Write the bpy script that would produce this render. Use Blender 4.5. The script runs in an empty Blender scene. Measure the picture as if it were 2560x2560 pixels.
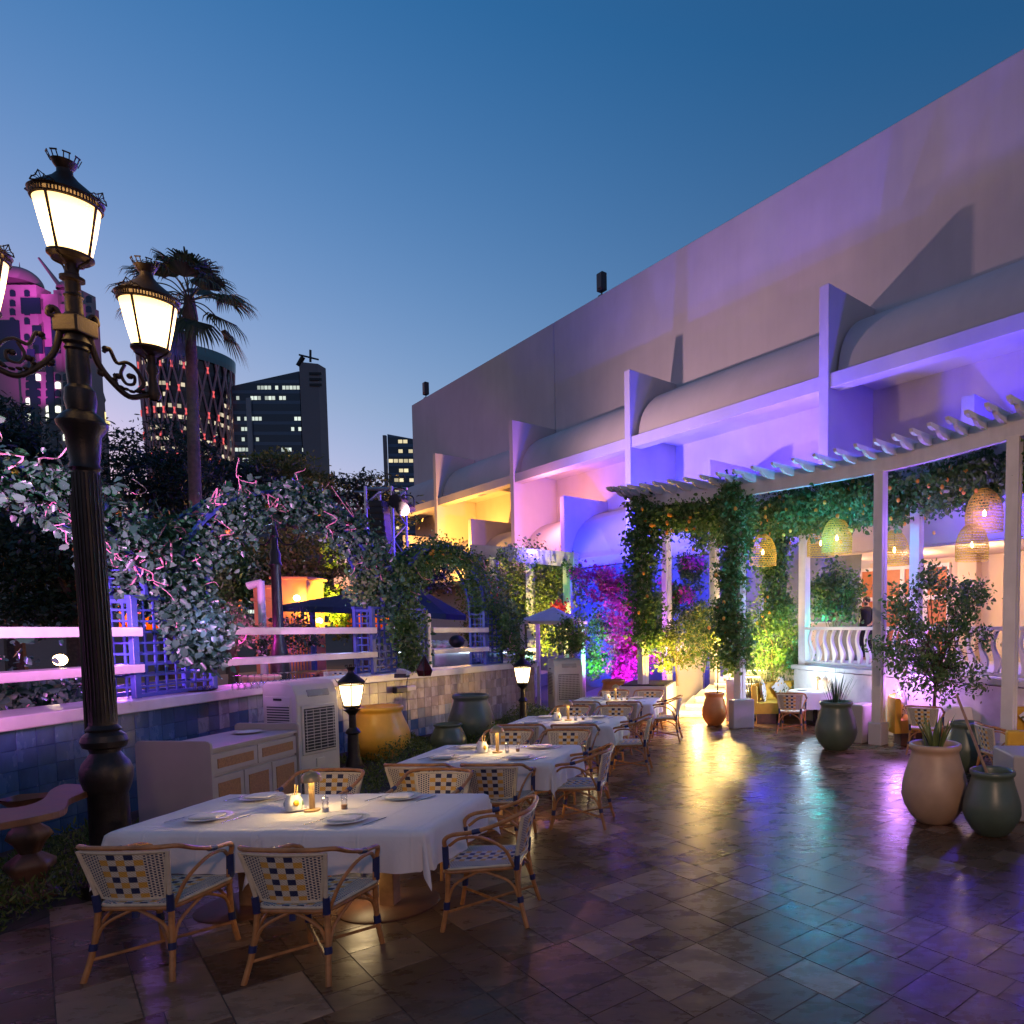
import bpy, math, random
import numpy as np
from mathutils import Vector, Matrix
R = math.radians
rnd = random.Random(7)
rng = np.random.default_rng(11)
sc = bpy.context.scene
col = sc.collection
# ------------------------------------------------------------------ camera
FPX, CU, CV, PITCH, HC = 1750.0, 1900.0, 1680.0, R(3.6), 2.15
cd = bpy.data.cameras.new('camera'); cam = bpy.data.objects.new('camera', cd); col.objects.link(cam)
cam.location = (0, 0, HC); cam.rotation_euler = (R(90) - PITCH, 0, 0)
cd.sensor_width = 36; cd.lens = FPX / 2560 * 36
cd.shift_x = (1280 - CU) / 2560; cd.shift_y = (CV - 1280) / 2560
cd.clip_start = 0.05; cd.clip_end = 3000
sc.camera = cam
sc.render.engine = 'CYCLES'
sc.cycles.use_denoising = True
sc.cycles.max_bounces = 6; sc.cycles.diffuse_bounces = 3; sc.cycles.glossy_bounces = 3
sc.cycles.transmission_bounces = 4; sc.cycles.transparent_max_bounces = 8
sc.cycles.sample_clamp_indirect = 4.0; sc.cycles.sample_clamp_direct = 40
sc.cycles.caustics_reflective = False; sc.cycles.caustics_refractive = False
sc.cycles.use_light_tree = True
# ------------------------------------------------------------------ dusk sky
w = bpy.data.worlds.new('World'); sc.world = w; w.use_nodes = True
wn = w.node_tree; bg = wn.nodes['Background']
sky = wn.nodes.new('ShaderNodeTexSky'); sky.sky_type = 'NISHITA'; sky.sun_disc = False
sky.sun_elevation = R(-0.3); sky.sun_rotation = R(-58); sky.ozone_density = 3.0; sky.air_density = 1.0; sky.dust_density = 1.0
wtc = wn.nodes.new('ShaderNodeTexCoord'); wsp = wn.nodes.new('ShaderNodeSeparateXYZ')
wr = wn.nodes.new('ShaderNodeValToRGB'); wm = wn.nodes.new('ShaderNodeMix'); wm.data_type = 'RGBA'; wm.blend_type = 'MULTIPLY'
wm.inputs['Factor'].default_value = 1
wn.links.new(wtc.outputs['Generated'], wsp.inputs[0]); wn.links.new(wsp.outputs['Z'], wr.inputs[0])
e = wr.color_ramp.elements; e[0].position = 0.0; e[0].color = (2.1, 1.15, 1.35, 1); e[1].position = 0.62; e[1].color = (0.48, 1.0, 1.02, 1)
m_ = e.new(0.26); m_.color = (1.55, 1.2, 1.0, 1)
wn.links.new(sky.outputs[0], wm.inputs[6]); wn.links.new(wr.outputs[0], wm.inputs[7])
wn.links.new(wm.outputs[2], bg.inputs[0]); bg.inputs[1].default_value = 0.88
sc.view_settings.view_transform = 'Standard'; sc.view_settings.look = 'None'
sc.view_settings.exposure = 0; sc.view_settings.gamma = 1
# ------------------------------------------------------------------ photograph coordinates -> places
def ray(u, v):
    a = (u - CU) / FPX; b = -(v - CV) / FPX
    return Vector((a, math.cos(PITCH) + b * math.sin(PITCH), -math.sin(PITCH) + b * math.cos(PITCH)))
O_ = Vector((0, 0, HC))
def at_z(u, v, z=0.0): d = ray(u, v); return O_ + d * ((z - HC) / d.z)
def at_y(u, v, y): d = ray(u, v); return O_ + d * (y / d.y)
ND = Vector((0.693, 0.721, 0)); SD = Vector((0.721, -0.693, 0))
def at_n(u, v, n): d = ray(u, v); return O_ + d * (n / d.dot(ND))
def SN(s, n, z=0.0): return Vector((SD.x * s + ND.x * n, SD.y * s + ND.y * n, z))
# ------------------------------------------------------------------ lamps
def lamp(kind, name, loc, color, energy, radius=0.05, target=None, angle=60, blend=0.6, size=None, sizey=None, parent=None):
    l = bpy.data.lights.new(name, kind); l.energy = energy; l.color = color
    if kind in ('POINT', 'SPOT'): l.shadow_soft_size = radius
    if kind == 'SPOT': l.spot_size = R(angle); l.spot_blend = blend
    if kind == 'AREA':
        l.size = size
        if sizey: l.shape = 'RECTANGLE'; l.size_y = sizey
    o = bpy.data.objects.new(name, l); col.objects.link(o); o.location = loc
    if target is not None: o.rotation_euler = (Vector(target) - Vector(loc)).to_track_quat('-Z', 'Y').to_euler()
    if parent: o.parent = parent; o.location = Vector(loc) - parent.location
    return o
# ------------------------------------------------------------------ mesh building
def spline(pts, k=6, closed=False):
    P = [Vector(p) for p in pts]; n = len(P); out = []
    rg = range(n) if closed else range(n - 1)
    for i in rg:
        p0 = P[(i - 1) % n] if closed or i > 0 else P[0] * 2 - P[1]
        p1 = P[i]; p2 = P[(i + 1) % n]
        p3 = P[(i + 2) % n] if closed or i + 2 < n else P[-1] * 2 - P[-2]
        for j in range(k):
            t = j / k
            out.append(0.5 * ((2 * p1) + (p2 - p0) * t + (2 * p0 - 5 * p1 + 4 * p2 - p3) * t * t + (3 * p1 - p0 - 3 * p2 + p3) * t ** 3))
    if not closed: out.append(P[-1].copy())
    return out
class MB:
    def __init__(s): s.v = []; s.f = []; s.m = []; s.uv = {}; s.mi = 0
    def face(s, idx): s.f.append(tuple(idx)); s.m.append(s.mi)
    def quad(s, a, b, c, d): n = len(s.v); s.v += [tuple(a), tuple(b), tuple(c), tuple(d)]; s.face((n, n + 1, n + 2, n + 3))
    def box(s, c, d, rz=0.0, M=None):
        n = len(s.v); hx, hy, hz = d[0] / 2, d[1] / 2, d[2] / 2; ca, sa = math.cos(rz), math.sin(rz)
        for z in (-hz, hz):
            for x, y in ((-hx, -hy), (hx, -hy), (hx, hy), (-hx, hy)):
                if M is None: s.v.append((c[0] + x * ca - y * sa, c[1] + x * sa + y * ca, c[2] + z))
                else: s.v.append(tuple(M @ Vector((c[0] + x, c[1] + y, c[2] + z))))
        for q in ((3, 2, 1, 0), (4, 5, 6, 7), (0, 1, 5, 4), (1, 2, 6, 5), (2, 3, 7, 6), (3, 0, 4, 7)): s.face([n + i for i in q])
        return s
    def bar(s, a, b, w_, h, up=(0, 0, 1)):
        a = Vector(a); b = Vector(b); d = (b - a); L = d.length; d.normalize(); u = Vector(up)
        sd = d.cross(u)
        if sd.length < 1e-4: sd = Vector((1, 0, 0))
        sd.normalize(); u = sd.cross(d)
        M = Matrix((( sd.x, d.x, u.x, 0), (sd.y, d.y, u.y, 0), (sd.z, d.z, u.z, 0), (0, 0, 0, 1)))
        M = Matrix.Translation((a + b) / 2) @ M
        return s.box((0, 0, 0), (w_, L, h), M=M)
    def tube(s, pts, r, n=8, closed=False, cap=True):
        P = [Vector(p) for p in pts]; m = len(P); rs = r if isinstance(r, (list, tuple)) else [r] * m
        base = len(s.v); T0 = None; nr = None
        for i in range(m):
            if closed: t = P[(i + 1) % m] - P[i - 1]
            else: t = P[min(i + 1, m - 1)] - P[max(i - 1, 0)]
            if t.length < 1e-9: t = Vector((0, 0, 1))
            t.normalize()
            if nr is None:
                nr = t.orthogonal().normalized()
            else:
                nr = nr - t * nr.dot(t)
                if nr.length < 1e-6: nr = t.orthogonal()
                nr.normalize()
            bn = t.cross(nr)
            for k in range(n):
                a = 2 * math.pi * k / n
                s.v.append(tuple(P[i] + (nr * math.cos(a) + bn * math.sin(a)) * rs[i]))
        for i in range(m if closed else m - 1):
            for k in range(n):
                a = base + i * n; b = base + ((i + 1) % m) * n
                s.face((a + k, a + (k + 1) % n, b + (k + 1) % n, b + k))
        if cap and not closed:
            s.face([base + k for k in range(n)][::-1]); s.face([base + (m - 1) * n + k for k in range(n)])
        return s
    def lathe(s, prof, n=24, c=(0, 0, 0), M=None, a0=0.0, a1=2 * math.pi):
        base = len(s.v); full = abs(a1 - a0 - 2 * math.pi) < 1e-6; nn = n if full else n + 1
        for r, z in prof:
            for k in range(nn):
                a = a0 + (a1 - a0) * k / n
                p = Vector((c[0] + r * math.cos(a), c[1] + r * math.sin(a), c[2] + z))
                s.v.append(tuple(M @ p if M else p))
        for i in range(len(prof) - 1):
            for k in range(n):
                a = base + i * nn; b = a + nn; k2 = (k + 1) % nn
                s.face((a + k, a + k2, b + k2, b + k))
        return s
    def prism(s, poly, h, M=None):
        n = len(s.v); m = len(poly)
        for z in (0, h):
            for x, y in poly:
                p = Vector((x, y, z)); s.v.append(tuple(M @ p if M else p))
        s.face([n + i for i in range(m)][::-1]); s.face([n + m + i for i in range(m)])
        for i in range(m): j = (i + 1) % m; s.face((n + i, n + j, n + m + j, n + m + i))
        return s
    def sphere(s, c, r, n=10, m=7, sc_=(1, 1, 1)):
        prof = [(r * math.sin(math.pi * i / m) + 1e-5, -r * math.cos(math.pi * i / m)) for i in range(m + 1)]
        b = len(s.v); s.lathe(prof, n)
        for i in range(b, len(s.v)):
            x, y, z = s.v[i]; s.v[i] = (c[0] + x * sc_[0], c[1] + y * sc_[1], c[2] + z * sc_[2])
        return s
    def build(s, name, mat, parent=None, loc=None, world=False, smooth=False, bevel=0.0, uvs=None, sub=0, ang=40, seg=2):
        me = bpy.data.meshes.new(name)
        V = s.v
        if world and parent is not None:
            L = parent.matrix_basis.inverted() if False else None
            lx, ly, lz = parent.location
            if parent.parent: q = parent.parent.location; lx += q[0]; ly += q[1]; lz += q[2]
            V = [(x - lx, y - ly, z - lz) for x, y, z in V]
        elif world and loc is not None:
            V = [(x - loc[0], y - loc[1], z - loc[2]) for x, y, z in V]
        me.from_pydata(V, [], s.f)
        for mm in (mat if isinstance(mat, (list, tuple)) else [mat]): me.materials.append(mm)
        if any(s.m): me.polygons.foreach_set('material_index', s.m)
        if uvs:
            ul = me.uv_layers.new(name='UVMap'); vi = np.empty(len(me.loops), dtype=np.int32); me.loops.foreach_get('vertex_index', vi)
            ul.data.foreach_set('uv', np.array(uvs, dtype=np.float32)[vi].ravel())
        me.validate(verbose=False)
        o = bpy.data.objects.new(name, me); col.objects.link(o)
        if parent: o.parent = parent
        if loc is not None: o.location = loc
        if smooth:
            me.polygons.foreach_set('use_smooth', [True] * len(me.polygons))
            me.set_sharp_from_angle(angle=R(ang))
        if bevel:
            b = o.modifiers.new('b', 'BEVEL'); b.width = bevel; b.segments = seg; b.limit_method = 'ANGLE'; b.angle_limit = R(40)
        if sub:
            b = o.modifiers.new('s', 'SUBSURF'); b.levels = sub; b.render_levels = sub
        return o
def tag(o, label=None, cat=None, group=None, kind=None):
    if label: o['label'] = label
    if cat: o['category'] = cat
    if group: o['group'] = group
    if kind: o['kind'] = kind
    return o
def thing(name, label, cat, loc=(0, 0, 0), rz=0.0, group=None):
    o = bpy.data.objects.new(name, None); col.objects.link(o); o.location = loc; o.rotation_euler = (0, 0, rz)
    o.empty_display_size = 0.1
    return tag(o, label, cat, group)
KIDS = {}
def dup(o, parent=None, loc=None, rz=None, label=None, group=None):
    c = o.copy(); col.objects.link(c)
    if parent is not None: c.parent = parent
    if loc is not None: c.location = loc
    if rz is not None: c.rotation_euler = (0, 0, rz)
    if label: c['label'] = label
    if group: c['group'] = group
    for ch in list(o.children): dup(ch, c)
    return c
# ------------------------------------------------------------------ materials
MATS = {}
class NG:
    def __init__(s, nt): s.nt = nt
    def n(s, t, **k):
        x = s.nt.nodes.new(t)
        for a, b in k.items(): setattr(x, a, b)
        return x
    def l(s, a, b): s.nt.links.new(a, b)
    def m(s, op, a, b=None, c=None):
        x = s.n('ShaderNodeMath', operation=op)
        for i, q in enumerate((a, b, c)):
            if q is None: continue
            if isinstance(q, (int, float)): x.inputs[i].default_value = q
            else: s.l(q, x.inputs[i])
        return x.outputs[0]
    def mix(s, f, a, b):
        x = s.n('ShaderNodeMix', data_type='RGBA')
        for q, i in ((f, 0), (a, 6), (b, 7)):
            if isinstance(q, (int, float)): x.inputs[i].default_value = q
            elif isinstance(q, tuple): x.inputs[i].default_value = (*q, 1) if len(q) == 3 else q
            else: s.l(q, x.inputs[i])
        return x.outputs[2]
    def ramp(s, f, stops):
        x = s.n('ShaderNodeValToRGB'); el = x.color_ramp.elements
        el[0].position = stops[0][0]; el[0].color = (*stops[0][1], 1); el[1].position = stops[-1][0]; el[1].color = (*stops[-1][1], 1)
        for p, c in stops[1:-1]: q = el.new(p); q.color = (*c, 1)
        s.l(f, x.inputs[0]); return x.outputs[0]
    def noise(s, sc_, detail=4, co=None, rough=0.55):
        x = s.n('ShaderNodeTexNoise'); x.inputs['Scale'].default_value = sc_; x.inputs['Detail'].default_value = detail; x.inputs['Roughness'].default_value = rough
        if co is not None: s.l(co, x.inputs['Vector'])
        return x.outputs[0]
def newmat(name):
    m = bpy.data.materials.new(name); m.use_nodes = True; g = NG(m.node_tree); b = m.node_tree.nodes['Principled BSDF']
    MATS[name] = m; return m, g, b
def mat(name, c, rough=0.6, metal=0.0, var=0.12, nscale=6.0, bump=0.0, bscale=40.0, spec=0.5, coat=0.0, stain=0.0):
    m, g, b = newmat(name)
    tc = g.n('ShaderNodeTexCoord').outputs['Object']
    nz = g.noise(nscale, 5, tc)
    lo = tuple(x * (1 - var) for x in c); hi = tuple(min(1, x * (1 + var)) for x in c)
    cr = g.ramp(nz, [(0.3, lo), (0.7, hi)])
    if stain:
        mp = g.n('ShaderNodeMapping'); mp.inputs['Scale'].default_value = (1.6, 1.6, 0.16); g.l(tc, mp.inputs[0]); st = g.ramp(g.noise(1.0, 6, mp.outputs[0], 0.7), [(0.32, (1 - stain,) * 3), (0.58, (1, 1, 1))])
        x = g.n('ShaderNodeMix', data_type='RGBA', blend_type='MULTIPLY'); x.inputs[0].default_value = 1; g.l(cr, x.inputs[6]); g.l(st, x.inputs[7]); cr = x.outputs[2]
    g.l(cr, b.inputs['Base Color'])
    g.l(g.m('MULTIPLY_ADD', nz, 0.15, rough - 0.07), b.inputs['Roughness'])
    b.inputs['Metallic'].default_value = metal; b.inputs['Specular IOR Level'].default_value = spec
    b.inputs['Coat Weight'].default_value = coat
    if bump:
        bp = g.n('ShaderNodeBump'); bp.inputs['Strength'].default_value = bump; bp.inputs['Distance'].default_value = 0.01
        g.l(g.noise(bscale, 4, tc), bp.inputs['Height']); g.l(bp.outputs[0], b.inputs['Normal'])
    return m
def emit(name, c, s, sample=True):
    m, g, b = newmat(name); b.inputs['Base Color'].default_value = (0.6, 0.6, 0.6, 1)
    b.inputs['Emission Color'].default_value = (*c, 1); b.inputs['Emission Strength'].default_value = s
    if not sample: m.cycles.emission_sampling = 'NONE'
    return m
def leafmat(name, c1, c2, c3=None, trans=0.35, rough=0.45):
    m, g, b = newmat(name)
    ri = g.n('ShaderNodeNewGeometry').outputs['Random Per Island']
    st = [(0.0, c1), (0.75, c2), (1.0, c3 or c2)]
    cc = g.ramp(ri, st); g.l(cc, b.inputs['Base Color']); b.inputs['Roughness'].default_value = rough
    b.inputs['Specular IOR Level'].default_value = 0.4
    tr = g.n('ShaderNodeBsdfTranslucent'); g.l(cc, tr.inputs['Color']); mx = g.n('ShaderNodeMixShader'); mx.inputs[0].default_value = trans
    g.l(b.outputs[0], mx.inputs[1]); g.l(tr.outputs[0], mx.inputs[2]); g.l(mx.outputs[0], m.node_tree.nodes['Material Output'].inputs['Surface'])
    return m
stucco = mat('white_stucco', (0.55, 0.50, 0.52), 0.85, var=0.06, nscale=0.6, bump=0.15, bscale=60, stain=0.05)
stucco_b = mat('beige_stucco', (0.60, 0.44, 0.34), 0.85, var=0.06, nscale=0.8, bump=0.15, bscale=50)
white_paint = mat('white_painted_wood', (0.68, 0.62, 0.58), 0.5, var=0.08, nscale=3, bump=0.1, bscale=30, stain=0.15)
taupe = mat('taupe_painted_wood', (0.36, 0.32, 0.30), 0.55, var=0.06, nscale=3)
marble = mat('white_marble', (0.62, 0.58, 0.55), 0.3, var=0.12, nscale=4)
iron = mat('dark_iron', (0.030, 0.024, 0.022), 0.42, metal=0.6, var=0.3, nscale=9, bump=0.25, bscale=60)
bronze = mat('bronze_iron', (0.042, 0.026, 0.017), 0.5, metal=0.5, var=0.3, nscale=9, bump=0.2, bscale=60)
rattan = mat('rattan_cane', (0.42, 0.18, 0.055), 0.42, var=0.35, nscale=14, bump=0.2, bscale=60)
cream = mat('cream_cane', (0.62, 0.52, 0.36), 0.5, var=0.12, nscale=30)
navy = mat('navy_wrap', (0.012, 0.02, 0.09), 0.45, var=0.25, nscale=40, bump=0.3, bscale=120)
linen = mat('white_linen', (0.78, 0.71, 0.67), 0.9, var=0.03, nscale=5, bump=0.12, bscale=260)
def creases(m):
    g = NG(m.node_tree); b = m.node_tree.nodes['Principled BSDF']; tc = g.n('ShaderNodeTexCoord').outputs['Object']; sp = g.n('ShaderNodeSeparateXYZ'); g.l(tc, sp.inputs[0]); hs = []
    for ax, per in ((0, 0.37), (1, 0.39)):
        q = g.m('ABSOLUTE', g.m('SUBTRACT', g.m('FRACT', g.m('MULTIPLY', sp.outputs[ax], 1 / per)), 0.5)); hs.append(g.m('MAXIMUM', g.m('MULTIPLY_ADD', q, -28.0, 1.0), 0.0))
    big = g.noise(2.6, 5, tc, 0.6); fine = g.noise(260, 3, tc); h = g.m('ADD', g.m('MULTIPLY', big, 2.2), g.m('ADD', g.m('MULTIPLY', g.m('ADD', hs[0], hs[1]), 0.35), g.m('MULTIPLY', fine, 0.05)))
    bp = g.n('ShaderNodeBump'); bp.inputs['Strength'].default_value = 0.55; bp.inputs['Distance'].default_value = 0.012; g.l(h, bp.inputs['Height']); g.l(bp.outputs[0], b.inputs['Normal'])
creases(linen)
china = mat('white_china', (0.75, 0.72, 0.68), 0.18, var=0.03)
steel = mat('cutlery_steel', (0.55, 0.55, 0.55), 0.22, metal=1.0, var=0.05)
brass = mat('brass', (0.62, 0.40, 0.17), 0.4, metal=0.6, var=0.1)
wood = mat('brown_wood', (0.12, 0.05, 0.025), 0.5, var=0.3, nscale=10)
wood_l = mat('oak_wood', (0.30, 0.16, 0.07), 0.5, var=0.3, nscale=10)
plast = mat('white_plastic', (0.58, 0.52, 0.45), 0.4, var=0.04)
black = mat('black_plastic', (0.012, 0.012, 0.014), 0.5, var=0.2)
cane_panel = mat('cane_webbing', (0.32, 0.16, 0.06), 0.7, var=0.25, nscale=60, bump=0.5, bscale=200)
lattice_blue = mat('blue_painted_lattice', (0.035, 0.065, 0.26), 0.45, var=0.15, nscale=8)
pot_y = mat('mustard_glaze', (0.78, 0.40, 0.045), 0.32, var=0.12, nscale=4, bump=0.12, bscale=14)
pot_g = mat('green_glaze', (0.080, 0.105, 0.070), 0.36, var=0.15, nscale=4, bump=0.12, bscale=14)
pot_b = mat('sand_glaze', (0.42, 0.27, 0.17), 0.45, var=0.12, nscale=4, bump=0.15, bscale=14)
pot_t = mat('terracotta', (0.48, 0.17, 0.05), 0.5, var=0.15, nscale=4, bump=0.15, bscale=14)
soil = mat('soil', (0.03, 0.02, 0.014), 0.95, var=0.3, bump=0.5)
velvet = mat('yellow_velvet', (0.62, 0.34, 0.03), 0.8, var=0.12, nscale=5, bump=0.2, bscale=90)
velvet_r = mat('rust_velvet', (0.30, 0.09, 0.04), 0.8, var=0.1, nscale=5)
bark = mat('bark', (0.10, 0.065, 0.045), 0.9, var=0.35, nscale=12, bump=0.7, bscale=25)
bark_m = mat('vine_stem', (0.50, 0.24, 0.26), 0.6, var=0.3, nscale=12)
ground_m = mat('dark_ground', (0.03, 0.03, 0.025), 0.95, var=0.3, nscale=0.5, bump=0.4, bscale=5)
grout = mat('grout', (0.06, 0.036, 0.026), 0.6, var=0.2, nscale=2)
navy_cloth = mat('navy_canvas', (0.012, 0.022, 0.06), 0.85, var=0.15)
ivy = leafmat('ivy_leaf', (0.018, 0.07, 0.035), (0.06, 0.16, 0.085), (0.15, 0.27, 0.15), trans=0.25, rough=0.32)
vine_l = leafmat('vine_leaf', (0.04, 0.11, 0.03), (0.12, 0.22, 0.06), (0.22, 0.28, 0.10))
dark_l = leafmat('dark_leaf', (0.012, 0.030, 0.014), (0.03, 0.06, 0.028), trans=0.2)
olive_l = leafmat('olive_leaf', (0.05, 0.09, 0.015), (0.18, 0.22, 0.035), (0.34, 0.33, 0.08))
hedge_l = leafmat('hedge_leaf', (0.05, 0.09, 0.015), (0.12, 0.16, 0.03), (0.20, 0.22, 0.05))
pink_l = leafmat('bougainvillea', (0.40, 0.03, 0.22), (0.65, 0.08, 0.40), (0.08, 0.12, 0.04), trans=0.4)
red_l = leafmat('red_bract', (0.45, 0.02, 0.03), (0.6, 0.06, 0.05), (0.3, 0.02, 0.05), trans=0.4)
palm_l = leafmat('palm_leaf', (0.03, 0.05, 0.02), (0.08, 0.10, 0.04), (0.14, 0.10, 0.05), trans=0.2)
lantern_glass = emit('lantern_glass', (1.0, 0.60, 0.22), 7.0)
def hotspot(m, lo, hi):
    g = NG(m.node_tree); b = m.node_tree.nodes['Principled BSDF']; sp = g.n('ShaderNodeSeparateXYZ'); g.l(g.n('ShaderNodeTexCoord').outputs['Generated'], sp.inputs[0])
    q = g.m('MULTIPLY', g.m('SUBTRACT', sp.outputs[2], 0.42), 2.3); g.l(g.m('MULTIPLY_ADD', g.m('POWER', 2.718, g.m('MULTIPLY', g.m('MULTIPLY', q, q), -1.5)), hi - lo, lo), b.inputs['Emission Strength'])
hotspot(lantern_glass, 1.7, 11.0)
amber = mat('amber_lit_frame', (0.40, 0.19, 0.04), 0.4, var=0.2)  # lantern glow on the glazing bars is put into their base colour
small_glass = emit('small_lantern_glass', (1.0, 0.70, 0.34), 8.0); hotspot(small_glass, 3.0, 11.0)
bulb_m = emit('bulb_glow', (1.0, 0.66, 0.25), 30.0, False)
led_warm = emit('warm_led', (1.0, 0.80, 0.38), 14.0)
led_cool = emit('cool_led', (0.75, 0.88, 1.0), 8.0)
def glassmat(name, tint=(1, 1, 1), f=0.25):
    m, g, b = newmat(name); t = g.n('ShaderNodeBsdfTransparent'); gl = g.n('ShaderNodeBsdfGlossy'); gl.inputs['Roughness'].default_value = 0.08
    t.inputs[0].default_value = (*tint, 1); lw = g.n('ShaderNodeLayerWeight'); lw.inputs[0].default_value = f
    mx = g.n('ShaderNodeMixShader'); g.l(lw.outputs['Facing'], mx.inputs[0]); g.l(t.outputs[0], mx.inputs[1]); g.l(gl.outputs[0], mx.inputs[2])
    g.l(mx.outputs[0], m.node_tree.nodes['Material Output'].inputs['Surface']); return m
clear = glassmat('clear_glass', (0.93, 0.93, 0.95), 0.4)
def weavemat():
    m, g, b = newmat('woven_panel')
    uv = g.n('ShaderNodeUVMap'); sp = g.n('ShaderNodeSeparateXYZ'); g.l(uv.outputs[0], sp.inputs[0]); x, y = sp.outputs[0], sp.outputs[1]
    ci = g.m('FLOOR', g.m('MULTIPLY_ADD', x, 1 / 0.046, 2.5)); ri = g.m('FLOOR', g.m('MULTIPLY', y, 1 / 0.037))
    par = g.m('FLOORED_MODULO', g.m('ADD', ci, ri), 2.0)
    colr = g.m('LESS_THAN', par, 0.5); cp = g.m('FLOORED_MODULO', ci, 2.0)
    cen = g.m('LESS_THAN', g.m('ABSOLUTE', x), 0.115)
    white = (0.66, 0.56, 0.42); yel = (0.70, 0.36, 0.05); nav = (0.015, 0.02, 0.07)
    c_cen = g.mix(colr, white, g.mix(cp, yel, nav))
    fx = g.m('FRACT', g.m('MULTIPLY', x, 1 / 0.0185)); fy = g.m('FRACT', g.m('ADD', g.m('MULTIPLY', y, 1 / 0.018), g.m('MULTIPLY', g.m('FLOORED_MODULO', g.m('FLOOR', g.m('MULTIPLY', x, 1 / 0.0185)), 2.0), 0.5)))
    dash = g.m('MULTIPLY', g.m('GREATER_THAN', fx, 0.42), g.m('GREATER_THAN', fy, 0.42))
    c_side = g.mix(dash, white, nav)
    cc = g.mix(cen, c_side, c_cen); g.l(cc, b.inputs['Base Color']); b.inputs['Roughness'].default_value = 0.5
    bp = g.n('ShaderNodeBump'); bp.inputs['Strength'].default_value = 0.6; bp.inputs['Distance'].default_value = 0.004
    hx = g.m('SINE', g.m('MULTIPLY', x, 2 * math.pi / 0.0185)); hy = g.m('SINE', g.m('MULTIPLY', y, 2 * math.pi / 0.018)); g.l(g.m('MULTIPLY', hx, hy), bp.inputs['Height']); g.l(bp.outputs[0], b.inputs['Normal'])
    return m
weave = weavemat()
def tilemat(name, cs, rough=0.32, coat=0.0, nsc=3.0, spec=0.5):
    m, g, b = newmat(name); geo = g.n('ShaderNodeNewGeometry'); ri = geo.outputs['Random Per Island']
    tc = g.n('ShaderNodeTexCoord').outputs['Object']
    off = g.n('ShaderNodeVectorMath', operation='ADD'); cx = g.n('ShaderNodeCombineXYZ'); g.l(g.m('MULTIPLY', ri, 37.0), cx.inputs[0]); g.l(g.m('MULTIPLY', ri, 91.0), cx.inputs[1])
    g.l(tc, off.inputs[0]); g.l(cx.outputs[0], off.inputs[1])
    mp = g.n('ShaderNodeMapping'); mp.inputs['Scale'].default_value = (1, 2.4, 1) if name != 'stone_paving' else (1.0, 2.0, 1); g.l(off.outputs[0], mp.inputs['Vector'])
    n1 = g.noise(nsc, 7, mp.outputs[0], 0.65); n2 = g.noise(0.5, 3, tc)
    base = g.ramp(ri, [(i / (len(cs) - 1), c) for i, c in enumerate(cs)])
    sh = g.ramp(n1, [(0.25, (0.45, 0.43, 0.42)), (0.75, (1.3, 1.27, 1.25))])
    x = g.n('ShaderNodeMix', data_type='RGBA', blend_type='MULTIPLY'); x.inputs[0].default_value = 1; g.l(base, x.inputs[6]); g.l(sh, x.inputs[7])
    g.l(x.outputs[2], b.inputs['Base Color'])
    g.l(g.m('ADD', g.m('MULTIPLY_ADD', n1, 0.55, rough - 0.27), g.m('MULTIPLY_ADD', n2, 0.3, -0.12)), b.inputs['Roughness'])
    b.inputs['Specular IOR Level'].default_value = spec
    bp = g.n('ShaderNodeBump'); bp.inputs['Strength'].default_value = 0.3; bp.inputs['Distance'].default_value = 0.008
    g.l(g.noise(nsc * 2.2, 5, mp.outputs[0]), bp.inputs['Height']); g.l(bp.outputs[0], b.inputs['Normal'])
    return m
paving = tilemat('stone_paving', [(0.085, 0.040, 0.022), (0.17, 0.088, 0.047), (0.10, 0.050, 0.028), (0.13, 0.066, 0.036), (0.34, 0.21, 0.13)], 0.26, spec=0.26)
tile_d = tilemat('blue_glazed_tile', [(0.03, 0.08, 0.20), (0.05, 0.13, 0.26), (0.04, 0.10, 0.22)], 0.2, nsc=1)
tile_m = tilemat('grey_blue_tile', [(0.18, 0.22, 0.30), (0.24, 0.26, 0.30), (0.14, 0.20, 0.30)], 0.25, nsc=1)
tile_l = tilemat('cream_tile', [(0.42, 0.34, 0.30), (0.36, 0.31, 0.30), (0.48, 0.38, 0.30)], 0.25, nsc=1)
def printmat():
    m, g, b = newmat('lemon_print_fabric'); tc = g.n('ShaderNodeTexCoord').outputs['Object']
    v = g.n('ShaderNodeTexVoronoi'); v.inputs['Scale'].default_value = 9; g.l(tc, v.inputs['Vector'])
    v2 = g.n('ShaderNodeTexVoronoi'); v2.inputs['Scale'].default_value = 13; mp = g.n('ShaderNodeMapping'); mp.inputs['Scale'].default_value = (1, 1, 0.4); mp.inputs['Rotation'].default_value = (0.6, 0.4, 0.7); g.l(tc, mp.inputs[0]); g.l(mp.outputs[0], v2.inputs['Vector'])
    c = g.mix(g.m('LESS_THAN', v2.outputs['Distance'], 0.27), (0.60, 0.56, 0.52), (0.05, 0.08, 0.03))
    c = g.mix(g.m('LESS_THAN', v.outputs['Distance'], 0.25), c, (0.62, 0.36, 0.04)); g.l(c, b.inputs['Base Color']); b.inputs['Roughness'].default_value = 0.85
    return m
lemon_print = printmat()
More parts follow.
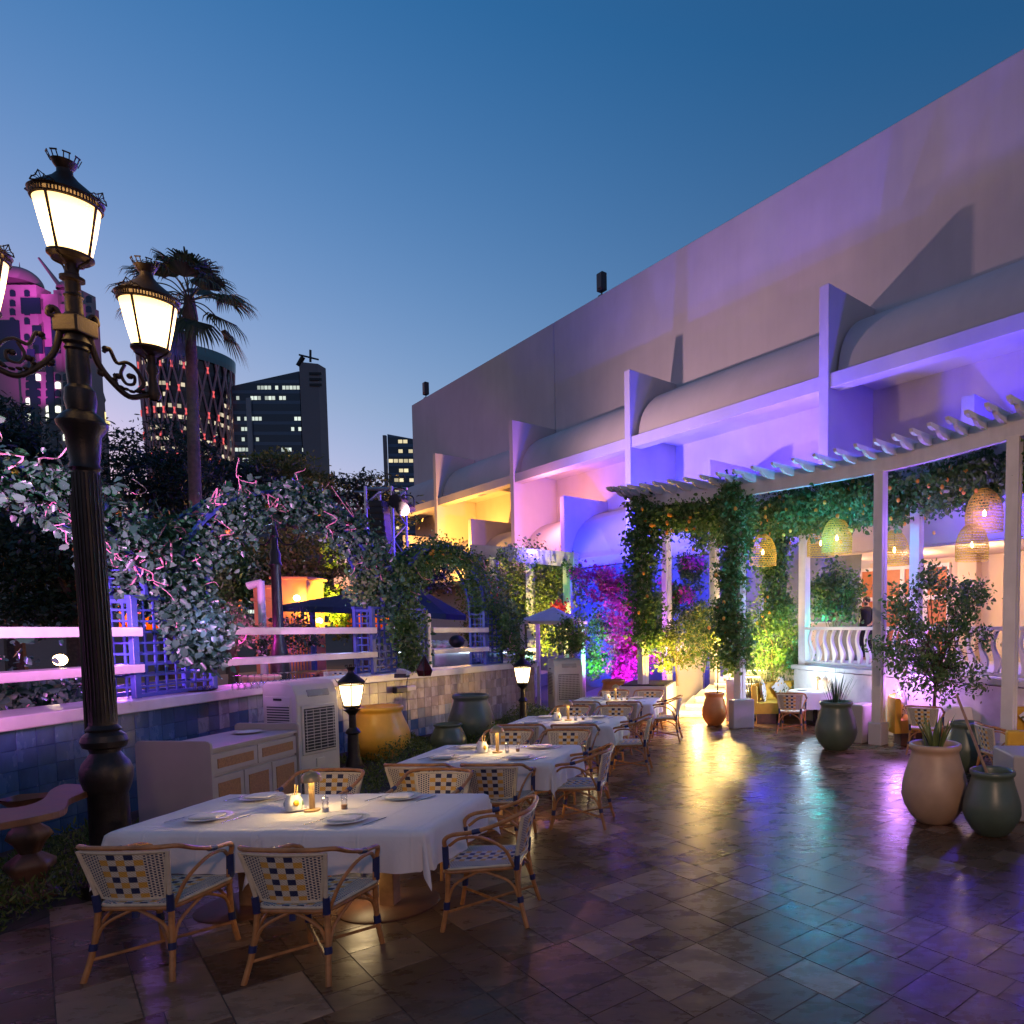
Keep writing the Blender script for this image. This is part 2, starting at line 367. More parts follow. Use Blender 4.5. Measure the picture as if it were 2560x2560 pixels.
# ------------------------------------------------------------------ leaves in bulk (numpy)
def leaf_obj(name, P, size, mt, parent=None, up=0.3, aspect=0.72, world=True, var=0.42, outdir=None):
    P = np.asarray(P, dtype=np.float64); n = len(P)
    if n == 0: return None
    t = rng.normal(size=(n, 3)); t[:, 2] -= up
    if outdir is not None: t += outdir
    t /= np.linalg.norm(t, axis=1)[:, None]
    q = rng.normal(size=(n, 3)); s = np.cross(t, q); s /= np.linalg.norm(s, axis=1)[:, None]; nn = np.cross(s, t)
    L = (size * (1 + var * rng.normal(size=n)).clip(0.4, 1.9))[:, None]; W = L * aspect / 2
    base = P; tip = P + t * L
    l1 = P + t * L * 0.22 + s * W * 0.85 + nn * W * 0.35; l2 = P + t * L * 0.62 + s * W * 0.8 + nn * W * 0.3
    r1 = P + t * L * 0.22 - s * W * 0.85 + nn * W * 0.35; r2 = P + t * L * 0.62 - s * W * 0.8 + nn * W * 0.3
    V = np.stack([base, l1, l2, tip, r2, r1], axis=1).reshape(-1, 3)
    if parent is not None and world: V = V - np.array(parent.location)
    b = (np.arange(n) * 6)[:, None]
    F = np.concatenate([b + np.array([[0, 1, 2, 3]]), b + np.array([[0, 3, 4, 5]])], axis=1).reshape(-1)
    me = bpy.data.meshes.new(name); me.vertices.add(n * 6); me.vertices.foreach_set('co', V.ravel())
    me.loops.add(len(F)); me.loops.foreach_set('vertex_index', F.astype(np.int32)); me.polygons.add(n * 2)
    me.polygons.foreach_set('loop_start', np.arange(0, len(F), 4, dtype=np.int32))
    me.update(calc_edges=True); me.materials.append(mt)
    o = bpy.data.objects.new(name, me); col.objects.link(o)
    if parent is not None: o.parent = parent
    return o
def clumps(centers, n, sig, flat=1.0):
    C = np.asarray(centers, dtype=np.float64); i = rng.integers(0, len(C), n); g = rng.normal(size=(n, 3)) * sig
    if not np.isscalar(flat) or flat != 1.0: g *= np.array([1, 1, flat])
    return C[i] + g
def blob_centers(c, r, n, hollow=0.35):
    out = []
    while len(out) < n:
        p = rng.uniform(-1, 1, 3); d = np.linalg.norm(p)
        if d < 1 and d > hollow: out.append(np.array(c) + p * np.array(r))
    return out
def path_pts(path, n, sig):
    P = np.array([tuple(p) for p in path]); seg = np.linalg.norm(np.diff(P, axis=0), axis=1); cs = np.concatenate([[0], np.cumsum(seg)])
    t = rng.uniform(0, cs[-1], n); k = np.clip(np.searchsorted(cs, t) - 1, 0, len(seg) - 1); f = (t - cs[k]) / seg[k]
    return P[k] + (P[k + 1] - P[k]) * f[:, None] + rng.normal(size=(n, 3)) * sig
def twig(mb, a, b, r, wob=0.1, k=5):
    a = Vector(a); b = Vector(b); L = (b - a).length; pts = [a]
    for i in range(1, k): pts.append(a.lerp(b, i / k) + Vector([rnd.gauss(0, wob * L * 0.4) for _ in range(3)]))
    pts.append(b); mb.tube(spline(pts, 3), [r * (1 - 0.7 * i / (3 * k)) for i in range(3 * k + 1)], 5); return pts
# ================================================================== SETTING
gp = MB(); gp.box((0, 300, -0.35), (2400, 1400, 0.5)); tag(gp.build('ground', ground_m), kind='structure')
gb = MB(); gb.box((3.4, 11, -0.0485), (18.5, 34, 0.09)); tag(gb.build('grout_bed', grout), kind='structure')
# paving: real slabs of three sizes laid at 45 degrees, each very slightly tilted
fl = MB()
def slab(x0, y0, x1, y1):
    g = 0.0018; cs = [(x0 + g, y0 + g), (x1 - g, y0 + g), (x1 - g, y1 - g), (x0 + g, y1 - g)]
    W = [(SD.x * x + ND.x * y, SD.y * x + ND.y * y) for x, y in cs]
    cx = sum(p[0] for p in W) / 4; cy = sum(p[1] for p in W) / 4
    lim = -5.3 + max(0, (cy - 5)) * 0.085
    if not (lim - 0.05 < cx < 12 and -1 < cy < 27): return
    tx, ty = rnd.gauss(0, 0.0022), rnd.gauss(0, 0.0022); z0 = rnd.uniform(-0.0006, 0.0006)
    n = len(fl.v)
    top = [(p[0], p[1], z0 + (p[0] - cx) * tx + (p[1] - cy) * ty) for p in W]
    ins = [(cx + (p[0] - cx) * 0.985, cy + (p[1] - cy) * 0.985, t[2]) for p, t in zip(W, top)]
    fl.v += ins; fl.v += [(t[0], t[1], t[2] - 0.006) for t in top]
    fl.face((n, n + 1, n + 2, n + 3))
    for i in range(4): j = (i + 1) % 4; fl.face((n + i, n + 4 + i, n + 4 + j, n + j))
U_ = 0.68
for iy in range(-6, 50):
    xo = rnd.uniform(0, U_)
    for ix in range(-52, 31):
        x = ix * U_ + xo; y = iy * U_; k = rnd.random(); a = U_ * rnd.choice((0.38, 0.5, 0.62)) ; b_ = U_ * rnd.choice((0.38, 0.5, 0.66))
        if k < 0.3: slab(x, y, x + b_, y + U_ / 2); slab(x + b_, y, x + U_, y + U_ / 2); slab(x, y + U_ / 2, x + U_, y + U_)
        elif k < 0.6: slab(x, y, x + U_, y + a); slab(x, y + a, x + b_, y + U_); slab(x + b_, y + a, x + U_, y + U_)
        elif k < 0.85: slab(x, y, x + b_, y + U_ * 0.6); slab(x + b_, y, x + U_, y + U_ * 0.6); slab(x, y + U_ * 0.6, x + U_ * 0.66, y + U_); slab(x + U_ * 0.66, y + U_ * 0.6, x + U_, y + U_)
        else: slab(x, y, x + U_, y + U_ / 2); slab(x, y + U_ / 2, x + U_, y + U_)
tag(fl.build('terrace_floor', paving), kind='structure')
# ------------------------------------------------------------------ big white building
NF, NW = 15.67, 17.77
bld = thing('hotel_building', 'huge white stucco building with stepped fins, barrel vault awnings and coloured floodlighting', 'building', tuple(SN(-20, 17.8)))
def sbox(mb, s0, s1, n0, n1, z0, z1):
    mb.box(tuple(SN((s0 + s1) / 2, (n0 + n1) / 2, (z0 + z1) / 2)), (s1 - s0, n1 - n0, z1 - z0), rz=math.atan2(SD.y, SD.x))
mb = MB(); sbox(mb, -48.4, -30.62, NW, NW + 12, -0.05, 16.55); mb.build('wall', stucco, bld, world=True, bevel=0.04)
mb = MB(); sbox(mb, -30.59, 6, NW, NW + 12, -0.05, 16.55); mb.build('wall', stucco, bld, world=True, bevel=0.04)
def vault(s0, s1, z0, h, d):
    m = MB(); k = 14
    pr = [(NW - d * math.cos(math.pi / 2 * i / k), z0 + h * math.sin(math.pi / 2 * i / k)) for i in range(k + 1)]
    poly = pr + [(NW, z0)]
    n = len(m.v)
    for s in (s0, s1):
        for a, z in poly: m.v.append(tuple(SN(s, a, z)))
    L = len(poly); m.face([n + i for i in range(L)]); m.face([n + L + i for i in range(L)][::-1])
    for i in range(L): j = (i + 1) % L; m.face((n + i, n + L + i, n + L + j, n + j))
    m.build('vault_awning', stucco, bld, world=True, smooth=True, ang=35)
def beam(s0, s1, z0, z1):
    m = MB(); sbox(m, s0, s1, NF, NF + 0.42, z0, z1); m.build('beam', stucco, bld, world=True, bevel=0.015)
FU = [-39.55, -30.8, -21.8, -12.55, -3.5]
for i, s in enumerate(FU):
    m = MB(); z0 = 4.99 if i < 3 else 4.99
    sbox(m, s - 0.17, s + 0.17, NF - 0.06, NW, z0, 11.6); m.build('fin', stucco, bld, world=True, bevel=0.015)
    a = s + 0.17; b_ = (FU[i + 1] - 0.17) if i + 1 < len(FU) else 5.5
    vault(a + 0.10, b_ - 0.02, 9.2, 2.0, 1.85); beam(a, b_, 8.8, 9.2)
vault(-50.5, -39.8, 9.2, 2.0, 1.85); beam(-50.6, -39.73, 8.8, 9.2)
FL = [-44.4, -35.4, -26.5, -17.45, -8.2, 0.8]
for i, s in enumerate(FL):
    m = MB(); sbox(m, s - 0.17, s + 0.17, NF - 0.04, NW, 4.99, 7.65); m.build('fin', stucco, bld, world=True, bevel=0.015)
segs = sorted(FL[:-1] + FU)
for a, b_ in zip(segs[:-1], segs[1:]): vault(a + 0.2, b_ - 0.18, 5.0, 2.15, 1.85)
m = MB(); sbox(m, -50.6, 5.6, NF + 0.01, NW, 4.6, 4.985); m.build('ledge', stucco, bld, world=True, bevel=0.015)
# terrace room front under the ledge: walls, pilasters, doors
m = MB(); sbox(m, -12.0, 5.8, NF - 0.5, NF + 0.005, 4.15, 4.95); sbox(m, -12.0, 5.8, NF - 0.5, NW, 4.10, 4.148); m.build('canopy_fascia', stucco_b, bld, world=True, bevel=0.02)
m = MB(); sbox(m, -12.4, 5.8, NW - 0.05, NW - 0.003, 1.2, 4.098); m.build('inner_wall', stucco_b, bld, world=True)
for u_ in (2000, 2420, 2555):
    p = at_n(u_, 1600, NW - 0.2); s = p.dot(SD); m = MB(); sbox(m, s - 0.28, s + 0.28, NW - 0.35, NW - 0.055, 1.2, 4.098); m.build('pilaster', stucco_b, bld, world=True, bevel=0.02)
door_p = mat('orange_door_panel', (0.42, 0.15, 0.06), 0.5, var=0.15)
s0 = at_n(2155, 1600, NW).dot(SD); s1 = at_n(2378, 1600, NW).dot(SD); dw = (s1 - s0) / 4
for i in range(4):
    a = s0 + i * dw; m = MB()
    for (x0, x1, z0, z1) in ((a, a + 0.07, 1.22, 3.95), (a + dw - 0.07, a + dw - 0.004, 1.22, 3.95), (a + 0.07, a + dw - 0.07, 1.22, 1.4), (a + 0.07, a + dw - 0.07, 2.95, 3.07), (a + 0.07, a + dw - 0.07, 3.85, 3.95)):
        sbox(m, x0, x1, NW - 0.17, NW - 0.06, z0, z1)
    fr = m.build('door', white_paint, bld, world=True, bevel=0.006)
    m = MB(); sbox(m, a + 0.07, a + dw - 0.07, NW - 0.12, NW - 0.09, 1.4, 2.95); sbox(m, a + 0.07, a + dw - 0.07, NW - 0.12, NW - 0.09, 3.07, 3.85); p = m.build('panel', door_p, bld, world=True); 
    p.parent = fr
# dark louvred window beside the bushes
m = MB(); p0 = at_n(1975, 1560, NW); s = p0.dot(SD)
for k in range(22): sbox(m, s - 0.35, s + 0.45, NW - 0.09, NW - 0.05, 1.3 + k * 0.12, 1.37 + k * 0.12)
m.build('louvre_window', black, bld, world=True)
for u_, v_ in ((1505, 770), (1066, 1030)):
    p = at_n(u_, v_, NW + 0.15); t = thing('roof_floodlight', 'dark floodlight box on the roof edge, %s' % ('midway along the white building' if u_ > 1300 else 'at the far corner of the white building'), 'floodlight', (p.x, p.y, 16.55), math.atan2(SD.y, SD.x), 'floodlights on the roof edge')
    m = MB(); m.box((0, 0, 0.62), (0.45, 0.25, 0.75)); m.box((0.06, -0.14, 0.62), (0.34, 0.05, 0.62)); m.build('housing', black, t, bevel=0.03)
    m = MB(); m.box((0, 0, 0.03), (0.3, 0.2, 0.06)); m.tube([(0, 0, 0.05), (0, 0, 0.3)], 0.03); m.build('bracket', iron, t)
# rough blue-lit rock wall below the building
m = MB(); nx, nz = 70, 16
for i in range(nx + 1):
    for k in range(nz + 1):
        s = -34 + 23 * i / nx; z = -0.1 + 4.62 * k / nz; d = 0.18 * math.sin(s * 1.7 + z) + 0.12 * math.sin(s * 4.1 - z * 2.3) + rnd.uniform(-0.05, 0.05)
        m.v.append(tuple(SN(s, 14.9 + 0.12 * z + d * 0.6, z)))
for i in range(nx):
    for k in range(nz): a = i * (nz + 1) + k; m.face((a, a + nz + 1, a + nz + 2, a + 1))
rockm = mat('rough_render', (0.15, 0.15, 0.17), 0.9, var=0.3, nscale=1.5, bump=1.0, bscale=9)
o = m.build('garden_retaining_wall', rockm, smooth=True, ang=80); tag(o, 'rough rendered garden wall lit deep blue below the white building', 'wall')
# ------------------------------------------------------------------ raised terrace, balustrade, stairs
TZ = 1.28
Ta = at_z(1985, 1661, TZ); Tb = at_z(2475, 1697, TZ); TD = (Tb - Ta); TD.z = 0; TD.normalize(); Te = Tb + TD * 5.5
TN = Vector((-TD.y, TD.x, 0))
if TN.y < 0: TN = -TN
poly = [tuple(Ta)[:2], tuple(Te)[:2], tuple(SN(5.8, 17.7))[:2], tuple(SN(-12.8, 17.7))[:2]]
m = MB(); m.prism([(x, y) for x, y in poly], TZ - 0.12 + 0.02, Matrix.Translation((0, 0, -0.02)))
tag(m.build('raised_terrace', marble), kind='structure')
m = MB(); e_ = [tuple(Ta - TN * 0.06 - TD * 0.05)[:2], tuple(Te - TN * 0.06)[:2], tuple(SN(5.8, 17.68))[:2], tuple(SN(-12.85, 17.68))[:2]]
m.prism(e_, 0.10, Matrix.Translation((0, 0, TZ - 0.10))); o = m.build('terrace_edge', marble, bevel=0.01); tag(o, kind='structure')
def baluster_mb():
    m = MB(); k = 16; h = 0.72
    for sgn in (0,):
        pts = []
        for i in range(k + 1):
            t = i / k; pts.append((0.055 * math.sin(2 * math.pi * t * 1.0 + 0.3) * (1 if True else 1), t * h, 0.028 + 0.040 * math.exp(-((t - 0.28) / 0.2) ** 2) + (0.012 if t < 0.05 or t > 0.95 else 0)))
        L = [(x - w_, z) for x, z, w_ in pts]; Rr = [(x + w_, z) for x, z, w_ in pts][::-1]
        n = len(m.v); P2 = [(a, b) for a, b in L] + [(a, b) for a, b in Rr]; N = len(P2)
        for yy in (-0.03, 0.03):
            for a, b in P2: m.v.append((a, yy, b))
        for i in range(k): m.face((n + i, n + N - 1 - i, n + N - 2 - i, n + i + 1)); m.face((n + N + i, n + N + i + 1, n + 2 * N - 2 - i, n + 2 * N - 1 - i))
        for i in range(N): j = (i + 1) % N; m.face((n + i, n + j, n + N + j, n + N + i))
    return m
bal0 = None; balroots = []
def balustrade(a, b, label):
    global bal0
    a = Vector(a); b = Vector(b); d = b - a; L = d.length; d.normalize(); rz = math.atan2(d.y, d.x)
    t = thing('balustrade', label, 'balustrade', (a.x, a.y, TZ), rz, 'white balustrades of the raised terrace')
    m = MB(); m.box((L / 2, 0, 0.86), (L, 0.14, 0.07)); m.build('top_rail', white_paint, t, bevel=0.01)
    m = MB(); m.box((L / 2, 0, 0.07), (L, 0.12, 0.06)); m.build('bottom_rail', white_paint, t, bevel=0.01)
    n = int(L / 0.27)
    for i in range(n):
        x = (i + 0.5) * L / n
        if bal0 is None: bal0 = baluster_mb().build('baluster', white_paint, t, smooth=True, ang=30); o = bal0
        else: o = bal0.copy(); col.objects.link(o); o.parent = t
        o.location = (x, 0, 0.10)
P2005 = Ta + TN * 0.15 + TD * 0.2; Pb = Ta + TN * 0.15 + TD * ((at_z(2318, 1680, TZ) - Ta).dot(TD))
balustrade(P2005 + TD * 0.12, Pb - TD * 0.12, 'white balustrade with wavy balusters left of the big citrus tree')
balustrade(Pb + TD * 0.12, Pb + TD * 4.2, 'white balustrade with wavy balusters behind and right of the big citrus tree')
# stairs
ST0 = Vector((-1.75, 17.0, 0)); stz = thing('garden_stairs', 'glowing flight of pale marble steps with warm light under each tread', 'stairs', (-1.2, 17.0, 0))
for i in range(8):
    z = 0.155 * (i + 1); y = 16.75 + 0.27 * i; x0 = -2.05 + 0.22 * i; x1 = -0.72 + 0.15 * i
    m = MB(); m.box(((x0 + x1) / 2, y + 1.0, z - 0.02), (x1 - x0, 2.0 if i == 7 else 0.5 + 1.5, 0.04)); m.build('tread', marble, stz, world=True, bevel=0.008)
    m = MB(); m.box(((x0 + x1) / 2, y + 0.06, z - 0.0985), (x1 - x0, 0.04, 0.113)); rs = m.build('riser', marble, stz, world=True)
    m = MB(); m.box(((x0 + x1) / 2, y + 0.025, z - 0.05), (x1 - x0 - 0.04, 0.015, 0.012)); m.build('light_strip', led_warm, rs, world=False); rs.children[0].location = (-stz.location.x, -stz.location.y, 0)
# white planter box and low walls by the stairs
def block(name, label, cat, c, d, mt=stucco, rz=0, group=None, bev=0.02):
    m = MB(); m.box((0, 0, d[2] / 2), d); o = m.build(name, mt, bevel=bev); o.location = c; o.rotation_euler = (0, 0, rz); tag(o, label, cat, group); return o
a = at_z(1630, 1772, 0); 
pl = thing('planter_box', 'white planter box left of the glowing stairs with a yellow lit bush', 'planter', (-2.72, 16.2, 0))
m = MB(); m.box((0, 0.8, 0.40), (1.15, 1.8, 0.80)); m.build('box', stucco, pl, bevel=0.02); m = MB(); m.box((0, 0.8, 0.81), (1.0, 1.6, 0.03)); m.build('soil', soil, pl)
block('tall_pier', 'tall cream pier beside the top of the glowing stairs', 'wall', (-1.95, 19.6, 0), (0.75, 0.6, 1.75), stucco)
block('stair_side_wall', 'cream low wall right of the glowing stairs behind the terracotta pot', 'wall', (-0.62, 16.9, 0), (0.36, 1.6, 0.95), stucco)
block('rear_white_wall', 'white wall behind the spiky plants right of the stairs', 'wall', (0.55, 18.6, 0), (2.0, 0.25, 1.55), stucco)
# ------------------------------------------------------------------ pergola
PZ = 4.98
FP = [at_y(1608, 1700, 16.6), at_y(1850, 1700, 15.2), at_y(2197, 1700, 12.9), at_y(2524, 1700, 10.6)]
FP = [Vector((p.x, p.y, 0)) for p in FP]
FP0 = FP[0] + (FP[0] - FP[1]) * 0.12
FP4 = FP[3] + Vector((1.35, -2.4, 0))
BPx = [at_y(1668, 1600, 19.3), at_y(1787, 1600, 18.9), Ta + TN * 0.15 + TD * 0.2, Pb]
BPx = [Vector((p.x, p.y, 0)) for p in BPx]
perg = thing('pergola', 'long curved white timber pergola with scalloped rafter ends and square posts', 'pergola', (FP[2].x, FP[2].y, 0))
post_m = white_paint
def post(p, z0=0.0, w_=0.19, base=True):
    m = MB(); m.box((p.x, p.y, (z0 + PZ) / 2), (w_, w_, PZ - z0), rz=R(-40))
    for dx in (-1, 1):
        m.box((p.x + 0.766 * dx * (w_ / 2 + .006), p.y - .643 * dx * (w_ / 2 + .006), (z0 + PZ) / 2), (0.012, 0.05, PZ - z0 - 0.9), rz=R(-40))
    o = m.build('post', post_m, perg, world=True, bevel=0.008)
    if base:
        m = MB(); m.box((p.x, p.y, z0 + 0.2), (w_ + 0.09, w_ + 0.09, 0.42), rz=R(-40)); q = m.build('post_base', stucco, o, world=False, bevel=0.015); q.location = (-perg.location.x, -perg.location.y, 0)
for p in FP: post(p, 0.0, 0.19)
post(FP4, 0.0, 0.19)
for p in BPx[:2]: post(p, 0, 0.2)
for p in BPx[2:]: post(p, TZ + 0.002, 0.2, False)
FC = spline([FP0] + FP + [FP4], 8); BC = spline([BPx[0] + (BPx[0] - BPx[1]) * 0.15] + BPx + [Pb + TD * 2.6, Pb + TD * 4.6], 8)
def ribbon(path, w_, z0, z1, name):
    m = MB(); n = len(path)
    for i, p in enumerate(path):
        t = path[min(i + 1, n - 1)] - path[max(i - 1, 0)]; t.z = 0; t.normalize(); q = Vector((-t.y, t.x, 0)) * w_ / 2
        for s in (-1, 1):
            for z in (z0, z1): m.v.append((p.x + q.x * s, p.y + q.y * s, z))
    for i in range(n - 1):
        a = i * 4; b = a + 4
        for j, k in ((0, 1), (1, 3), (3, 2), (2, 0)): m.face((a + j, b + j, b + k, a + k))
    m.face((0, 1, 3, 2)); m.face(((n - 1) * 4, (n - 1) * 4 + 2, (n - 1) * 4 + 3, (n - 1) * 4 + 1))
    return m.build(name, post_m, perg, world=True, bevel=0.01)
ribbon(FC, 0.09, PZ - 0.02, PZ + 0.34, 'front_beam'); ribbon(BC, 0.09, PZ - 0.03, PZ + 0.30, 'back_beam')
# scalloped rafters
def along(path, t):
    n = len(path) - 1; x = t * n; i = min(int(x), n - 1); return path[i].lerp(path[i + 1], x - i)
prof = [(0, 0.02), (0.0, 0.065), (0.02, 0.075), (0.10, 0.10), (0.16, 0.07), (0.20, 0.055), (0.30, 0.09), (0.36, 0.16)]
NR = 36
for i in range(NR):
    t = (i + 0.4) / NR; a = along(FC, t); b = along(BC, min(1, t * 1.0 + 0.0)); d = ND.copy() if t > 0.12 else ND.lerp(Vector((0.45, 0.89, 0)), 0.5).normalized(); L = 3.1
    ov = 0.68; h = 0.17; pts = [(-ov, 0.16), (-ov + 0.02, 0.115), (-ov + 0.10, 0.085), (-ov + 0.18, 0.085), (-ov + 0.25, 0.105), (-ov + 0.29, 0.06), (-ov + 0.36, 0.02), (-ov + 0.50, 0.0), (L, 0.0), (L, h), (-ov, h)]
    M = Matrix(((d.x, 0, d.y, a.x), (d.y, 0, -d.x, a.y), (0, 1, 0, PZ + 0.22), (0, 0, 0, 1)))
    m = MB(); m.prism(pts, 0.07, M @ Matrix.Translation((0, 0, -0.035))); m.build('rafter', post_m, perg, world=True)
# ------------------------------------------------------------------ planting bed
m = MB(); m.prism([(-9, -1), (-5.33, -1), (-5.33, 5.0), (-4.95, 9), (-4.3, 17), (-4.2, 18.5), (-9, 18.5)], 0.06, Matrix.Translation((0, 0, -0.06))); tag(m.build('planting_bed', soil), kind='structure')
# ------------------------------------------------------------------ tiled bar wall
CZ = 1.30
WL = [Vector(p) for p in ((-7.05, 2.5, 0), (-7.25, 6.6, 0), (-7.5, 10.6, 0), (-6.9, 13.2, 0), (-6.0, 17.2, 0), (-5.72, 17.75, 0), (-5.85, 18.3, 0), (-6.4, 18.6, 0))]
wall = thing('tiled_bar_wall', 'long low bar wall of square blue and cream tiles with thick marble counter', 'wall', (-7.4, 10, 0))
def strip(path, off0, off1, z0, z1, name, mt, parent, bev=0.0):
    m = MB(); n = len(path)
    for i, p in enumerate(path):
        t = path[min(i + 1, n - 1)] - path[max(i - 1, 0)]; t.z = 0; t.normalize(); q = Vector((-t.y, t.x, 0))
        for o_, z in ((off0, z0), (off0, z1), (off1, z1), (off1, z0)): m.v.append((p.x + q.x * o_, p.y + q.y * o_, z))
    for i in range(n - 1):
        a = i * 4; b = a + 4
        for j in range(4): k = (j + 1) % 4; m.face((a + j, a + k, b + k, b + j))
    m.face((3, 2, 1, 0)); e0 = (n - 1) * 4; m.face((e0, e0 + 1, e0 + 2, e0 + 3))
    return m.build(name, mt, parent, world=True, bevel=bev)
strip(WL, 0.03, 0.42, -0.05, CZ - 0.145, 'core', grout, wall)
strip(WL, -0.06, 0.55, CZ - 0.14, CZ, 'counter', marble, wall, 0.015)
tm = MB(); TS = 0.205
for a, b in zip(WL[:-1], WL[1:]):
    d = b - a; L = d.length; d.normalize(); q = Vector((-d.y, d.x, 0)); k = max(1, round(L / TS)); ts = L / k
    for i in range(k):
        for j in range(6):
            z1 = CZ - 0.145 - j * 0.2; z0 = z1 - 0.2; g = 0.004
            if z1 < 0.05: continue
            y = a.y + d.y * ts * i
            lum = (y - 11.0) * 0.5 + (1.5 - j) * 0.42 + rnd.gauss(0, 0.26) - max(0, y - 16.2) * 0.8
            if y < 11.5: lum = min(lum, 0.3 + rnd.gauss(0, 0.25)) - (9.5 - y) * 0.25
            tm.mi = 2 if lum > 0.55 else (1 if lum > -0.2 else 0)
            p0 = a + d * (ts * i + g); p1 = a + d * (ts * (i + 1) - g); n = len(tm.v)
            for p, o_ in ((p0, 0.02), (p1, 0.02)):
                tm.v += [(p.x + q.x * o_, p.y + q.y * o_, z0 + g), (p.x + q.x * o_, p.y + q.y * o_, z1 - g)]
            tm.face((n, n + 2, n + 3, n + 1)); c = 0.008
            m0 = a + d * (ts * i); m1 = a + d * (ts * (i + 1))
            n2 = len(tm.v)
            for p in (m0, m1): tm.v += [(p.x + q.x * 0.029, p.y + q.y * 0.029, z0), (p.x + q.x * 0.029, p.y + q.y * 0.029, z1)]
            for (i0, i1, j0, j1) in ((n, n + 2, n2, n2 + 2), (n + 2, n + 3, n2 + 2, n2 + 3), (n + 3, n + 1, n2 + 3, n2 + 1), (n + 1, n, n2 + 1, n2)): tm.face((i0, j0, j1, i1))
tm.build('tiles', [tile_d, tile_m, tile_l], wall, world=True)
def onwall(y, off=0.0):
    for a, b in zip(WL[:-1], WL[1:]):
        if a.y <= y <= b.y:
            t = (y - a.y) / (b.y - a.y); p = a.lerp(b, t); d = (b - a).normalized(); q = Vector((-d.y, d.x, 0)); return p + q * off, d, q
# lattice piers, arches, shelves
def pier(yc, ln, label):
    p, d, q = onwall(yc, 0.15); rz = math.atan2(d.y, d.x)
    t = thing('lattice_pier', label, 'trellis', (p.x, p.y, CZ), rz, 'blue lattice piers standing on the bar wall')
    W = 0.42; H = 1.2
    m = MB()
    for x in (-ln / 2, ln / 2):
        for y in (0.03, W - 0.03): m.box((x, y, H / 2), (0.09, 0.06, H))
    for y in (0.03, W - 0.03): m.box((0, y, H + 0.02), (ln + 0.12, 0.07, 0.05)); m.box((0, y, 0.03), (ln - 0.09, 0.05, 0.05))
    for x in (-ln / 2, ln / 2): m.box((x, W / 2, H - 0.03), (0.06, W - 0.12, 0.05)); 
    m.build('frame', lattice_blue, t, bevel=0.006)
    m = MB(); k = int(ln / 0.145)
    for y in (0.03, W - 0.03):
        for i in range(1, k): m.box((-ln / 2 + ln * i / k, y + 0.008, H / 2), (0.026, 0.014, H - 0.04))
        for j in range(1, 9): m.box((0, y - 0.008, H * j / 9), (ln - 0.08, 0.014, 0.026))
    for x in (-ln / 2, ln / 2):
        for i in (1, 2): m.box((x + 0.008, W * i / 3, H / 2), (0.014, 0.024, H - 0.04))
        for j in range(1, 9): m.box((x - 0.008, W / 2, H * j / 9), (0.014, W - 0.1, 0.026))
    m.build('slats', lattice_blue, t)
    return t
PI_ = [(4.55, 1.1), (9.1, 1.3), (13.55, 1.35), (16.55, 0.62)]
LB = ['lattice pier nearest the ornate street lamp at the left edge', 'violet lit lattice pier with ivy hanging over its front, right of the street lamp', 'blue lattice pier in the middle of the bar wall under the ivy', 'narrow blue lattice pier near the second cooler']
for (y, l), lb in zip(PI_, LB): pier(y, l, lb)
ARCH = []
for (y0, l0), (y1, l1), rise, lb in ((PI_[0], PI_[1], 1.25, 'ivy arch trellis at the left edge behind the street lamp'), (PI_[1], PI_[2], 1.72, 'large blue trellis arch overgrown with ivy in the middle of the bar'), (PI_[2], PI_[3], 1.35, 'smaller trellis arch overgrown with dark ivy by the speaker tower')):
    a, d0, q0 = onwall(y0, 0.15); b, d1, q1 = onwall(y1, 0.15); a.z = b.z = CZ + 1.25; c = (a + b) / 2; h = (b - a) / 2; q = Vector((-h.y, h.x, 0)).normalized()
    t = thing('trellis_arch', lb, 'trellis arch', tuple(c), 0, 'blue trellis arches over the bar')
    def P(ph, sc_, off): return c + h * sc_ * math.cos(ph) + q * off + Vector((0, 0, rise * sc_ ** 0.6 * math.sin(ph)))
    for sc_ in (1.0, 0.80):
        for off in (0.02, 0.42):
            m = MB(); pts = [P(math.pi * i / 32, sc_, off) for i in range(33)]
            for i in range(32): m.bar(pts[i], pts[i + 1], 0.05, 0.05)
            m.build('rim', lattice_blue, t, world=True)
    m = MB()
    for i in range(1, 34):
        ph = math.pi * i / 34
        for sc_ in (1.0, 0.80): m.bar(P(ph, sc_, 0.04), P(ph, sc_, 0.40), 0.024, 0.014)
        for off in (0.02, 0.42): m.bar(P(ph, 0.80, off), P(ph, 1.0, off), 0.024, 0.014, up=tuple(q))
    for off in (0.02, 0.42):
        pts = [P(math.pi * i / 32, 0.9, off) for i in range(33)]
        for i in range(32): m.bar(pts[i], pts[i + 1], 0.014, 0.024)
    m.build('slats', lattice_blue, t, world=True)
    ARCH.append((c, h, q, rise, P))
def shelf(y0, y1, z, th, label):
    a, d, q = onwall(y0, 0.04); b, _, _ = onwall(y1, 0.04); m = MB(); L = (b - a).length; rz = math.atan2(b.y - a.y, b.x - a.x)
    m.box((L / 2, 0.15, 0), (L, 0.30, th)); o = m.build('bar_shelf', marble, bevel=0.008); o.location = (a.x, a.y, z); o.rotation_euler = (0, 0, rz)
    tag(o, label, 'shelf', 'white shelves between the lattice piers')
for y0, y1, w_ in ((3.0, 8.42, 'left of the ivy covered pier'), (9.78, 12.85, 'between the ivy covered pier and the middle pier'), (14.35, 16.2, 'between the middle pier and the narrow pier')):
    shelf(y0, y1, 2.105, 0.11, 'upper white shelf rail ' + w_); shelf(y0, y1, 1.665, 0.10, 'lower white shelf rail ' + w_)
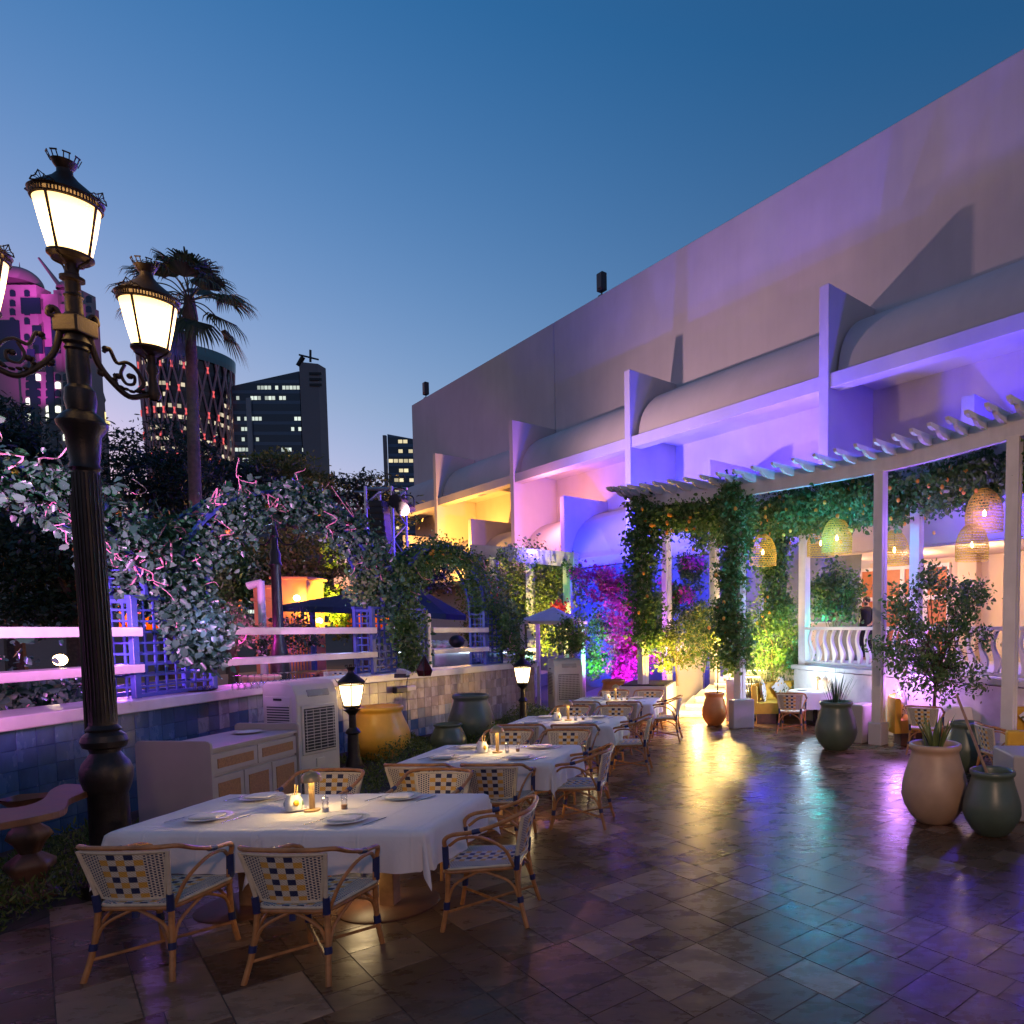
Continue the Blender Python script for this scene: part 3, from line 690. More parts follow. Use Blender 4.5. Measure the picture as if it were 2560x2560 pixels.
p, d, q = onwall(14.3, 0.14); o = block('white_post', 'short white post right of the middle lattice pier on the counter', 'post', (p.x, p.y, CZ), (0.1, 0.1, 1.15), white_paint, math.atan2(d.y, d.x))
# ------------------------------------------------------------------ towers far behind
def win_mat(name, base, lit, dens, sx, sz, strength, rough=0.25):
    m, g, b = newmat(name); tc = g.n('ShaderNodeTexCoord').outputs['UV']; sp = g.n('ShaderNodeSeparateXYZ'); g.l(tc, sp.inputs[0])
    u = g.m('MULTIPLY', sp.outputs[0], sx); v = g.m('MULTIPLY', sp.outputs[1], sz)
    cu = g.m('FLOOR', u); cv = g.m('FLOOR', v); cx = g.n('ShaderNodeCombineXYZ'); g.l(cu, cx.inputs[0]); g.l(cv, cx.inputs[1])
    wn_ = g.n('ShaderNodeTexWhiteNoise'); wn_.noise_dimensions = '2D'; g.l(cx.outputs[0], wn_.inputs['Vector'])
    cx2 = g.n('ShaderNodeCombineXYZ'); g.l(g.m('MULTIPLY', cu, 0.07), cx2.inputs[0]); g.l(g.m('MULTIPLY', cv, 3.1), cx2.inputs[1])
    nz = g.noise(1.0, 2, cx2.outputs[0])
    fu = g.m('FRACT', u); fv = g.m('FRACT', v)
    inw = g.m('MULTIPLY', g.m('MULTIPLY', g.m('GREATER_THAN', fu, 0.1), g.m('LESS_THAN', fu, 0.92)), g.m('MULTIPLY', g.m('GREATER_THAN', fv, 0.38), g.m('LESS_THAN', fv, 0.74)))
    on = g.m('MULTIPLY', g.m('GREATER_THAN', nz, dens), g.m('GREATER_THAN', wn_.outputs[0], 0.25))
    b.inputs['Emission Color'].default_value = (*lit, 1); g.l(g.m('MULTIPLY', g.m('MULTIPLY', on, inw), g.m('MULTIPLY', g.m('ADD', wn_.outputs[0], 0.3), strength)), b.inputs['Emission Strength'])
    bandc = g.mix(g.m('GREATER_THAN', fv, 0.3), tuple(x * 2.4 for x in base), base)
    g.l(bandc, b.inputs['Base Color']); b.inputs['Roughness'].default_value = rough; m.cycles.emission_sampling = 'NONE'
    return m
def uvbox(name, x0, x1, y0, y1, z0, z1, mt, parent, taper=0, skew=None):
    m = MB(); uv = []; ztop = [z1] * 4 if skew is None else skew
    cs = [(x0, y0), (x1, y0), (x1, y1), (x0, y1)]
    for i in range(4):
        a = cs[i]; b = cs[(i + 1) % 4]; L = math.hypot(b[0] - a[0], b[1] - a[1])
        n = len(m.v); m.v += [(a[0], a[1], z0), (b[0], b[1], z0), (b[0], b[1], ztop[(i + 1) % 4]), (a[0], a[1], ztop[i])]; m.face((n, n + 1, n + 2, n + 3))
        uv += [(0, 0), (L, 0), (L, ztop[(i + 1) % 4] - z0), (0, ztop[i] - z0)]
    n = len(m.v); m.v += [(c[0], c[1], z) for c, z in zip(cs, ztop)]; uv += [(0, 0.1)] * 4; m.face((n, n + 1, n + 2, n + 3))
    return m.build(name, mt, parent, world=True, uvs=uv)
YT = 240.0
wm_dark = win_mat('dark_tower_glass', (0.03, 0.05, 0.08), (0.75, 0.85, 0.75), 0.52, 1 / 1.2, 1 / 3.4, 0.9)
wm_cyl = win_mat('round_tower_glass', (0.012, 0.018, 0.03), (1.0, 0.85, 0.6), 0.50, 1 / 1.3, 1 / 3.4, 0.8)
wm_gl = win_mat('glass_tower_glass', (0.02, 0.05, 0.09), (1.0, 0.85, 0.5), 0.52, 1 / 1.7, 1 / 3.2, 0.9)
conc = mat('tower_concrete', (0.22, 0.20, 0.21), 0.8, var=0.08, nscale=0.05)
beige_t = mat('tower_beige', (0.36, 0.30, 0.30), 0.8, var=0.08, nscale=0.05)
# dark office tower
a = at_y(595, 1300, YT); b = at_y(811, 1300, YT); zt = at_y(770, 905, YT).z; zl = at_y(595, 965, YT).z; c = at_y(762, 1300, YT)
t = thing('office_tower', 'dark slanted roof office tower with rows of lit windows', 'tower', (a.x, YT, 0))
uvbox('glass_body', a.x, c.x, YT, YT + 4, -1, 0, wm_dark, t, skew=[zl, zt - 3, zt - 3, zl])
m = MB(); x0, x1, x2 = at_y(752, 1000, YT).x, at_y(768, 1300, YT).x, b.x
m.prism([(x1 + 0.05, -1), (x2, -1), (x2, at_y(800, 910, YT).z), (x0, zt)], 4.2, Matrix(((1, 0, 0, 0), (0, 0, -1, YT + 4), (0, 1, 0, 0), (0, 0, 0, 1)))); m.build('concrete_side', conc, t, world=True)
m = MB()
for k in range(3): z = at_y(785, 935 + k * 14, YT).z; m.box((at_y(790, 940, YT).x, YT - 0.3, z), (4, 0.4, 0.8))
m.build('vent_slots', black, t, world=True)
m = MB(); m.box((at_y(623, 1000, YT).x, YT - 0.25, (zl - 4) / 2), (1.6, 0.5, zl - 4)); m.build('facade_strip', mat('pale_strip', (0.25, 0.27, 0.30), 0.3), t, world=True)
m = MB(); q0 = at_y(776, 905, YT); q1 = at_y(776, 875, YT); m.tube([q0, q1], 0.35); m.tube([at_y(748, 887, YT), at_y(796, 899, YT)], 0.3); m.tube([at_y(745, 915, YT), at_y(758, 892, YT)], 0.7); m.build('roof_mast', black, t, world=True)
# round tower with diagrid
YR = YT - 13; cx = (at_y(372, 1100, YT).x + at_y(583, 1100, YT).x) / 2; rr = (at_y(583, 1100, YT).x - at_y(372, 1100, YT).x) / 2 * 0.86; zt = at_y(480, 893, YT).z
t = thing('round_tower', 'flared round glass tower wrapped in a red lit diagonal grid', 'tower', (cx, YT, 0))
def rad(z): h = z / zt; return rr * (0.80 + 0.20 * h ** 1.5)
m = MB(); uv = []; n1 = 48
zs = [zt * i / 20 for i in range(21)]
for z in zs:
    for k in range(n1 + 1): an = 2 * math.pi * k / n1; m.v.append((cx + rad(z) * math.cos(an), YT + rad(z) * math.sin(an), z)); uv.append((an * rr, z))
for i in range(20):
    for k in range(n1): a_ = i * (n1 + 1) + k; m.face((a_, a_ + 1, a_ + n1 + 2, a_ + n1 + 1))
m.build('glass_body', wm_cyl, t, world=True, uvs=uv, smooth=True)
m = MB(); m.lathe([(rad(zt) + 0.6, zt - 3.6), (rad(zt) + 0.8, zt - 2), (rad(zt) + 0.9, zt + 0.5), (rad(zt) - 1, zt + 0.5), (rad(zt) - 1, zt - 3)], 48, (cx, YT, 0)); m.build('crown_ring', mat('teal_ring', (0.06, 0.22, 0.26), 0.3), t, world=True)
dg = mat('diagrid_steel', (0.55, 0.30, 0.34), 0.5); redm = emit('red_led', (1.0, 0.10, 0.08), 0.9, False)
m = MB(); nd = 26
for k in range(nd):
    for sg in (-1, 1):
        pts = []
        for i in range(25): z = zt * i / 24; an = 2 * math.pi * (k / nd) + sg * i / 24 * 1.55; pts.append((cx + (rad(z) + 0.5) * math.cos(an), YT + (rad(z) + 0.5) * math.sin(an), z))
        m.tube(pts, 0.3, 4)
m.build('diagrid', dg, t, world=True)
for k in range(nd):
    for i in range(1, 13):
        an = 2 * math.pi * k / nd + (i % 2) * math.pi / nd; z = zt * (i / 12.9); dz = 1.55 / 24; 
        if math.sin(an) > 0.2: continue
        if math.sin(an) > -0.1 or rnd.random() < 0.2: continue
        m = MB()
        for sg in (-1, 1): m.tube([(cx + (rad(z + w_) + 0.9) * math.cos(an + sg * w_ / zt * 1.55), YT + (rad(z + w_) + 0.9) * math.sin(an + sg * w_ / zt * 1.55), z + w_) for w_ in (-1.0, 0, 1.0)], 0.13, 4)
        m.build('red_light_cross', redm, t, world=True)
# glass tower by the building corner
a = at_y(968, 1300, YT); b = at_y(1075, 1300, YT); zt = at_y(1000, 1089, YT).z; t = thing('glass_tower', 'teal glass tower with yellow lit windows beside the white building corner', 'tower', (a.x, YT, 0))
uvbox('glass_body', a.x + 1.0, b.x, YT, YT + 20, -1, 0, wm_gl, t, skew=[zt + 0.5, zt - 2, zt - 2, zt + 0.5])
m = MB(); m.bar((a.x + 0.6, YT - 0.2, -1), (a.x + 0.2, YT - 0.2, zt), 0.8, 1.0); m.build('corner_mullion', conc, t, world=True)
# pink lit tower with domes
t = thing('domed_tower', 'stepped beige tower with domes floodlit magenta at the left edge', 'tower', (at_y(80, 1300, YT).x, YT, 0))
def blk(u0, u1, v0, dy, dep, mt=beige_t, nm='block'):
    x0 = at_y(u0, 1000, YT + dy).x; x1 = at_y(u1, 1000, YT + dy).x; z = at_y((u0 + u1) / 2, v0, YT + dy).z
    m = MB(); m.box(((x0 + x1) / 2, YT + dy + dep / 2, z / 2), (x1 - x0, dep, z)); m.build(nm, mt, t, world=True); return x0, x1, z
blk(-60, 108, 712, 0, 5); blk(95, 160, 735, 1.5, 4); blk(150, 220, 725, 3, 5); blk(55, 165, 930, -4, 3.9); blk(-60, 60, 905, -2, 1.9); blk(165, 226, 760, 2.2, 5)
for u_, v_, r_ in ((52, 712, 5.8), (172, 728, 3.2), (122, 905, 1)):
    p = at_y(u_, v_, YT + 6); m = MB(); m.lathe([(r_ * math.cos(math.pi / 2 * i / 10) + 1e-3, r_ * 0.95 * math.sin(math.pi / 2 * i / 10)) for i in range(11)] + [(0.15, r_), (0.05, r_ + 1.6)], 28, (p.x, p.y, p.z)); m.build('dome', beige_t, t, world=True, smooth=True, ang=60)
m = MB(); m.tube([at_y(150, 715, YT - 1), at_y(97, 645, YT - 1)], [0.7, 0.35]); m.build('crane_boom', beige_t, t, world=True)
dw_ = mat('dark_glazing', (0.01, 0.015, 0.04), 0.15); m = MB(); m.box((0, 0, 0), (1.7, 0.3, 1.6)); m.prism([(0.85 * math.cos(math.pi * i / 8), 0.55 * math.sin(math.pi * i / 8)) for i in range(9)], 0.3, Matrix(((1, 0, 0, 0), (0, 0, -1, 0.15), (0, 1, 0, 0.8), (0, 0, 0, 1))))
w0 = m.build('window', dw_, t)
litw = emit('lit_window', (0.9, 0.95, 0.75), 1.6, False); me2 = w0.data.copy(); me2.materials[0] = litw
first = True
for u_, v_ in [(x, y) for x in (32, 68) for y in (735, 760, 782, 805, 845)] + [(x, y) for x in (72, 95, 122, 145, 165) for y in (945, 965, 985, 1005, 1025, 1045, 1070, 1095)] + [(x, y) for x in (178, 200, 222) for y in (750, 775, 800, 830, 860, 890)]:
    dy = -4.1 if 60 < u_ < 175 and v_ > 925 else (1.95 if u_ > 170 else (-0.1))
    p = at_y(u_, v_, YT + dy); o = w0 if first else w0.copy()
    if not first: col.objects.link(o); o.parent = t
    first = False
    o.location = p - t.location
    if rnd.random() < 0.16 and v_ > 930: o.data = me2
for (u_, v_, dy, W_, H_) in ((78, 765, 0, 6.4, 5.2), (15, 860, 0, 10, 15), (95, 850, 0, 3, 9), (140, 830, 1.4, 2.6, 14), (85, 990, -4, 2.4, 30), (130, 1000, -4, 2.2, 34), (212, 850, 2.9, 2, 22)):
    m = MB(); q = at_y(u_, v_, YT + dy); m.box((q.x, YT + dy - 0.12, q.z), (W_, 0.3, H_)); m.build('dark_glazing_panel', dw_, t, world=True)
for u_, v_, tu, tv, e_ in ((60, 900, 60, 790, 3.5e4), (120, 905, 130, 830, 1.6e4), (30, 722, 52, 690, 2e4), (190, 900, 200, 800, 1e4), (85, 1000, 80, 930, 1.2e4)):
    p = at_y(u_, v_, YT - 14); q = at_y(tu, tv, YT); lamp('SPOT', 'tower_floodlight', p, (1.0, 0.10, 0.85), e_, 0.5, q, 70, 1.0)
p = at_y(252, 980, YT + 60); t = thing('minaret', 'slender minaret lit yellow between the street lamp and the trees', 'tower', (p.x, YT + 60, 0))
zt = at_y(252, 975, YT + 60).z; m = MB(); m.lathe([(1.6, 0), (1.6, zt - 14), (2.3, zt - 14), (2.3, zt - 12.5), (1.2, zt - 12.5), (1.1, zt - 5), (1.5, zt - 4), (0.1, zt + 3)], 12, (p.x, p.y, 0)); m.build('shaft', conc, t, world=True)
m = MB(); m.lathe([(2.35, zt - 13.8), (2.35, zt - 12.8)], 12, (p.x, p.y, 0)); m.lathe([(1.25, zt - 12.0), (1.25, zt - 9.0)], 12, (p.x, p.y, 0)); m.build('lit_gallery', emit('minaret_glow', (1.0, 0.75, 0.25), 1.6, False), t, world=True)
# ================================================================== CHAIRS
def make_chair():
    t = thing('bistro_chair', 'x', 'chair')
    def both(fn):
        for s in (-1, 1): fn(s)
    # seat with rounded corners
    def outline(hf, hb, y0, y1, r, k=5):
        cs = [(-hb, y0), (hb, y0), (hf, y1), (-hf, y1)]; out = []
        for i, (x, y) in enumerate(cs):
            a = math.atan2(cs[i][1] - cs[i - 1][1], cs[i][0] - cs[i - 1][0]); 
            p = Vector((x, y)); pa = Vector(cs[i - 1]); pb = Vector(cs[(i + 1) % 4]); da = (pa - p).normalized() * r; db = (pb - p).normalized() * r
            for j in range(k + 1):
                u = j / k; out.append(tuple((p + da) * (1 - u) ** 2 + p * 2 * u * (1 - u) + (p + db) * u ** 2))
        return out
    ol = outline(0.255, 0.215, -0.235, 0.245, 0.07)
    m = MB(); n = len(ol); z0, z1 = 0.435, 0.458
    m.v += [(x, y, z0) for x, y in ol] + [(x, y, z1) for x, y in ol] + [(x * 0.94, y * 0.94, z1 + 0.005) for x, y in ol] + [(0, 0, z1 - 0.004)]
    for i in range(n): j = (i + 1) % n; m.face((i, j, n + j, n + i)); m.face((n + i, n + j, 2 * n + j, 2 * n + i)); m.face((2 * n + i, 2 * n + j, 3 * n))
    m.face(list(range(n))[::-1])
    m.build('seat', weave, t, uvs=[(v[0], v[1]) for v in m.v], smooth=True, ang=50)
    m = MB(); m.tube([(x * 1.03, y * 1.03, 0.43) for x, y in ol], 0.0125, 6, closed=True); m.build('seat_rim', rattan, t, smooth=True)
    m = MB(); m.tube([(x * 1.025, y * 1.025, 0.452) for x, y in ol], 0.010, 6, closed=True); m.build('seat_binding', cream, t, smooth=True)
    # backrest panel (curved, leaning)
    def bp(u, v, off=0.0):   # u -1..1, v 0..1
        hw = 0.185 + 0.07 * v; x = u * hw; y = -0.232 - 0.062 * v - 0.035 * (1 - u * u) + off; return (x, y, 0.50 + 0.305 * v)
    m = MB(); uv = []; NU, NV = 10, 5
    for off in (-0.006, 0.006):
        for j in range(NV + 1):
            for i in range(NU + 1): p = bp(-1 + 2 * i / NU, j / NV, off); m.v.append(p); uv.append((p[0] * (1 - 0.12 * j / NV), p[2] - 0.5))
    S = (NU + 1) * (NV + 1)
    for j in range(NV):
        for i in range(NU):
            a = j * (NU + 1) + i; m.face((a, a + 1, a + NU + 2, a + NU + 1)); m.face((S + a, S + a + NU + 1, S + a + NU + 2, S + a + 1))
    m.build('backrest', weave, t, uvs=uv, smooth=True)
    m = MB(); loop = [bp(-1 + 2 * i / 10, 0) for i in range(11)] + [bp(1, j / 5) for j in range(1, 5)] + [bp(1 - 2 * i / 10, 1) for i in range(11)] + [bp(-1, 1 - j / 5) for j in range(1, 5)]
    m.tube(loop, 0.0125, 6, closed=True); m.build('backrest_frame', cream, t, smooth=True)
    rail = [(-0.245, 0.235, 0.60), (-0.262, 0.232, 0.665), (-0.285, 0.17, 0.705), (-0.298, 0.02, 0.725), (-0.305, -0.14, 0.775), (-0.290, -0.255, 0.825), (-0.20, -0.318, 0.835), (0, -0.338, 0.838)]
    rail = rail + [(-x, y, z) for x, y, z in rail[-2::-1]]
    m = MB(); m.tube(spline(rail, 5), 0.0155, 8); m.build('top_rail', rattan, t, smooth=True)
    def arc(s):
        m = MB(); m.tube(spline([(s * 0.225, -0.225, 0.44), (s * 0.262, -0.165, 0.585), (s * 0.285, -0.03, 0.675), (s * 0.275, 0.12, 0.675), (s * 0.25, 0.205, 0.62)], 5), 0.0115, 7); m.build('arm_brace', rattan, t, smooth=True)
        m = MB(); m.tube(spline([(s * 0.215, -0.235, 0.42), (s * 0.222, -0.25, 0.55), (s * 0.262, -0.30, 0.81)], 4), 0.0125, 7); m.build('back_upright', cream, t, smooth=True)
        m = MB(); m.tube([(s * 0.247, 0.234, 0.615), (s * 0.243, 0.232, 0.455)], 0.022, 8); m.build('arm_wrap', navy, t, smooth=True)
        m = MB(); m.tube([(s * 0.216, -0.238, 0.415), (s * 0.222, -0.248, 0.52)], [0.022, 0.019], 8); m.build('back_wrap', navy, t, smooth=True)
        m = MB(); m.tube([(s * 0.2975, 0.035, 0.722), (s * 0.2985, -0.02, 0.732)], 0.0195, 8); m.build('rail_wrap', navy, t, smooth=True)
    both(arc)
    for sx in (-1, 1):
        for sy in (-1, 1):
            if sy > 0: pts = [(sx * 0.247, 0.235, 0.60), (sx * 0.24, 0.225, 0.44), (sx * 0.238, 0.235, 0.2), (sx * 0.25, 0.268, 0.0)]
            else: pts = [(sx * 0.216, -0.236, 0.45), (sx * 0.225, -0.25, 0.30), (sx * 0.24, -0.275, 0.15), (sx * 0.262, -0.315, 0.0)]
            m = MB(); sp = spline(pts, 5); m.tube(sp, 0.0165, 8); lg = m.build('leg', rattan, t, smooth=True)
            k = 0.19; q = [Vector(p) for p in sp]; a = min(q, key=lambda p: abs(p.z - 0.17)); b = min(q, key=lambda p: abs(p.z - 0.21)) + Vector((0, 0, 0.012))
            m = MB(); m.tube([a, b], 0.022, 8); m.build('leg_band', navy, lg, smooth=True)
    for pts in ([(-0.238, 0.232, 0.19), (-0.20, 0.235, 0.33), (-0.06, 0.24, 0.415), (0, 0.24, 0.425), (0.06, 0.24, 0.415), (0.20, 0.235, 0.33), (0.238, 0.232, 0.19)],
                [(-0.232, -0.262, 0.20), (-0.18, -0.25, 0.33), (-0.04, -0.238, 0.41), (0, -0.236, 0.42), (0.04, -0.238, 0.41), (0.18, -0.25, 0.33), (0.232, -0.262, 0.20)],
                [(-0.235, -0.26, 0.20), (-0.235, -0.2, 0.33), (-0.235, -0.04, 0.41), (-0.238, 0, 0.42), (-0.24, 0.04, 0.41), (-0.24, 0.18, 0.33), (-0.24, 0.232, 0.19)],
                [(0.235, -0.26, 0.20), (0.235, -0.2, 0.33), (0.235, -0.04, 0.41), (0.238, 0, 0.42), (0.24, 0.04, 0.41), (0.24, 0.18, 0.33), (0.24, 0.232, 0.19)]):
        m = MB(); m.tube(spline(pts, 4), 0.010, 6); m.build('arched_brace', rattan, t, smooth=True)
    for s in (-1, 1):
        m = MB(); m.tube([(s * 0.242, 0.245, 0.135), (-s * 0.245, -0.28, 0.125)], 0.0105, 6); m.build('stretcher', rattan, t, smooth=True)
    m = MB(); m.tube([(0, -0.232, 0.41), (0, -0.236, 0.37)], 0.018, 6); m.build('back_knot', navy, t, smooth=True)
    return t
chair0 = make_chair(); chair_used = []
def chair(x, y, face, label, group, z=0.0):
    rz = R(face); 
    if not chair_used: chair_used.append(1); chair0.location = (x, y, z); chair0.rotation_euler = (0, 0, rz); chair0['label'] = label; chair0['group'] = group; return chair0
    return dup(chair0, None, (x, y, z), rz, label, group)
# ================================================================== TABLES
def cloth(x0, x1, y0, y1, z, ov, seed, k=56):
    r_ = random.Random(seed); ph = [r_.uniform(0, 6.28) for _ in range(12)]; m = MB()
    W = x1 - x0; D = y1 - y0; X = [-ov + (W + 2 * ov) * i / k for i in range(k + 1)]; Y = [-ov + (D + 2 * ov) * i / k for i in range(k + 1)]
    rad_ = 0.03
    def drop(d):   # returns (outward, down) along the fold with a rounded edge
        if d <= 0: return 0.0, 0.0
        if d < rad_ * 1.57: a = d / rad_; return rad_ * math.sin(a), rad_ * (1 - math.cos(a))
        return rad_, rad_ + (d - rad_ * 1.57)
    for y in Y:
        for x in X:
            dx = -x if x < 0 else (x - W if x > W else 0); dy = -y if y < 0 else (y - D if y > D else 0)
            sx = -1 if x < 0 else 1; sy = -1 if y < 0 else 1
            cx = min(max(x, 0), W); cy = min(max(y, 0), D)
            if dx > 0 and dy > 0:
                l = math.hypot(dx, dy); o, dn = drop(l); an = math.atan2(dy, dx); mn = min(dx, dy); fl_ = 0.26 * mn + 0.03 * math.sin(3 * an * 2 + ph[0]) * min(1, l / ov)
                # the free corner hangs in a pointed fold
                an2 = math.pi / 4 + (an - math.pi / 4) * 1.0
                px = cx + sx * (o + fl_) * math.cos(an2); py = cy + sy * (o + fl_) * math.sin(an2); pz = z - dn * 0.97
            else:
                d = max(dx, dy); o, dn = drop(d); f = min(1, dn / ov)
                s = (cy if dx > 0 else cx); rp = (0.017 * math.sin(s * 13 + ph[1]) + 0.013 * math.sin(s * 27 + ph[2]) + 0.018 * math.sin(s * 6 + ph[3])) * f * (1 if d > 0 else 0)
                px = cx + (sx * (o + rp + 0.035 * f) if dx > 0 else 0); py = cy + (sy * (o + rp + 0.035 * f) if dy > 0 else 0); pz = z - dn
                if d == 0: pz += 0.0012 * math.sin(x * 9 + ph[4] + y * 4) + 0.0010 * math.sin(y * 11 - x * 3 + ph[5]) + 0.0008 * math.sin(x * 30 + y * 22)
            m.v.append((x0 + px, y0 + py, pz))
    for j in range(k):
        for i in range(k): a = j * (k + 1) + i; m.face((a, a + 1, a + k + 2, a + k + 1))
    return m
def table_frame(name_lb, x, y, w_, d_, group, z=0.735):
    t = thing('dining_table', name_lb, 'table', (x, y, 0), 0, group)
    m = MB(); m.box((0, 0, z - 0.015), (w_ - 0.03, d_ - 0.03, 0.03)); m.build('tabletop', wood, t, bevel=0.004)
    m = MB(); m.box((0, 0, (z - 0.03) / 2), (0.11, 0.11, z - 0.03)); m.build('pedestal', wood_l, t, bevel=0.004)
    m = MB(); m.lathe([(0.001, 0.018), (0.34, 0.016), (0.355, 0.008), (0.355, 0.0)], 40); m.build('base_disc', wood, t, smooth=True, ang=30)
    return t
# table things
def lathe_obj(name, prof, mt, parent=None, n=20, smooth=True, ang=50):
    m = MB(); m.lathe(prof, n); return m.build(name, mt, parent, smooth=smooth, ang=ang)
plate0 = napkin0 = knife0 = fork0 = lamp0 = vase0 = salt0 = pepper0 = None
def put(proto, x, y, z, rz, label, group):
    if not proto.get('placed'): proto['placed'] = 1; proto.location = (x, y, z); proto.rotation_euler = (0, 0, rz); proto['label'] = label; proto['group'] = group; return proto
    c = dup(proto, None, (x, y, z), rz, label, group); return c
def mk_tableware():
    global plate0, napkin0, knife0, fork0, lamp0, vase0, salt0, pepper0
    plate0 = thing('dinner_plate', '', 'plate'); lathe_obj('dish', [(0.001, 0.006), (0.085, 0.006), (0.10, 0.009), (0.148, 0.018), (0.152, 0.021), (0.148, 0.022), (0.10, 0.014), (0.085, 0.011), (0.001, 0.010)], china, plate0, 36)
    deco = mat('plate_lemon_decor', (0.10, 0.13, 0.05), 0.3, var=0.5, nscale=60); m = MB()
    for k in range(5):
        a = 0.9 + k * 0.32; c = Vector((0.125 * math.cos(a), 0.125 * math.sin(a), 0.0185)); n = len(m.v)
        for j in range(8): b = 2 * math.pi * j / 8; m.v.append((c.x + 0.022 * math.cos(b), c.y + 0.011 * math.sin(b), c.z + 0.001 + (c.length - 0.125) * 0))
        m.face([n + j for j in range(8)])
    m.build('rim_pattern', deco, plate0)
    napkin0 = MB().box((0, 0, 0.012), (0.19, 0.12, 0.016)).build('folded_napkin', linen, bevel=0.006); tag(napkin0, '', 'napkin')
    m = MB(); m.prism([(-0.004, -0.11), (0.004, -0.11), (0.005, 0.0), (0.010, 0.02), (0.009, 0.10), (0.0, 0.115), (-0.004, 0.02)], 0.003); knife0 = m.build('table_knife', steel); tag(knife0, '', 'knife')
    m = MB(); m.prism([(-0.004, -0.10), (0.004, -0.10), (0.003, 0.02), (0.011, 0.045), (0.011, 0.095), (0.007, 0.095), (0.007, 0.055), (0.002, 0.055), (0.002, 0.095), (-0.002, 0.095), (-0.002, 0.055), (-0.007, 0.055), (-0.007, 0.095), (-0.011, 0.095), (-0.011, 0.045), (-0.003, 0.02)], 0.003); fork0 = m.build('table_fork', steel); tag(fork0, '', 'fork')
    lamp0 = thing('table_lamp', '', 'lamp'); glow = emit('lamp_glow', (1.0, 0.75, 0.3), 25.0, True)
    lathe_obj('base', [(0.055, 0.0), (0.055, 0.012), (0.02, 0.016), (0.001, 0.016)], brass, lamp0)
    lathe_obj('stem', [(0.019, 0.014), (0.019, 0.235), (0.001, 0.235)], brass, lamp0)
    lathe_obj('shade', [(0.074, 0.228), (0.073, 0.245), (0.062, 0.275), (0.04, 0.297), (0.012, 0.306), (0.010, 0.315), (0.001, 0.316)], brass, lamp0, 28)
    lathe_obj('glow_ring', [(0.021, 0.232), (0.069, 0.2325), (0.07, 0.236), (0.021, 0.236)], glow, lamp0, 24)
    vase0 = thing('lemon_vase', '', 'vase'); lathe_obj('body', [(0.001, 0.0), (0.052, 0.0), (0.062, 0.03), (0.060, 0.075), (0.045, 0.105), (0.047, 0.122), (0.04, 0.122), (0.036, 0.10)], china, vase0, 24)
    lathe_obj('saucer', [(0.001, 0.0), (0.05, -0.001), (0.085, 0.009), (0.085, 0.012), (0.05, 0.004)], china, vase0, 24)
    leafd = mat('vase_leaf_decor', (0.05, 0.14, 0.03), 0.3); yel = mat('lemon_peel', (0.72, 0.44, 0.03), 0.45, var=0.1, nscale=20, bump=0.3, bscale=150)
    m = MB(); m.sphere((0.040, -0.032, 0.06), 0.024, 10, 6, (0.9, 0.9, 1.1)); m.build('painted_lemon', yel, vase0, smooth=True)
    for a in (0.3, 2.2, 3.6): m = MB(); c = Vector((0.056 * math.cos(a), 0.056 * math.sin(a), 0.05)); m.sphere(c, 0.02, 8, 5, (0.5, 0.5, 1.3)); m.build('painted_leaf', leafd, vase0, smooth=True)
    for a in (0.2, 1.8): m = MB(); m.tube([(0.02 * math.cos(a), 0.02 * math.sin(a), 0.08), (0.03 * math.cos(a), 0.03 * math.sin(a), 0.19)], 0.005, 6); m.build('stirrer', brass, vase0)
    def mill(nm, lb, top):
        t = thing(nm, lb, 'mill'); lathe_obj('body', [(0.001, 0), (0.024, 0), (0.024, 0.03), (0.018, 0.045), (0.022, 0.07), (0.015, 0.078)], clear, t, 14); lathe_obj('filling', [(0.001, 0.002), (0.020, 0.002), (0.019, 0.032), (0.001, 0.034)], top, t, 12)
        lathe_obj('cap', [(0.015, 0.078), (0.024, 0.09), (0.022, 0.108), (0.008, 0.115), (0.007, 0.125), (0.001, 0.127)], clear, t, 14); return t
    salt0 = mill('salt_mill', '', china); pepper0 = mill('pepper_mill', '', wood_l)
mk_tableware()
TN_ = [('nearest', 1), ('second nearest', 2), ('third', 3), ('farthest', 4)]
TB = [(-4.50, -2.34, 4.78, 5.86, True), (-3.79, -2.19, 7.25, 8.38, False), (-3.72, -2.17, 10.02, 11.15, False), (-3.62, -2.05, 13.0, 14.15, False)]
CGR = 'woven bistro chairs round the white tables'
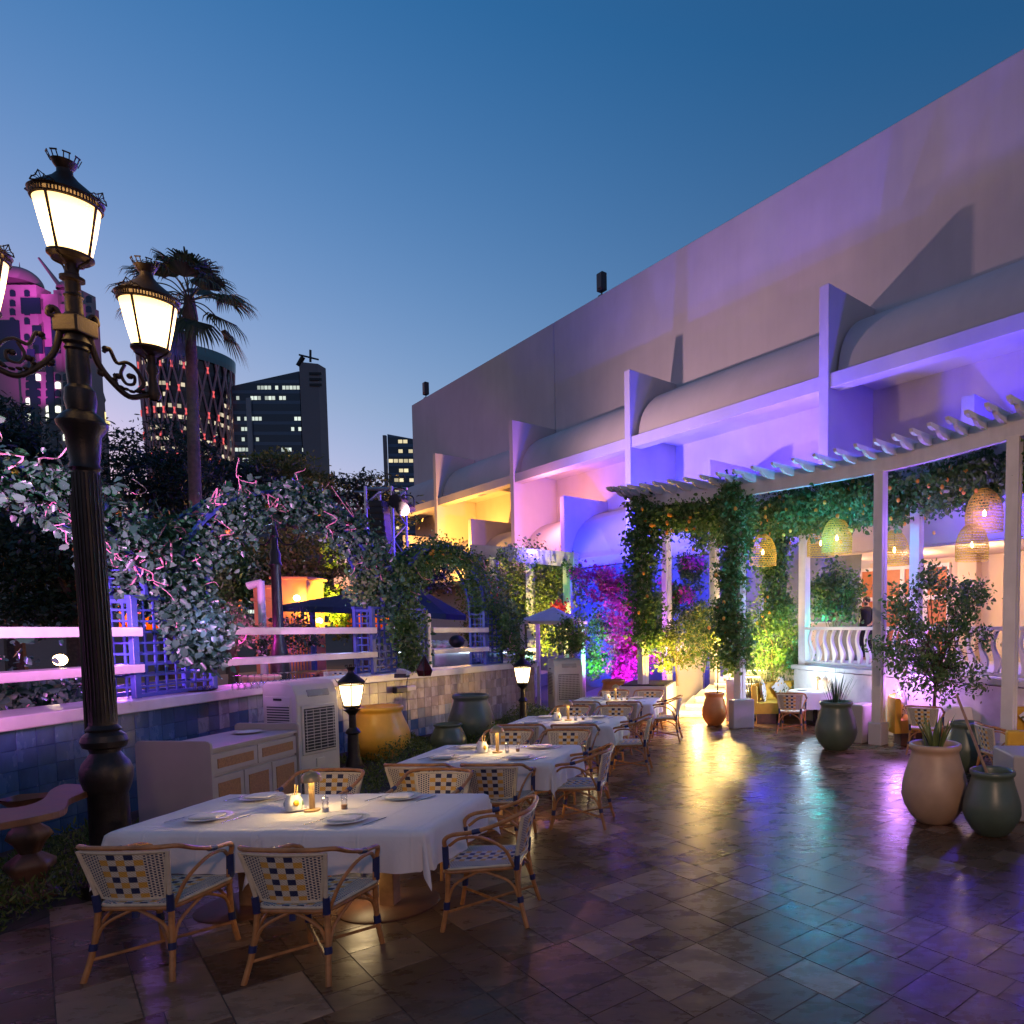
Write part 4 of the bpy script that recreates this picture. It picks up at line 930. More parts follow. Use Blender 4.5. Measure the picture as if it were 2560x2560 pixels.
for ti, (x0, x1, y0, y1, two) in enumerate(TB):
    nm = TN_[ti][0]; zt = 0.742; cx = (x0 + x1) / 2; cy = (y0 + y1) / 2; row = nm + ' left row table'
    if two:
        xm = (x0 + x1) / 2 + 0.01
        table_frame('square pedestal table, left half of the nearest pair under white cloths', (x0 + xm) / 2, cy, xm - x0 - 0.02, y1 - y0, 'pedestal tables of the left row')
        table_frame('square pedestal table, right half of the nearest pair under white cloths', (xm + x1) / 2, cy, x1 - xm - 0.02, y1 - y0, 'pedestal tables of the left row')
        o = cloth(x0, xm - 0.006, y0, y1, zt, 0.30, 5).build('tablecloth', linen, smooth=True, ang=80); tag(o, 'white tablecloth on the left half of the nearest table pair', 'tablecloth', 'white tablecloths of the left row')
        o = cloth(xm - 0.03, x1, y0 - 0.005, y1 + 0.004, zt + 0.006, 0.30, 9).build('tablecloth', linen, smooth=True, ang=80); tag(o, 'white tablecloth with long hanging corner on the right half of the nearest table pair', 'tablecloth', 'white tablecloths of the left row')
        zt += 0.006
    else:
        table_frame('rectangular pedestal table under the white cloth, ' + row, cx, cy, x1 - x0, y1 - y0, 'pedestal tables of the left row')
        o = cloth(x0, x1, y0, y1, zt, 0.30, 20 + ti).build('tablecloth', linen, smooth=True, ang=80); tag(o, 'white tablecloth hanging over the ' + row, 'tablecloth', 'white tablecloths of the left row')
    z = zt + 0.003
    if two: spots = [(at_z(522, 2047, 0.75), 'front left'), (at_z(866, 2053, 0.75), 'front right'), (at_z(655, 1996, 0.75), 'back left'), (at_z(1003, 1996, 0.75), 'back right')]
    else: spots = [(Vector((cx - 0.42, y0 + 0.24, 0)), 'front left'), (Vector((cx + 0.40, y0 + 0.24, 0)), 'front right'), (Vector((cx - 0.42, y1 - 0.22, 0)), 'back left'), (Vector((cx + 0.40, y1 - 0.22, 0)), 'back right')]
    for p, w_ in spots:
        seat = '%s seat, %s' % (w_, row)
        a = rnd.uniform(-0.15, 0.15) + (math.pi if 'back' in w_ else 0)
        put(plate0, p.x, p.y, z, a, 'lemon rimmed white plate at the ' + seat, 'dinner plates of the left row')
        put(napkin0, p.x - 0.01, p.y, z + 0.010, a + 0.12, 'folded white napkin at the ' + seat, 'folded napkins of the left row')
        put(knife0, p.x + 0.21, p.y - 0.01, z + 0.001, a * 0 - 0.25, 'steel knife at the ' + seat, 'knives of the left row')
        put(fork0, p.x - 0.21, p.y - 0.01, z + 0.001, -0.3, 'steel fork at the ' + seat, 'forks of the left row')
    lp = at_z(781, 2027, 0.75) if two else Vector((cx + 0.02, cy + 0.03, 0))
    put(lamp0, lp.x, lp.y, z, 0, 'small brass mushroom lamp glowing on the ' + row, 'brass table lamps')
    lamp('POINT', 'table_lamp_light', (lp.x, lp.y - 0.0, z + 0.205), (1.0, 0.66, 0.28), 52 if two else 34, 0.03)
    if ti < 3: lamp('POINT', 'added_under_table_fill', (cx + 0.35, cy - 0.05, 0.25), (1.0, 0.72, 0.36), 4, 0.1)  # added light without any fixture, brightens the floor under the table
    vp = at_z(735, 2025, 0.75) if two else Vector((lp.x - 0.17, lp.y + 0.0, 0))
    put(vase0, vp.x, vp.y, z, 0, 'white lemon painted jar with two stirrers on the ' + row, 'lemon jars')
    put(salt0, lp.x + 0.12, lp.y - 0.03, z, 0, 'clear salt mill beside the lamp on the ' + row, 'salt mills'); put(pepper0, lp.x + 0.21, lp.y + 0.06, z, 0, 'clear pepper mill with dark filling on the ' + row, 'pepper mills')
    if two: C_ = [(-3.85, 4.44, 2, 'front left'), (-2.84, 4.40, -2, 'front right'), (-2.02, 5.12, 98, 'right end'), (-3.93, 6.10, 182, 'back left'), (-2.95, 6.12, 178, 'back right')]
    else: C_ = [(cx - 0.36, y0 - 0.27, rnd.uniform(-5, 5), 'front left'), (cx + 0.38, y0 - 0.27, rnd.uniform(-5, 5), 'front right'), (x1 + 0.22, y0 + 0.35, 95 + rnd.uniform(-6, 6), 'right end'), (cx - 0.22, y1 + 0.30, 180 + rnd.uniform(-5, 5), 'back left'), (cx + 0.50, y1 + 0.30, 180 + rnd.uniform(-5, 5), 'back right')]
    for x, y, f, w_ in C_: chair(x, y, f, 'navy and yellow woven rattan chair, %s of the %s' % (w_, row), CGR)
# ================================================================== RIGHT SIDE: banquettes, round tables
def banquette(c, r, a0, a1, label, seatm=velvet):
    t = thing('curved_banquette', label, 'banquette', (c[0], c[1], 0), 0, 'curved yellow velvet banquettes')
    def arc(prof, nseg, nm, mt, flutes=0, parent=t, smooth=True):
        m = MB(); N = nseg; L = len(prof)
        for i in range(N + 1):
            a = R(a0 + (a1 - a0) * i / N)
            for rr_, z in prof:
                m.v.append((rr_ * math.cos(a), rr_ * math.sin(a), z))
        if flutes:
            for i in range(N + 1):
                k = abs(math.sin(math.pi * i / 4)) * 0.028
                for j in flutes: v = m.v[i * L + j]; q = math.hypot(v[0], v[1]); m.v[i * L + j] = (v[0] * (q - k) / q, v[1] * (q - k) / q, v[2])
        for i in range(N):
            for j in range(L): k = (j + 1) % L; m.face((i * L + j, (i + 1) * L + j, (i + 1) * L + k, i * L + k))
        m.face(list(range(L))); m.face([N * L + j for j in range(L)][::-1])
        return m.build(nm, mt, parent, smooth=smooth, ang=50)
    arc([(r - 0.12, 0.0), (r - 0.56, 0.0), (r - 0.56, 0.22), (r - 0.12, 0.22)], 30, 'plinth', wood, smooth=False)
    arc([(r - 0.125, 0.223), (r - 0.62, 0.223), (r - 0.635, 0.24), (r - 0.635, 0.42), (r - 0.61, 0.455), (r - 0.30, 0.465), (r - 0.125, 0.46)], 36, 'seat', seatm)
    arc([(r, 0.22), (r - 0.12, 0.22), (r - 0.125, 0.50), (r - 0.12, 0.82), (r - 0.10, 0.86), (r - 0.03, 0.87), (r, 0.84)], 96, 'backrest', velvet, (2, 3))
    return t
def round_cloth(x, y, r, label, seed):
    m = MB(); n = 72; ph = random.Random(seed).uniform(0, 6)
    prof = [(0.001, 0), (r * 0.5, 0.001), (r - 0.015, 0), (r, -0.008), (r + 0.008, -0.03), (r + 0.02, -0.12), (r + 0.035, -0.24), (r + 0.05, -0.36)]
    m.lathe(prof, n)
    for i in range(len(m.v)):
        X, Y, Z = m.v[i]
        if Z < -0.02: a = math.atan2(Y, X); k = 1 + (-Z / 0.36) * (0.055 * math.sin(9 * a + ph) + 0.02 * math.sin(17 * a)); m.v[i] = (X * k, Y * k, Z)
    o = m.build('tablecloth', linen, smooth=True, ang=80); o.location = (x, y, 0.756); tag(o, label, 'tablecloth', 'white cloths on the round tables')
def round_table(x, y, r, label, cl, seed):
    t = thing('round_table', label, 'table', (x, y, 0), 0, 'round tables by the banquettes')
    m = MB(); m.lathe([(0.001, 0.72), (r - 0.01, 0.72), (r - 0.01, 0.75), (0.001, 0.75)], 40); m.build('tabletop', wood, t)
    m = MB(); m.lathe([(0.28, 0), (0.28, 0.02), (0.05, 0.035), (0.045, 0.7), (0.1, 0.72)], 24); m.build('pedestal', iron, t, smooth=True, ang=35)
    round_cloth(x, y, r, cl, seed)
banquette((1.22, 15.75), 1.42, 186, -6, 'curved yellow banquette behind the green pot of spiky leaves, left of the citrus tree')
round_table(1.24, 15.6, 0.62, 'round table before the curved banquette at the green spiky pot', 'white cloth on the round table behind the green spiky pot', 1)
chair(0.66, 14.35, -12, 'white backed woven chair facing the round table behind the green spiky pot', 'woven chairs at the round tables')
banquette((3.86, 13.05), 1.45, 195, -5, 'curved yellow banquette with rust seat behind the large sand coloured pot', velvet)
round_table(3.84, 12.95, 0.66, 'round table behind the large sand coloured pot and citrus tree', 'white cloth on the round table behind the citrus tree trunk', 2)
chair(2.85, 11.95, -25, 'woven chair behind the large sand coloured pot facing the round table', 'woven chairs at the round tables')
banquette((4.55, 10.1), 1.35, 118, -100, 'yellow banquette at the right edge with lemon cushion behind the dark green pot')
round_table(4.45, 9.9, 0.6, 'round table at the right edge before the yellow banquette', 'white cloth on the round table at the right edge', 3)
chair(3.35, 9.55, -80, 'woven chair seen from the side at the right edge banquette', 'woven chairs at the round tables')
block('banquette_arm', 'yellow upholstered panel ending the right edge banquette nearest the camera', 'banquette', (3.42, 8.75, 0.0), (0.62, 0.14, 0.86), velvet, R(-8), bev=0.03)
for (x, y, d, lb, rz) in ((3.25, 8.0, (0.9, 0.7, 0.74), 'low white stucco wall at the right edge behind the dark green pot', 0), (1.95, 13.2, (0.3, 0.55, 0.72), 'low white wall behind the green pot of spiky leaves', R(-40)), (-0.40, 15.0, (0.26, 0.5, 0.62), 'low white wall right of the terracotta pot beneath a pergola post', R(-62))):
    block('low_wall', lb, 'wall', (x, y, 0), d, taupe, rz)
def cushion(p, rz, tilt, label):
    m = MB(); k = 8; h = 0.23
    for s in (-1, 1):
        for j in range(k + 1):
            for i in range(k + 1):
                u = -1 + 2 * i / k; v = -1 + 2 * j / k; th = 0.075 * ((1 - u * u) * (1 - v * v)) ** 0.45; pin = 1 - 0.10 * (1 - max(abs(u), abs(v)) ** 3) * 0 - 0.09 * (1 - min(abs(u), abs(v)) ** 2) * max(abs(u), abs(v)) ** 4
                m.v.append((u * h * pin, s * th, v * h * pin))
    S = (k + 1) ** 2
    for j in range(k):
        for i in range(k): a = j * (k + 1) + i; m.face((a, a + 1, a + k + 2, a + k + 1)); m.face((S + a, S + a + k + 1, S + a + k + 2, S + a + 1))
    o = m.build('cushion', lemon_print, smooth=True, ang=80); o.location = p; o.rotation_euler = (tilt, R(rnd.choice((38, 45, 50))), rz); tag(o, label, 'cushion', 'lemon print cushions on the banquettes')
for c, r, a, lb in (((1.22, 15.75), 1.42, 168, 'lemon print cushion at the left end of the banquette by the green spiky pot'), ((1.22, 15.75), 1.42, 128, 'second cushion from the left on the banquette by the green spiky pot'), ((1.22, 15.75), 1.42, 98, 'third cushion from the left on the banquette by the green spiky pot'), ((1.22, 15.75), 1.42, 72, 'fourth cushion from the left on the banquette by the green spiky pot'),
                    ((3.86, 13.05), 1.45, 172, 'leftmost lemon print cushion on the banquette behind the large sand coloured pot'), ((3.86, 13.05), 1.45, 152, 'second cushion from the left behind the large sand coloured pot'), ((3.86, 13.05), 1.45, 130, 'third cushion from the left behind the large sand coloured pot'), ((3.86, 13.05), 1.45, 100, 'cushion behind the trunk of the citrus tree'),
                    ((4.55, 10.1), 1.35, 95, 'lemon print cushion on the banquette at the right edge')):
    q = r - 0.24; an = R(a); cushion((c[0] + q * math.cos(an), c[1] + q * math.sin(an), 0.72), an - math.pi / 2, R(-12), lb)
for x, y, lb in ((1.3, 15.7, 'round table behind the green spiky pot'), (3.86, 13.1, 'round table behind the citrus tree trunk'), (4.5, 10.0, 'round table at the right edge')):
    put(lamp0, x, y, 0.758, 0, 'small brass mushroom lamp on the ' + lb, 'brass table lamps'); lamp('POINT', 'table_lamp_light', (x, y, 0.758 + 0.205), (1.0, 0.62, 0.24), 14.0, 0.03)
    for k, (dx, dy, w_) in enumerate(((-0.36, -0.1, 'left side'), (0.34, -0.12, 'right side'))):
        put(plate0, x + dx, y + dy, 0.758, 0.5, 'white plate on the %s of the %s' % (w_, lb), 'plates on the round tables'); put(napkin0, x + dx, y + dy, 0.768, 0.7, 'folded napkin on the %s of the %s' % (w_, lb), 'napkins on the round tables')
# ================================================================== STREET LAMP
def lantern(par, c, H, glassm, metal, rot=0.4, wings=True):
    cx, cy, cz = c; r0, r1 = 0.33 * H, 0.52 * H
    m = MB(); m.lathe([(0.02 * H, -0.16 * H), (r0 * 0.9, -0.12 * H), (r0 * 1.12, -0.05 * H), (r0 * 1.12, 0.0), (r0 * 0.95, 0.002)], 32, c)
    L = m.build('lantern', metal, par, world=True, smooth=True, ang=35)
    def sub(mb, nm, mt, **k):
        o = mb.build(nm, mt, L, world=False, **k); o.location = (-par.location.x, -par.location.y, -par.location.z); return o
    for k in range(4):
        a = rot + k * math.pi / 2; m = MB(); m.lathe([(r0, 0.0), ((r0 + r1) / 2 * 1.015, H * 0.5), (r1, H)], 8, c, a0=a + 0.04, a1=a + math.pi / 2 - 0.04); sub(m, 'glass_pane', glassm, smooth=True)
        p = [(cx + (r + 0.01 * H) * math.cos(a), cy + (r + 0.01 * H) * math.sin(a), cz + z) for r, z in ((r0, 0.0), (r1, H))]
        m = MB(); m.tube(p, 0.026 * H, 6); sub(m, 'glazing_bar', amber if H > 0.4 else metal)
    m = MB(); m.lathe([(r1 * 1.0, H * 0.985), (r1 * 1.07, H), (r1 * 1.09, H * 1.025), (r1 * 1.04, H * 1.03)], 40, c); m.lathe([(r1 * 1.04, H * 1.095), (r1 * 1.09, H * 1.10), (r1 * 1.14, H * 1.15), (r1 * 1.10, H * 1.17)], 40, c)
    for k in range(64):
        if k % 16 in (0,): continue
        a = rot + 2 * math.pi * k / 64; m.box((cx + r1 * 1.06 * math.cos(a), cy + r1 * 1.06 * math.sin(a), cz + H * 1.062), (0.022 * H, 0.022 * H, 0.075 * H), rz=a)
    sub(m, 'pierced_band', metal)
    m = MB(); m.lathe([(r1 * 1.12, H * 1.16), (r1 * 1.02, H * 1.22), (r1 * 0.72, H * 1.36), (r1 * 0.42, H * 1.50), (r1 * 0.25, H * 1.62), (r1 * 0.24, H * 1.70), (r1 * 0.33, H * 1.77), (r1 * 0.40, H * 1.86), (r1 * 0.36, H * 1.865), (r1 * 0.2, H * 1.79)], 36, c); m.lathe([(r1 * 0.98, H * 1.20), (0.001, H * 1.19)], 24, c); sub(m, 'roof', metal, smooth=True, ang=35)
    m = MB()
    for k in range(8):
        a = rot + k * math.pi / 4; rr_ = r1 * 0.42; P = Matrix.Translation((cx, cy, cz)) @ Matrix.Rotation(a, 4, 'Z') @ Matrix.Translation((rr_, 0, H * 1.86)) @ Matrix.Rotation(R(22), 4, 'Y')
        for d, e_ in (((0, -0.07 * H * 0.6, 0.045 * H), (0.014 * H, 0.016 * H, 0.11 * H)), ((0, 0.07 * H * 0.6, 0.045 * H), (0.014 * H, 0.016 * H, 0.11 * H)), ((0, 0, 0.105 * H), (0.014 * H, 0.13 * H, 0.03 * H))): m.box(d, e_, M=P)
    sub(m, 'crown', metal)
    if wings:
        for k in range(4):
            a = rot + k * math.pi / 2
            P = Matrix.Translation((cx, cy, cz)) @ Matrix.Rotation(a, 4, 'Z') @ Matrix.Translation((r1 * 1.13, 0, H * 1.15)) @ Matrix.Rotation(R(30), 4, 'Y'); w_ = 0.22 * H; h = 0.17 * H; m = MB()
            pts = [(0, -w_, 0), (0, -w_ * 0.75, h * 0.3), (0, -w_ * 0.4, h * 0.45), (0, 0, h), (0, w_ * 0.4, h * 0.45), (0, w_ * 0.75, h * 0.3), (0, w_, 0)]
            m.tube([P @ Vector(p) for p in pts], 0.012 * H, 5); m.tube([P @ Vector((0, -w_, 0)), P @ Vector((0, w_, 0))], 0.014 * H, 5)
            for y in (-0.5, -0.25, 0, 0.25, 0.5): m.tube([P @ Vector((0, 0, 0)), P @ Vector((0, y * w_ * 1.5, h * (0.9 - abs(y) * 1.0)))], 0.008 * H, 4)
            sub(m, 'eave_ornament', metal)
    m = MB()
    for k in range(4):
        a = rot + k * math.pi / 2; pts = [(cx + r * math.cos(a), cy + r * math.sin(a), cz + z) for r, z in ((r0 * 1.1, -0.04 * H), (r0 * 0.95, -0.12 * H), (r0 * 0.5, -0.2 * H), (r0 * 0.35, -0.32 * H), (0.1 * H, -0.36 * H))]
        m.tube(spline(pts, 4), 0.02 * H, 5)
    sub(m, 'cradle', metal)
    return L
LY = 5.6; LX = at_y(268, 1900, LY).x
sl = thing('street_lamp', 'tall ornate dark iron street lamp with glowing lanterns at the left', 'street lamp', (LX, LY, 0))
def zv(v): return at_y(262, v, LY).z
prof = [(0.20, 0.0), (0.20, 0.10), (0.17, 0.13), (0.145, 0.18), (0.135, 0.22), (0.125, zv(1985)), (0.135, zv(1978)), (0.145, zv(1968)), (0.163, zv(1945)), (0.165, zv(1925)), (0.145, zv(1905)), (0.11, zv(1890)), (0.095, zv(1880)), (0.10, zv(1872)), (0.135, zv(1866)), (0.148, zv(1852)), (0.135, zv(1838)), (0.10, zv(1828)), (0.112, zv(1822)), (0.088, zv(1812)),
        (0.078, zv(1700)), (0.080, zv(1400)), (0.083, zv(1180)), (0.098, zv(1172)), (0.086, zv(1160)), (0.10, zv(1120)), (0.108, zv(1090)), (0.15, zv(1068)), (0.155, zv(1058)), (0.12, zv(1040)), (0.085, zv(1030)), (0.097, zv(1005)), (0.09, zv(975)), (0.068, zv(965)), (0.074, zv(930)), (0.066, zv(880)), (0.078, zv(874)), (0.066, zv(865)), (0.088, zv(858)), (0.07, zv(845)), (0.065, zv(838))]
m = MB(); m.lathe(prof, 32); m.build('column', iron, sl, smooth=True, ang=28)
m = MB()
for k in range(20):
    a = 2 * math.pi * k / 20; m.tube([(0.084 * math.cos(a), 0.084 * math.sin(a), zv(1805)), (0.0815 * math.cos(a), 0.0815 * math.sin(a), zv(1185))], 0.0065, 4)
m.build('fluting', iron, sl)
zb0, zb1 = zv(838), zv(795); m = MB(); m.box((0, 0, (zb0 + zb1) / 2), (0.19, 0.19, zb1 - zb0)); m.build('arm_block', bronze, sl, bevel=0.012)
zt = zv(692); m = MB(); m.lathe([(0.075, zb1), (0.055, zb1 + 0.03), (0.052, zt - 0.16), (0.06, zt - 0.15), (0.047, zt - 0.13), (0.047, zt - 0.04), (0.075, zt - 0.03), (0.075, zt - 0.005), (0.045, zt + 0.01), (0.035, zt + 0.10), (0.03, zt + 0.16)], 20); m.build('upper_shaft', bronze, sl, smooth=True, ang=30)
zg = zv(638); HG = (zv(513) - zg); lantern(sl, (LX, LY, zg), HG, lantern_glass, bronze, rot=0.15)
def scroll_arm(sy):
    m = MB(); z0 = zb0 + 0.02
    def p(a, z): return ((0.52 if sy > 0 else 0.72) * sy * a * 0.77, 0.75 * sy * a * 0.77, z0 + z * 1.0 - (0.04 if a > 0.3 else 0))
    m.tube(spline([p(0.10, 0.08), p(0.13, 0.15), p(0.17, 0.15), p(0.185, 0.10), p(0.15, 0.09)], 4), 0.018, 6)
    m.tube(spline([p(0.10, 0.10), p(0.12, -0.05), p(0.17, -0.20), p(0.28, -0.32), p(0.42, -0.37), p(0.55, -0.34), p(0.62, -0.32), p(0.645, -0.30)], 5), 0.022, 8)
    m.tube(spline([p(0.22, -0.10), p(0.27, -0.06), p(0.33, -0.12), p(0.42, -0.10), p(0.50, -0.14), p(0.56, -0.24), p(0.50, -0.31)], 5), 0.014, 6)
    m.tube(spline([p(0.40, -0.12), p(0.36, -0.20), p(0.40, -0.27), p(0.47, -0.26), p(0.48, -0.20), p(0.43, -0.19)], 5), 0.012, 6)
    m.tube(spline([p(0.20, -0.21), p(0.17, -0.26), p(0.21, -0.29)], 4), 0.013, 6); m.tube(spline([p(0.34, -0.34), p(0.30, -0.26), p(0.34, -0.23)], 4), 0.010, 6)
    for a, z in ((0.24, -0.07), (0.185, -0.27), (0.44, -0.205), (0.335, -0.225), (0.17, 0.13)): m.sphere(p(a, z), 0.024, 8, 6)
    for k in range(6): m.sphere(p(0.30 + 0.05 * k, -0.345 + 0.01 * abs(k - 3) + 0.02), 0.018, 7, 5, (1, 1.6, 0.7))
    m.build('scroll_arm', bronze, sl, smooth=True, ang=60)
    m = MB(); m.lathe([(0.03, -0.14), (0.05, -0.10), (0.035, -0.04), (0.028, 0.06), (0.045, 0.10), (0.03, 0.16), (0.03, 0.22)], 12, ((0.26 if sy > 0 else 0.36) * sy, 0.375 * sy, z0 - 0.26)); m.build('lantern_stem', bronze, sl, smooth=True)
    lantern(sl, (LX + (0.26 if sy > 0 else 0.36) * sy, LY + 0.375 * sy, z0 + 0.02), HG * 0.96, lantern_glass, bronze, rot=0.15)
scroll_arm(1); scroll_arm(-1)
m = MB(); m.tube([(-0.085, -0.06, zv(1830)), (-0.075, -0.055, zv(1600)), (-0.075, -0.055, zv(1240))], 0.012, 5); m.build('power_cable', black, sl)
# small bollard lanterns
def small_lamp(u, v, zt_v, label, H=0.36):
    b = at_z(u, v, 0); t = thing('garden_lantern', label, 'lantern', (b.x, b.y, 0), 0, 'short garden lanterns by the tiled wall')
    zg = at_y(u, zt_v, b.y).z
    m = MB(); m.lathe([(0.16, 0), (0.16, 0.04), (0.12, 0.07), (0.10, 0.16), (0.085, 0.22), (0.07, zg * 0.55), (0.105, zg * 0.58), (0.085, zg * 0.62), (0.05, zg * 0.66), (0.045, zg * 0.85), (0.08, zg * 0.90), (0.12, zg * 0.93), (0.05, zg - 0.05)], 20); m.build('post', iron, t, smooth=True, ang=30)
    lantern(t, (b.x, b.y, zg), H, small_glass, iron, rot=0.5); return b
small_lamp(886, 1925, 1763, 'short iron lantern glowing between the white cooler and the mustard pot', 0.31)
small_lamp(1309, 1815, 1706, 'short iron lantern glowing near the far end of the tiled wall', 0.33)
# ================================================================== POTS
def pot(u, v, dia, h, mt, label, neck=0.70, rim=0.76, fat=0.36, group='glazed jars on the terrace', x=None, y=None, fill=True):
    b = at_z(u, v, 0) if x is None else Vector((x, y, 0)); r = dia / 2; t = thing('glazed_jar', label, 'jar', (b.x, b.y, 0), 0, group)
    pr = [(0.001, 0.012), (0.50, 0.0), (0.56, 0.02), (0.72, 0.10), (0.90, 0.22), (0.985, fat), (0.97, 0.48), (0.90, 0.60), (0.80, 0.73), (neck + 0.01, 0.86), (neck, 0.90), (rim - 0.005, 0.925), (rim + 0.02, 0.955), (rim + 0.005, 0.988), (rim - 0.04, 1.0), (rim - 0.10, 0.985), (rim - 0.12, 0.94), (neck - 0.08, 0.88)]
    m = MB(); m.lathe([(a * r, z * h) for a, z in pr], 48); m.build('body', mt, t, smooth=True, ang=70)
    m = MB(); m.lathe([(0.001, h * 0.885), ((neck - 0.02) * r, h * 0.88)], 24); m.build('soil' if fill else 'dark_inside', soil if fill else black, t)
    return t, b, h
pot(952, 1895, 0.93, 0.87, pot_y, 'large mustard yellow jar against the tiled wall', fat=0.30, fill=False)
pot(1122, 1880, 0.60, 0.50, pot_g, 'smallest green jar between the mustard jar and the tall green jar', fat=0.26, fill=False)
pot(1180, 1860, 0.83, 0.93, pot_g, 'large green jar against the tiled wall', fat=0.26, fill=False)
pot(1535, 1790, 0.72, 0.90, pot_t, 'big orange terracotta jar behind the farthest table', fat=0.40, fill=False)
pT, bT, hT = pot(1786, 1812, 0.57, 0.72, pot_t, 'terracotta pot with a slim ficus tree before the glowing stairs')
pG, bG, hG = pot(2090, 1873, 0.77, 0.86, pot_g, 'green jar with spiky leaves before the left curved banquette')
pS, bS, hS = pot(2335, 2052, 0.74, 0.88, pot_b, 'large sand coloured jar with snake plant leaves at the right', fat=0.34)
pD, bD, hD = pot(2478, 2084, 0.60, 0.68, pot_g, 'dark green jar beside the large sand coloured jar', fat=0.33, fill=False)
pC, bC, hC = pot(2412, 1925, 0.62, 0.74, pot_g, 'green jar holding the big citrus tree behind the sand coloured jar')
pot(1225, 1880, 0.3, 0.75, pot_t, 'terracotta jar half hidden behind the large green jar', x=at_z(1135, 1850, 0).x, y=at_z(1135, 1850, 0).y + 0.5, fill=False)
# ================================================================== SIDEBOARD
sb = at_z(336, 1853, 1.0); se = at_z(525, 1853, 1.0); sf = at_z(747, 1807, 1.0); W = se.x - sb.x; L = sf.y - sb.y
sd = thing('service_sideboard', 'white service sideboard with cane drawer fronts left of the white cooler', 'sideboard', (sb.x, sb.y, 0))
def rpanel(y, label_): 
    m = MB(); h = 1.0; r_ = 0.05; pts = [(0, 0.03), (W, 0.03), (W, h - r_)] + [(W - r_ + r_ * math.cos(a), h - r_ + r_ * math.sin(a)) for a in (0.5, 1.0, 1.57)] + [(r_ + r_ * math.cos(a), h - r_ + r_ * math.sin(a)) for a in (1.57, 2.1, 2.7)] + [(0, h - r_)]
    m.prism(pts, 0.03, Matrix(((1, 0, 0, 0), (0, 0, -1, y + 0.03), (0, 1, 0, 0), (0, 0, 0, 1)))); m.build('end_panel', taupe, sd, bevel=0.004)
rpanel(0, ''); rpanel(L - 0.03, '')
m = MB(); m.box((W / 2, L / 2, 0.90), (W - 0.02, L - 0.064, 0.03)); m.build('top', taupe, sd, bevel=0.003)
m = MB(); m.box((W / 2 - 0.02, L / 2, 0.46), (W - 0.06, L - 0.07, 0.84)); m.build('carcass', taupe, sd)
hl = (L - 0.08) / 2
for k in range(2):
    y0 = 0.04 + hl * k
    m = MB(); m.box((W - 0.035, y0 + hl / 2, 0.745), (0.03, hl - 0.012, 0.21)); dr = m.build('drawer', taupe, sd, bevel=0.004); m = MB(); m.box((W - 0.020, y0 + hl / 2, 0.745), (0.012, hl - 0.14, 0.10)); m.build('cane_inset', cane_panel, dr)
for k in range(3):
    w3 = (L - 0.08) / 3; y0 = 0.04 + w3 * k
    m = MB(); m.box((W - 0.035, y0 + w3 / 2, 0.34), (0.03, w3 - 0.012, 0.54)); dr = m.build('cabinet_door', taupe, sd, bevel=0.004); m = MB(); m.box((W - 0.020, y0 + w3 / 2, 0.34), (0.012, w3 - 0.13, 0.40)); m.build('cane_inset', cane_panel, dr)
p = at_z(618, 1832, 0.92); put(plate0, p.x, p.y, 0.916, 2.0, 'oval white platter lying on the white sideboard', 'serving plates')
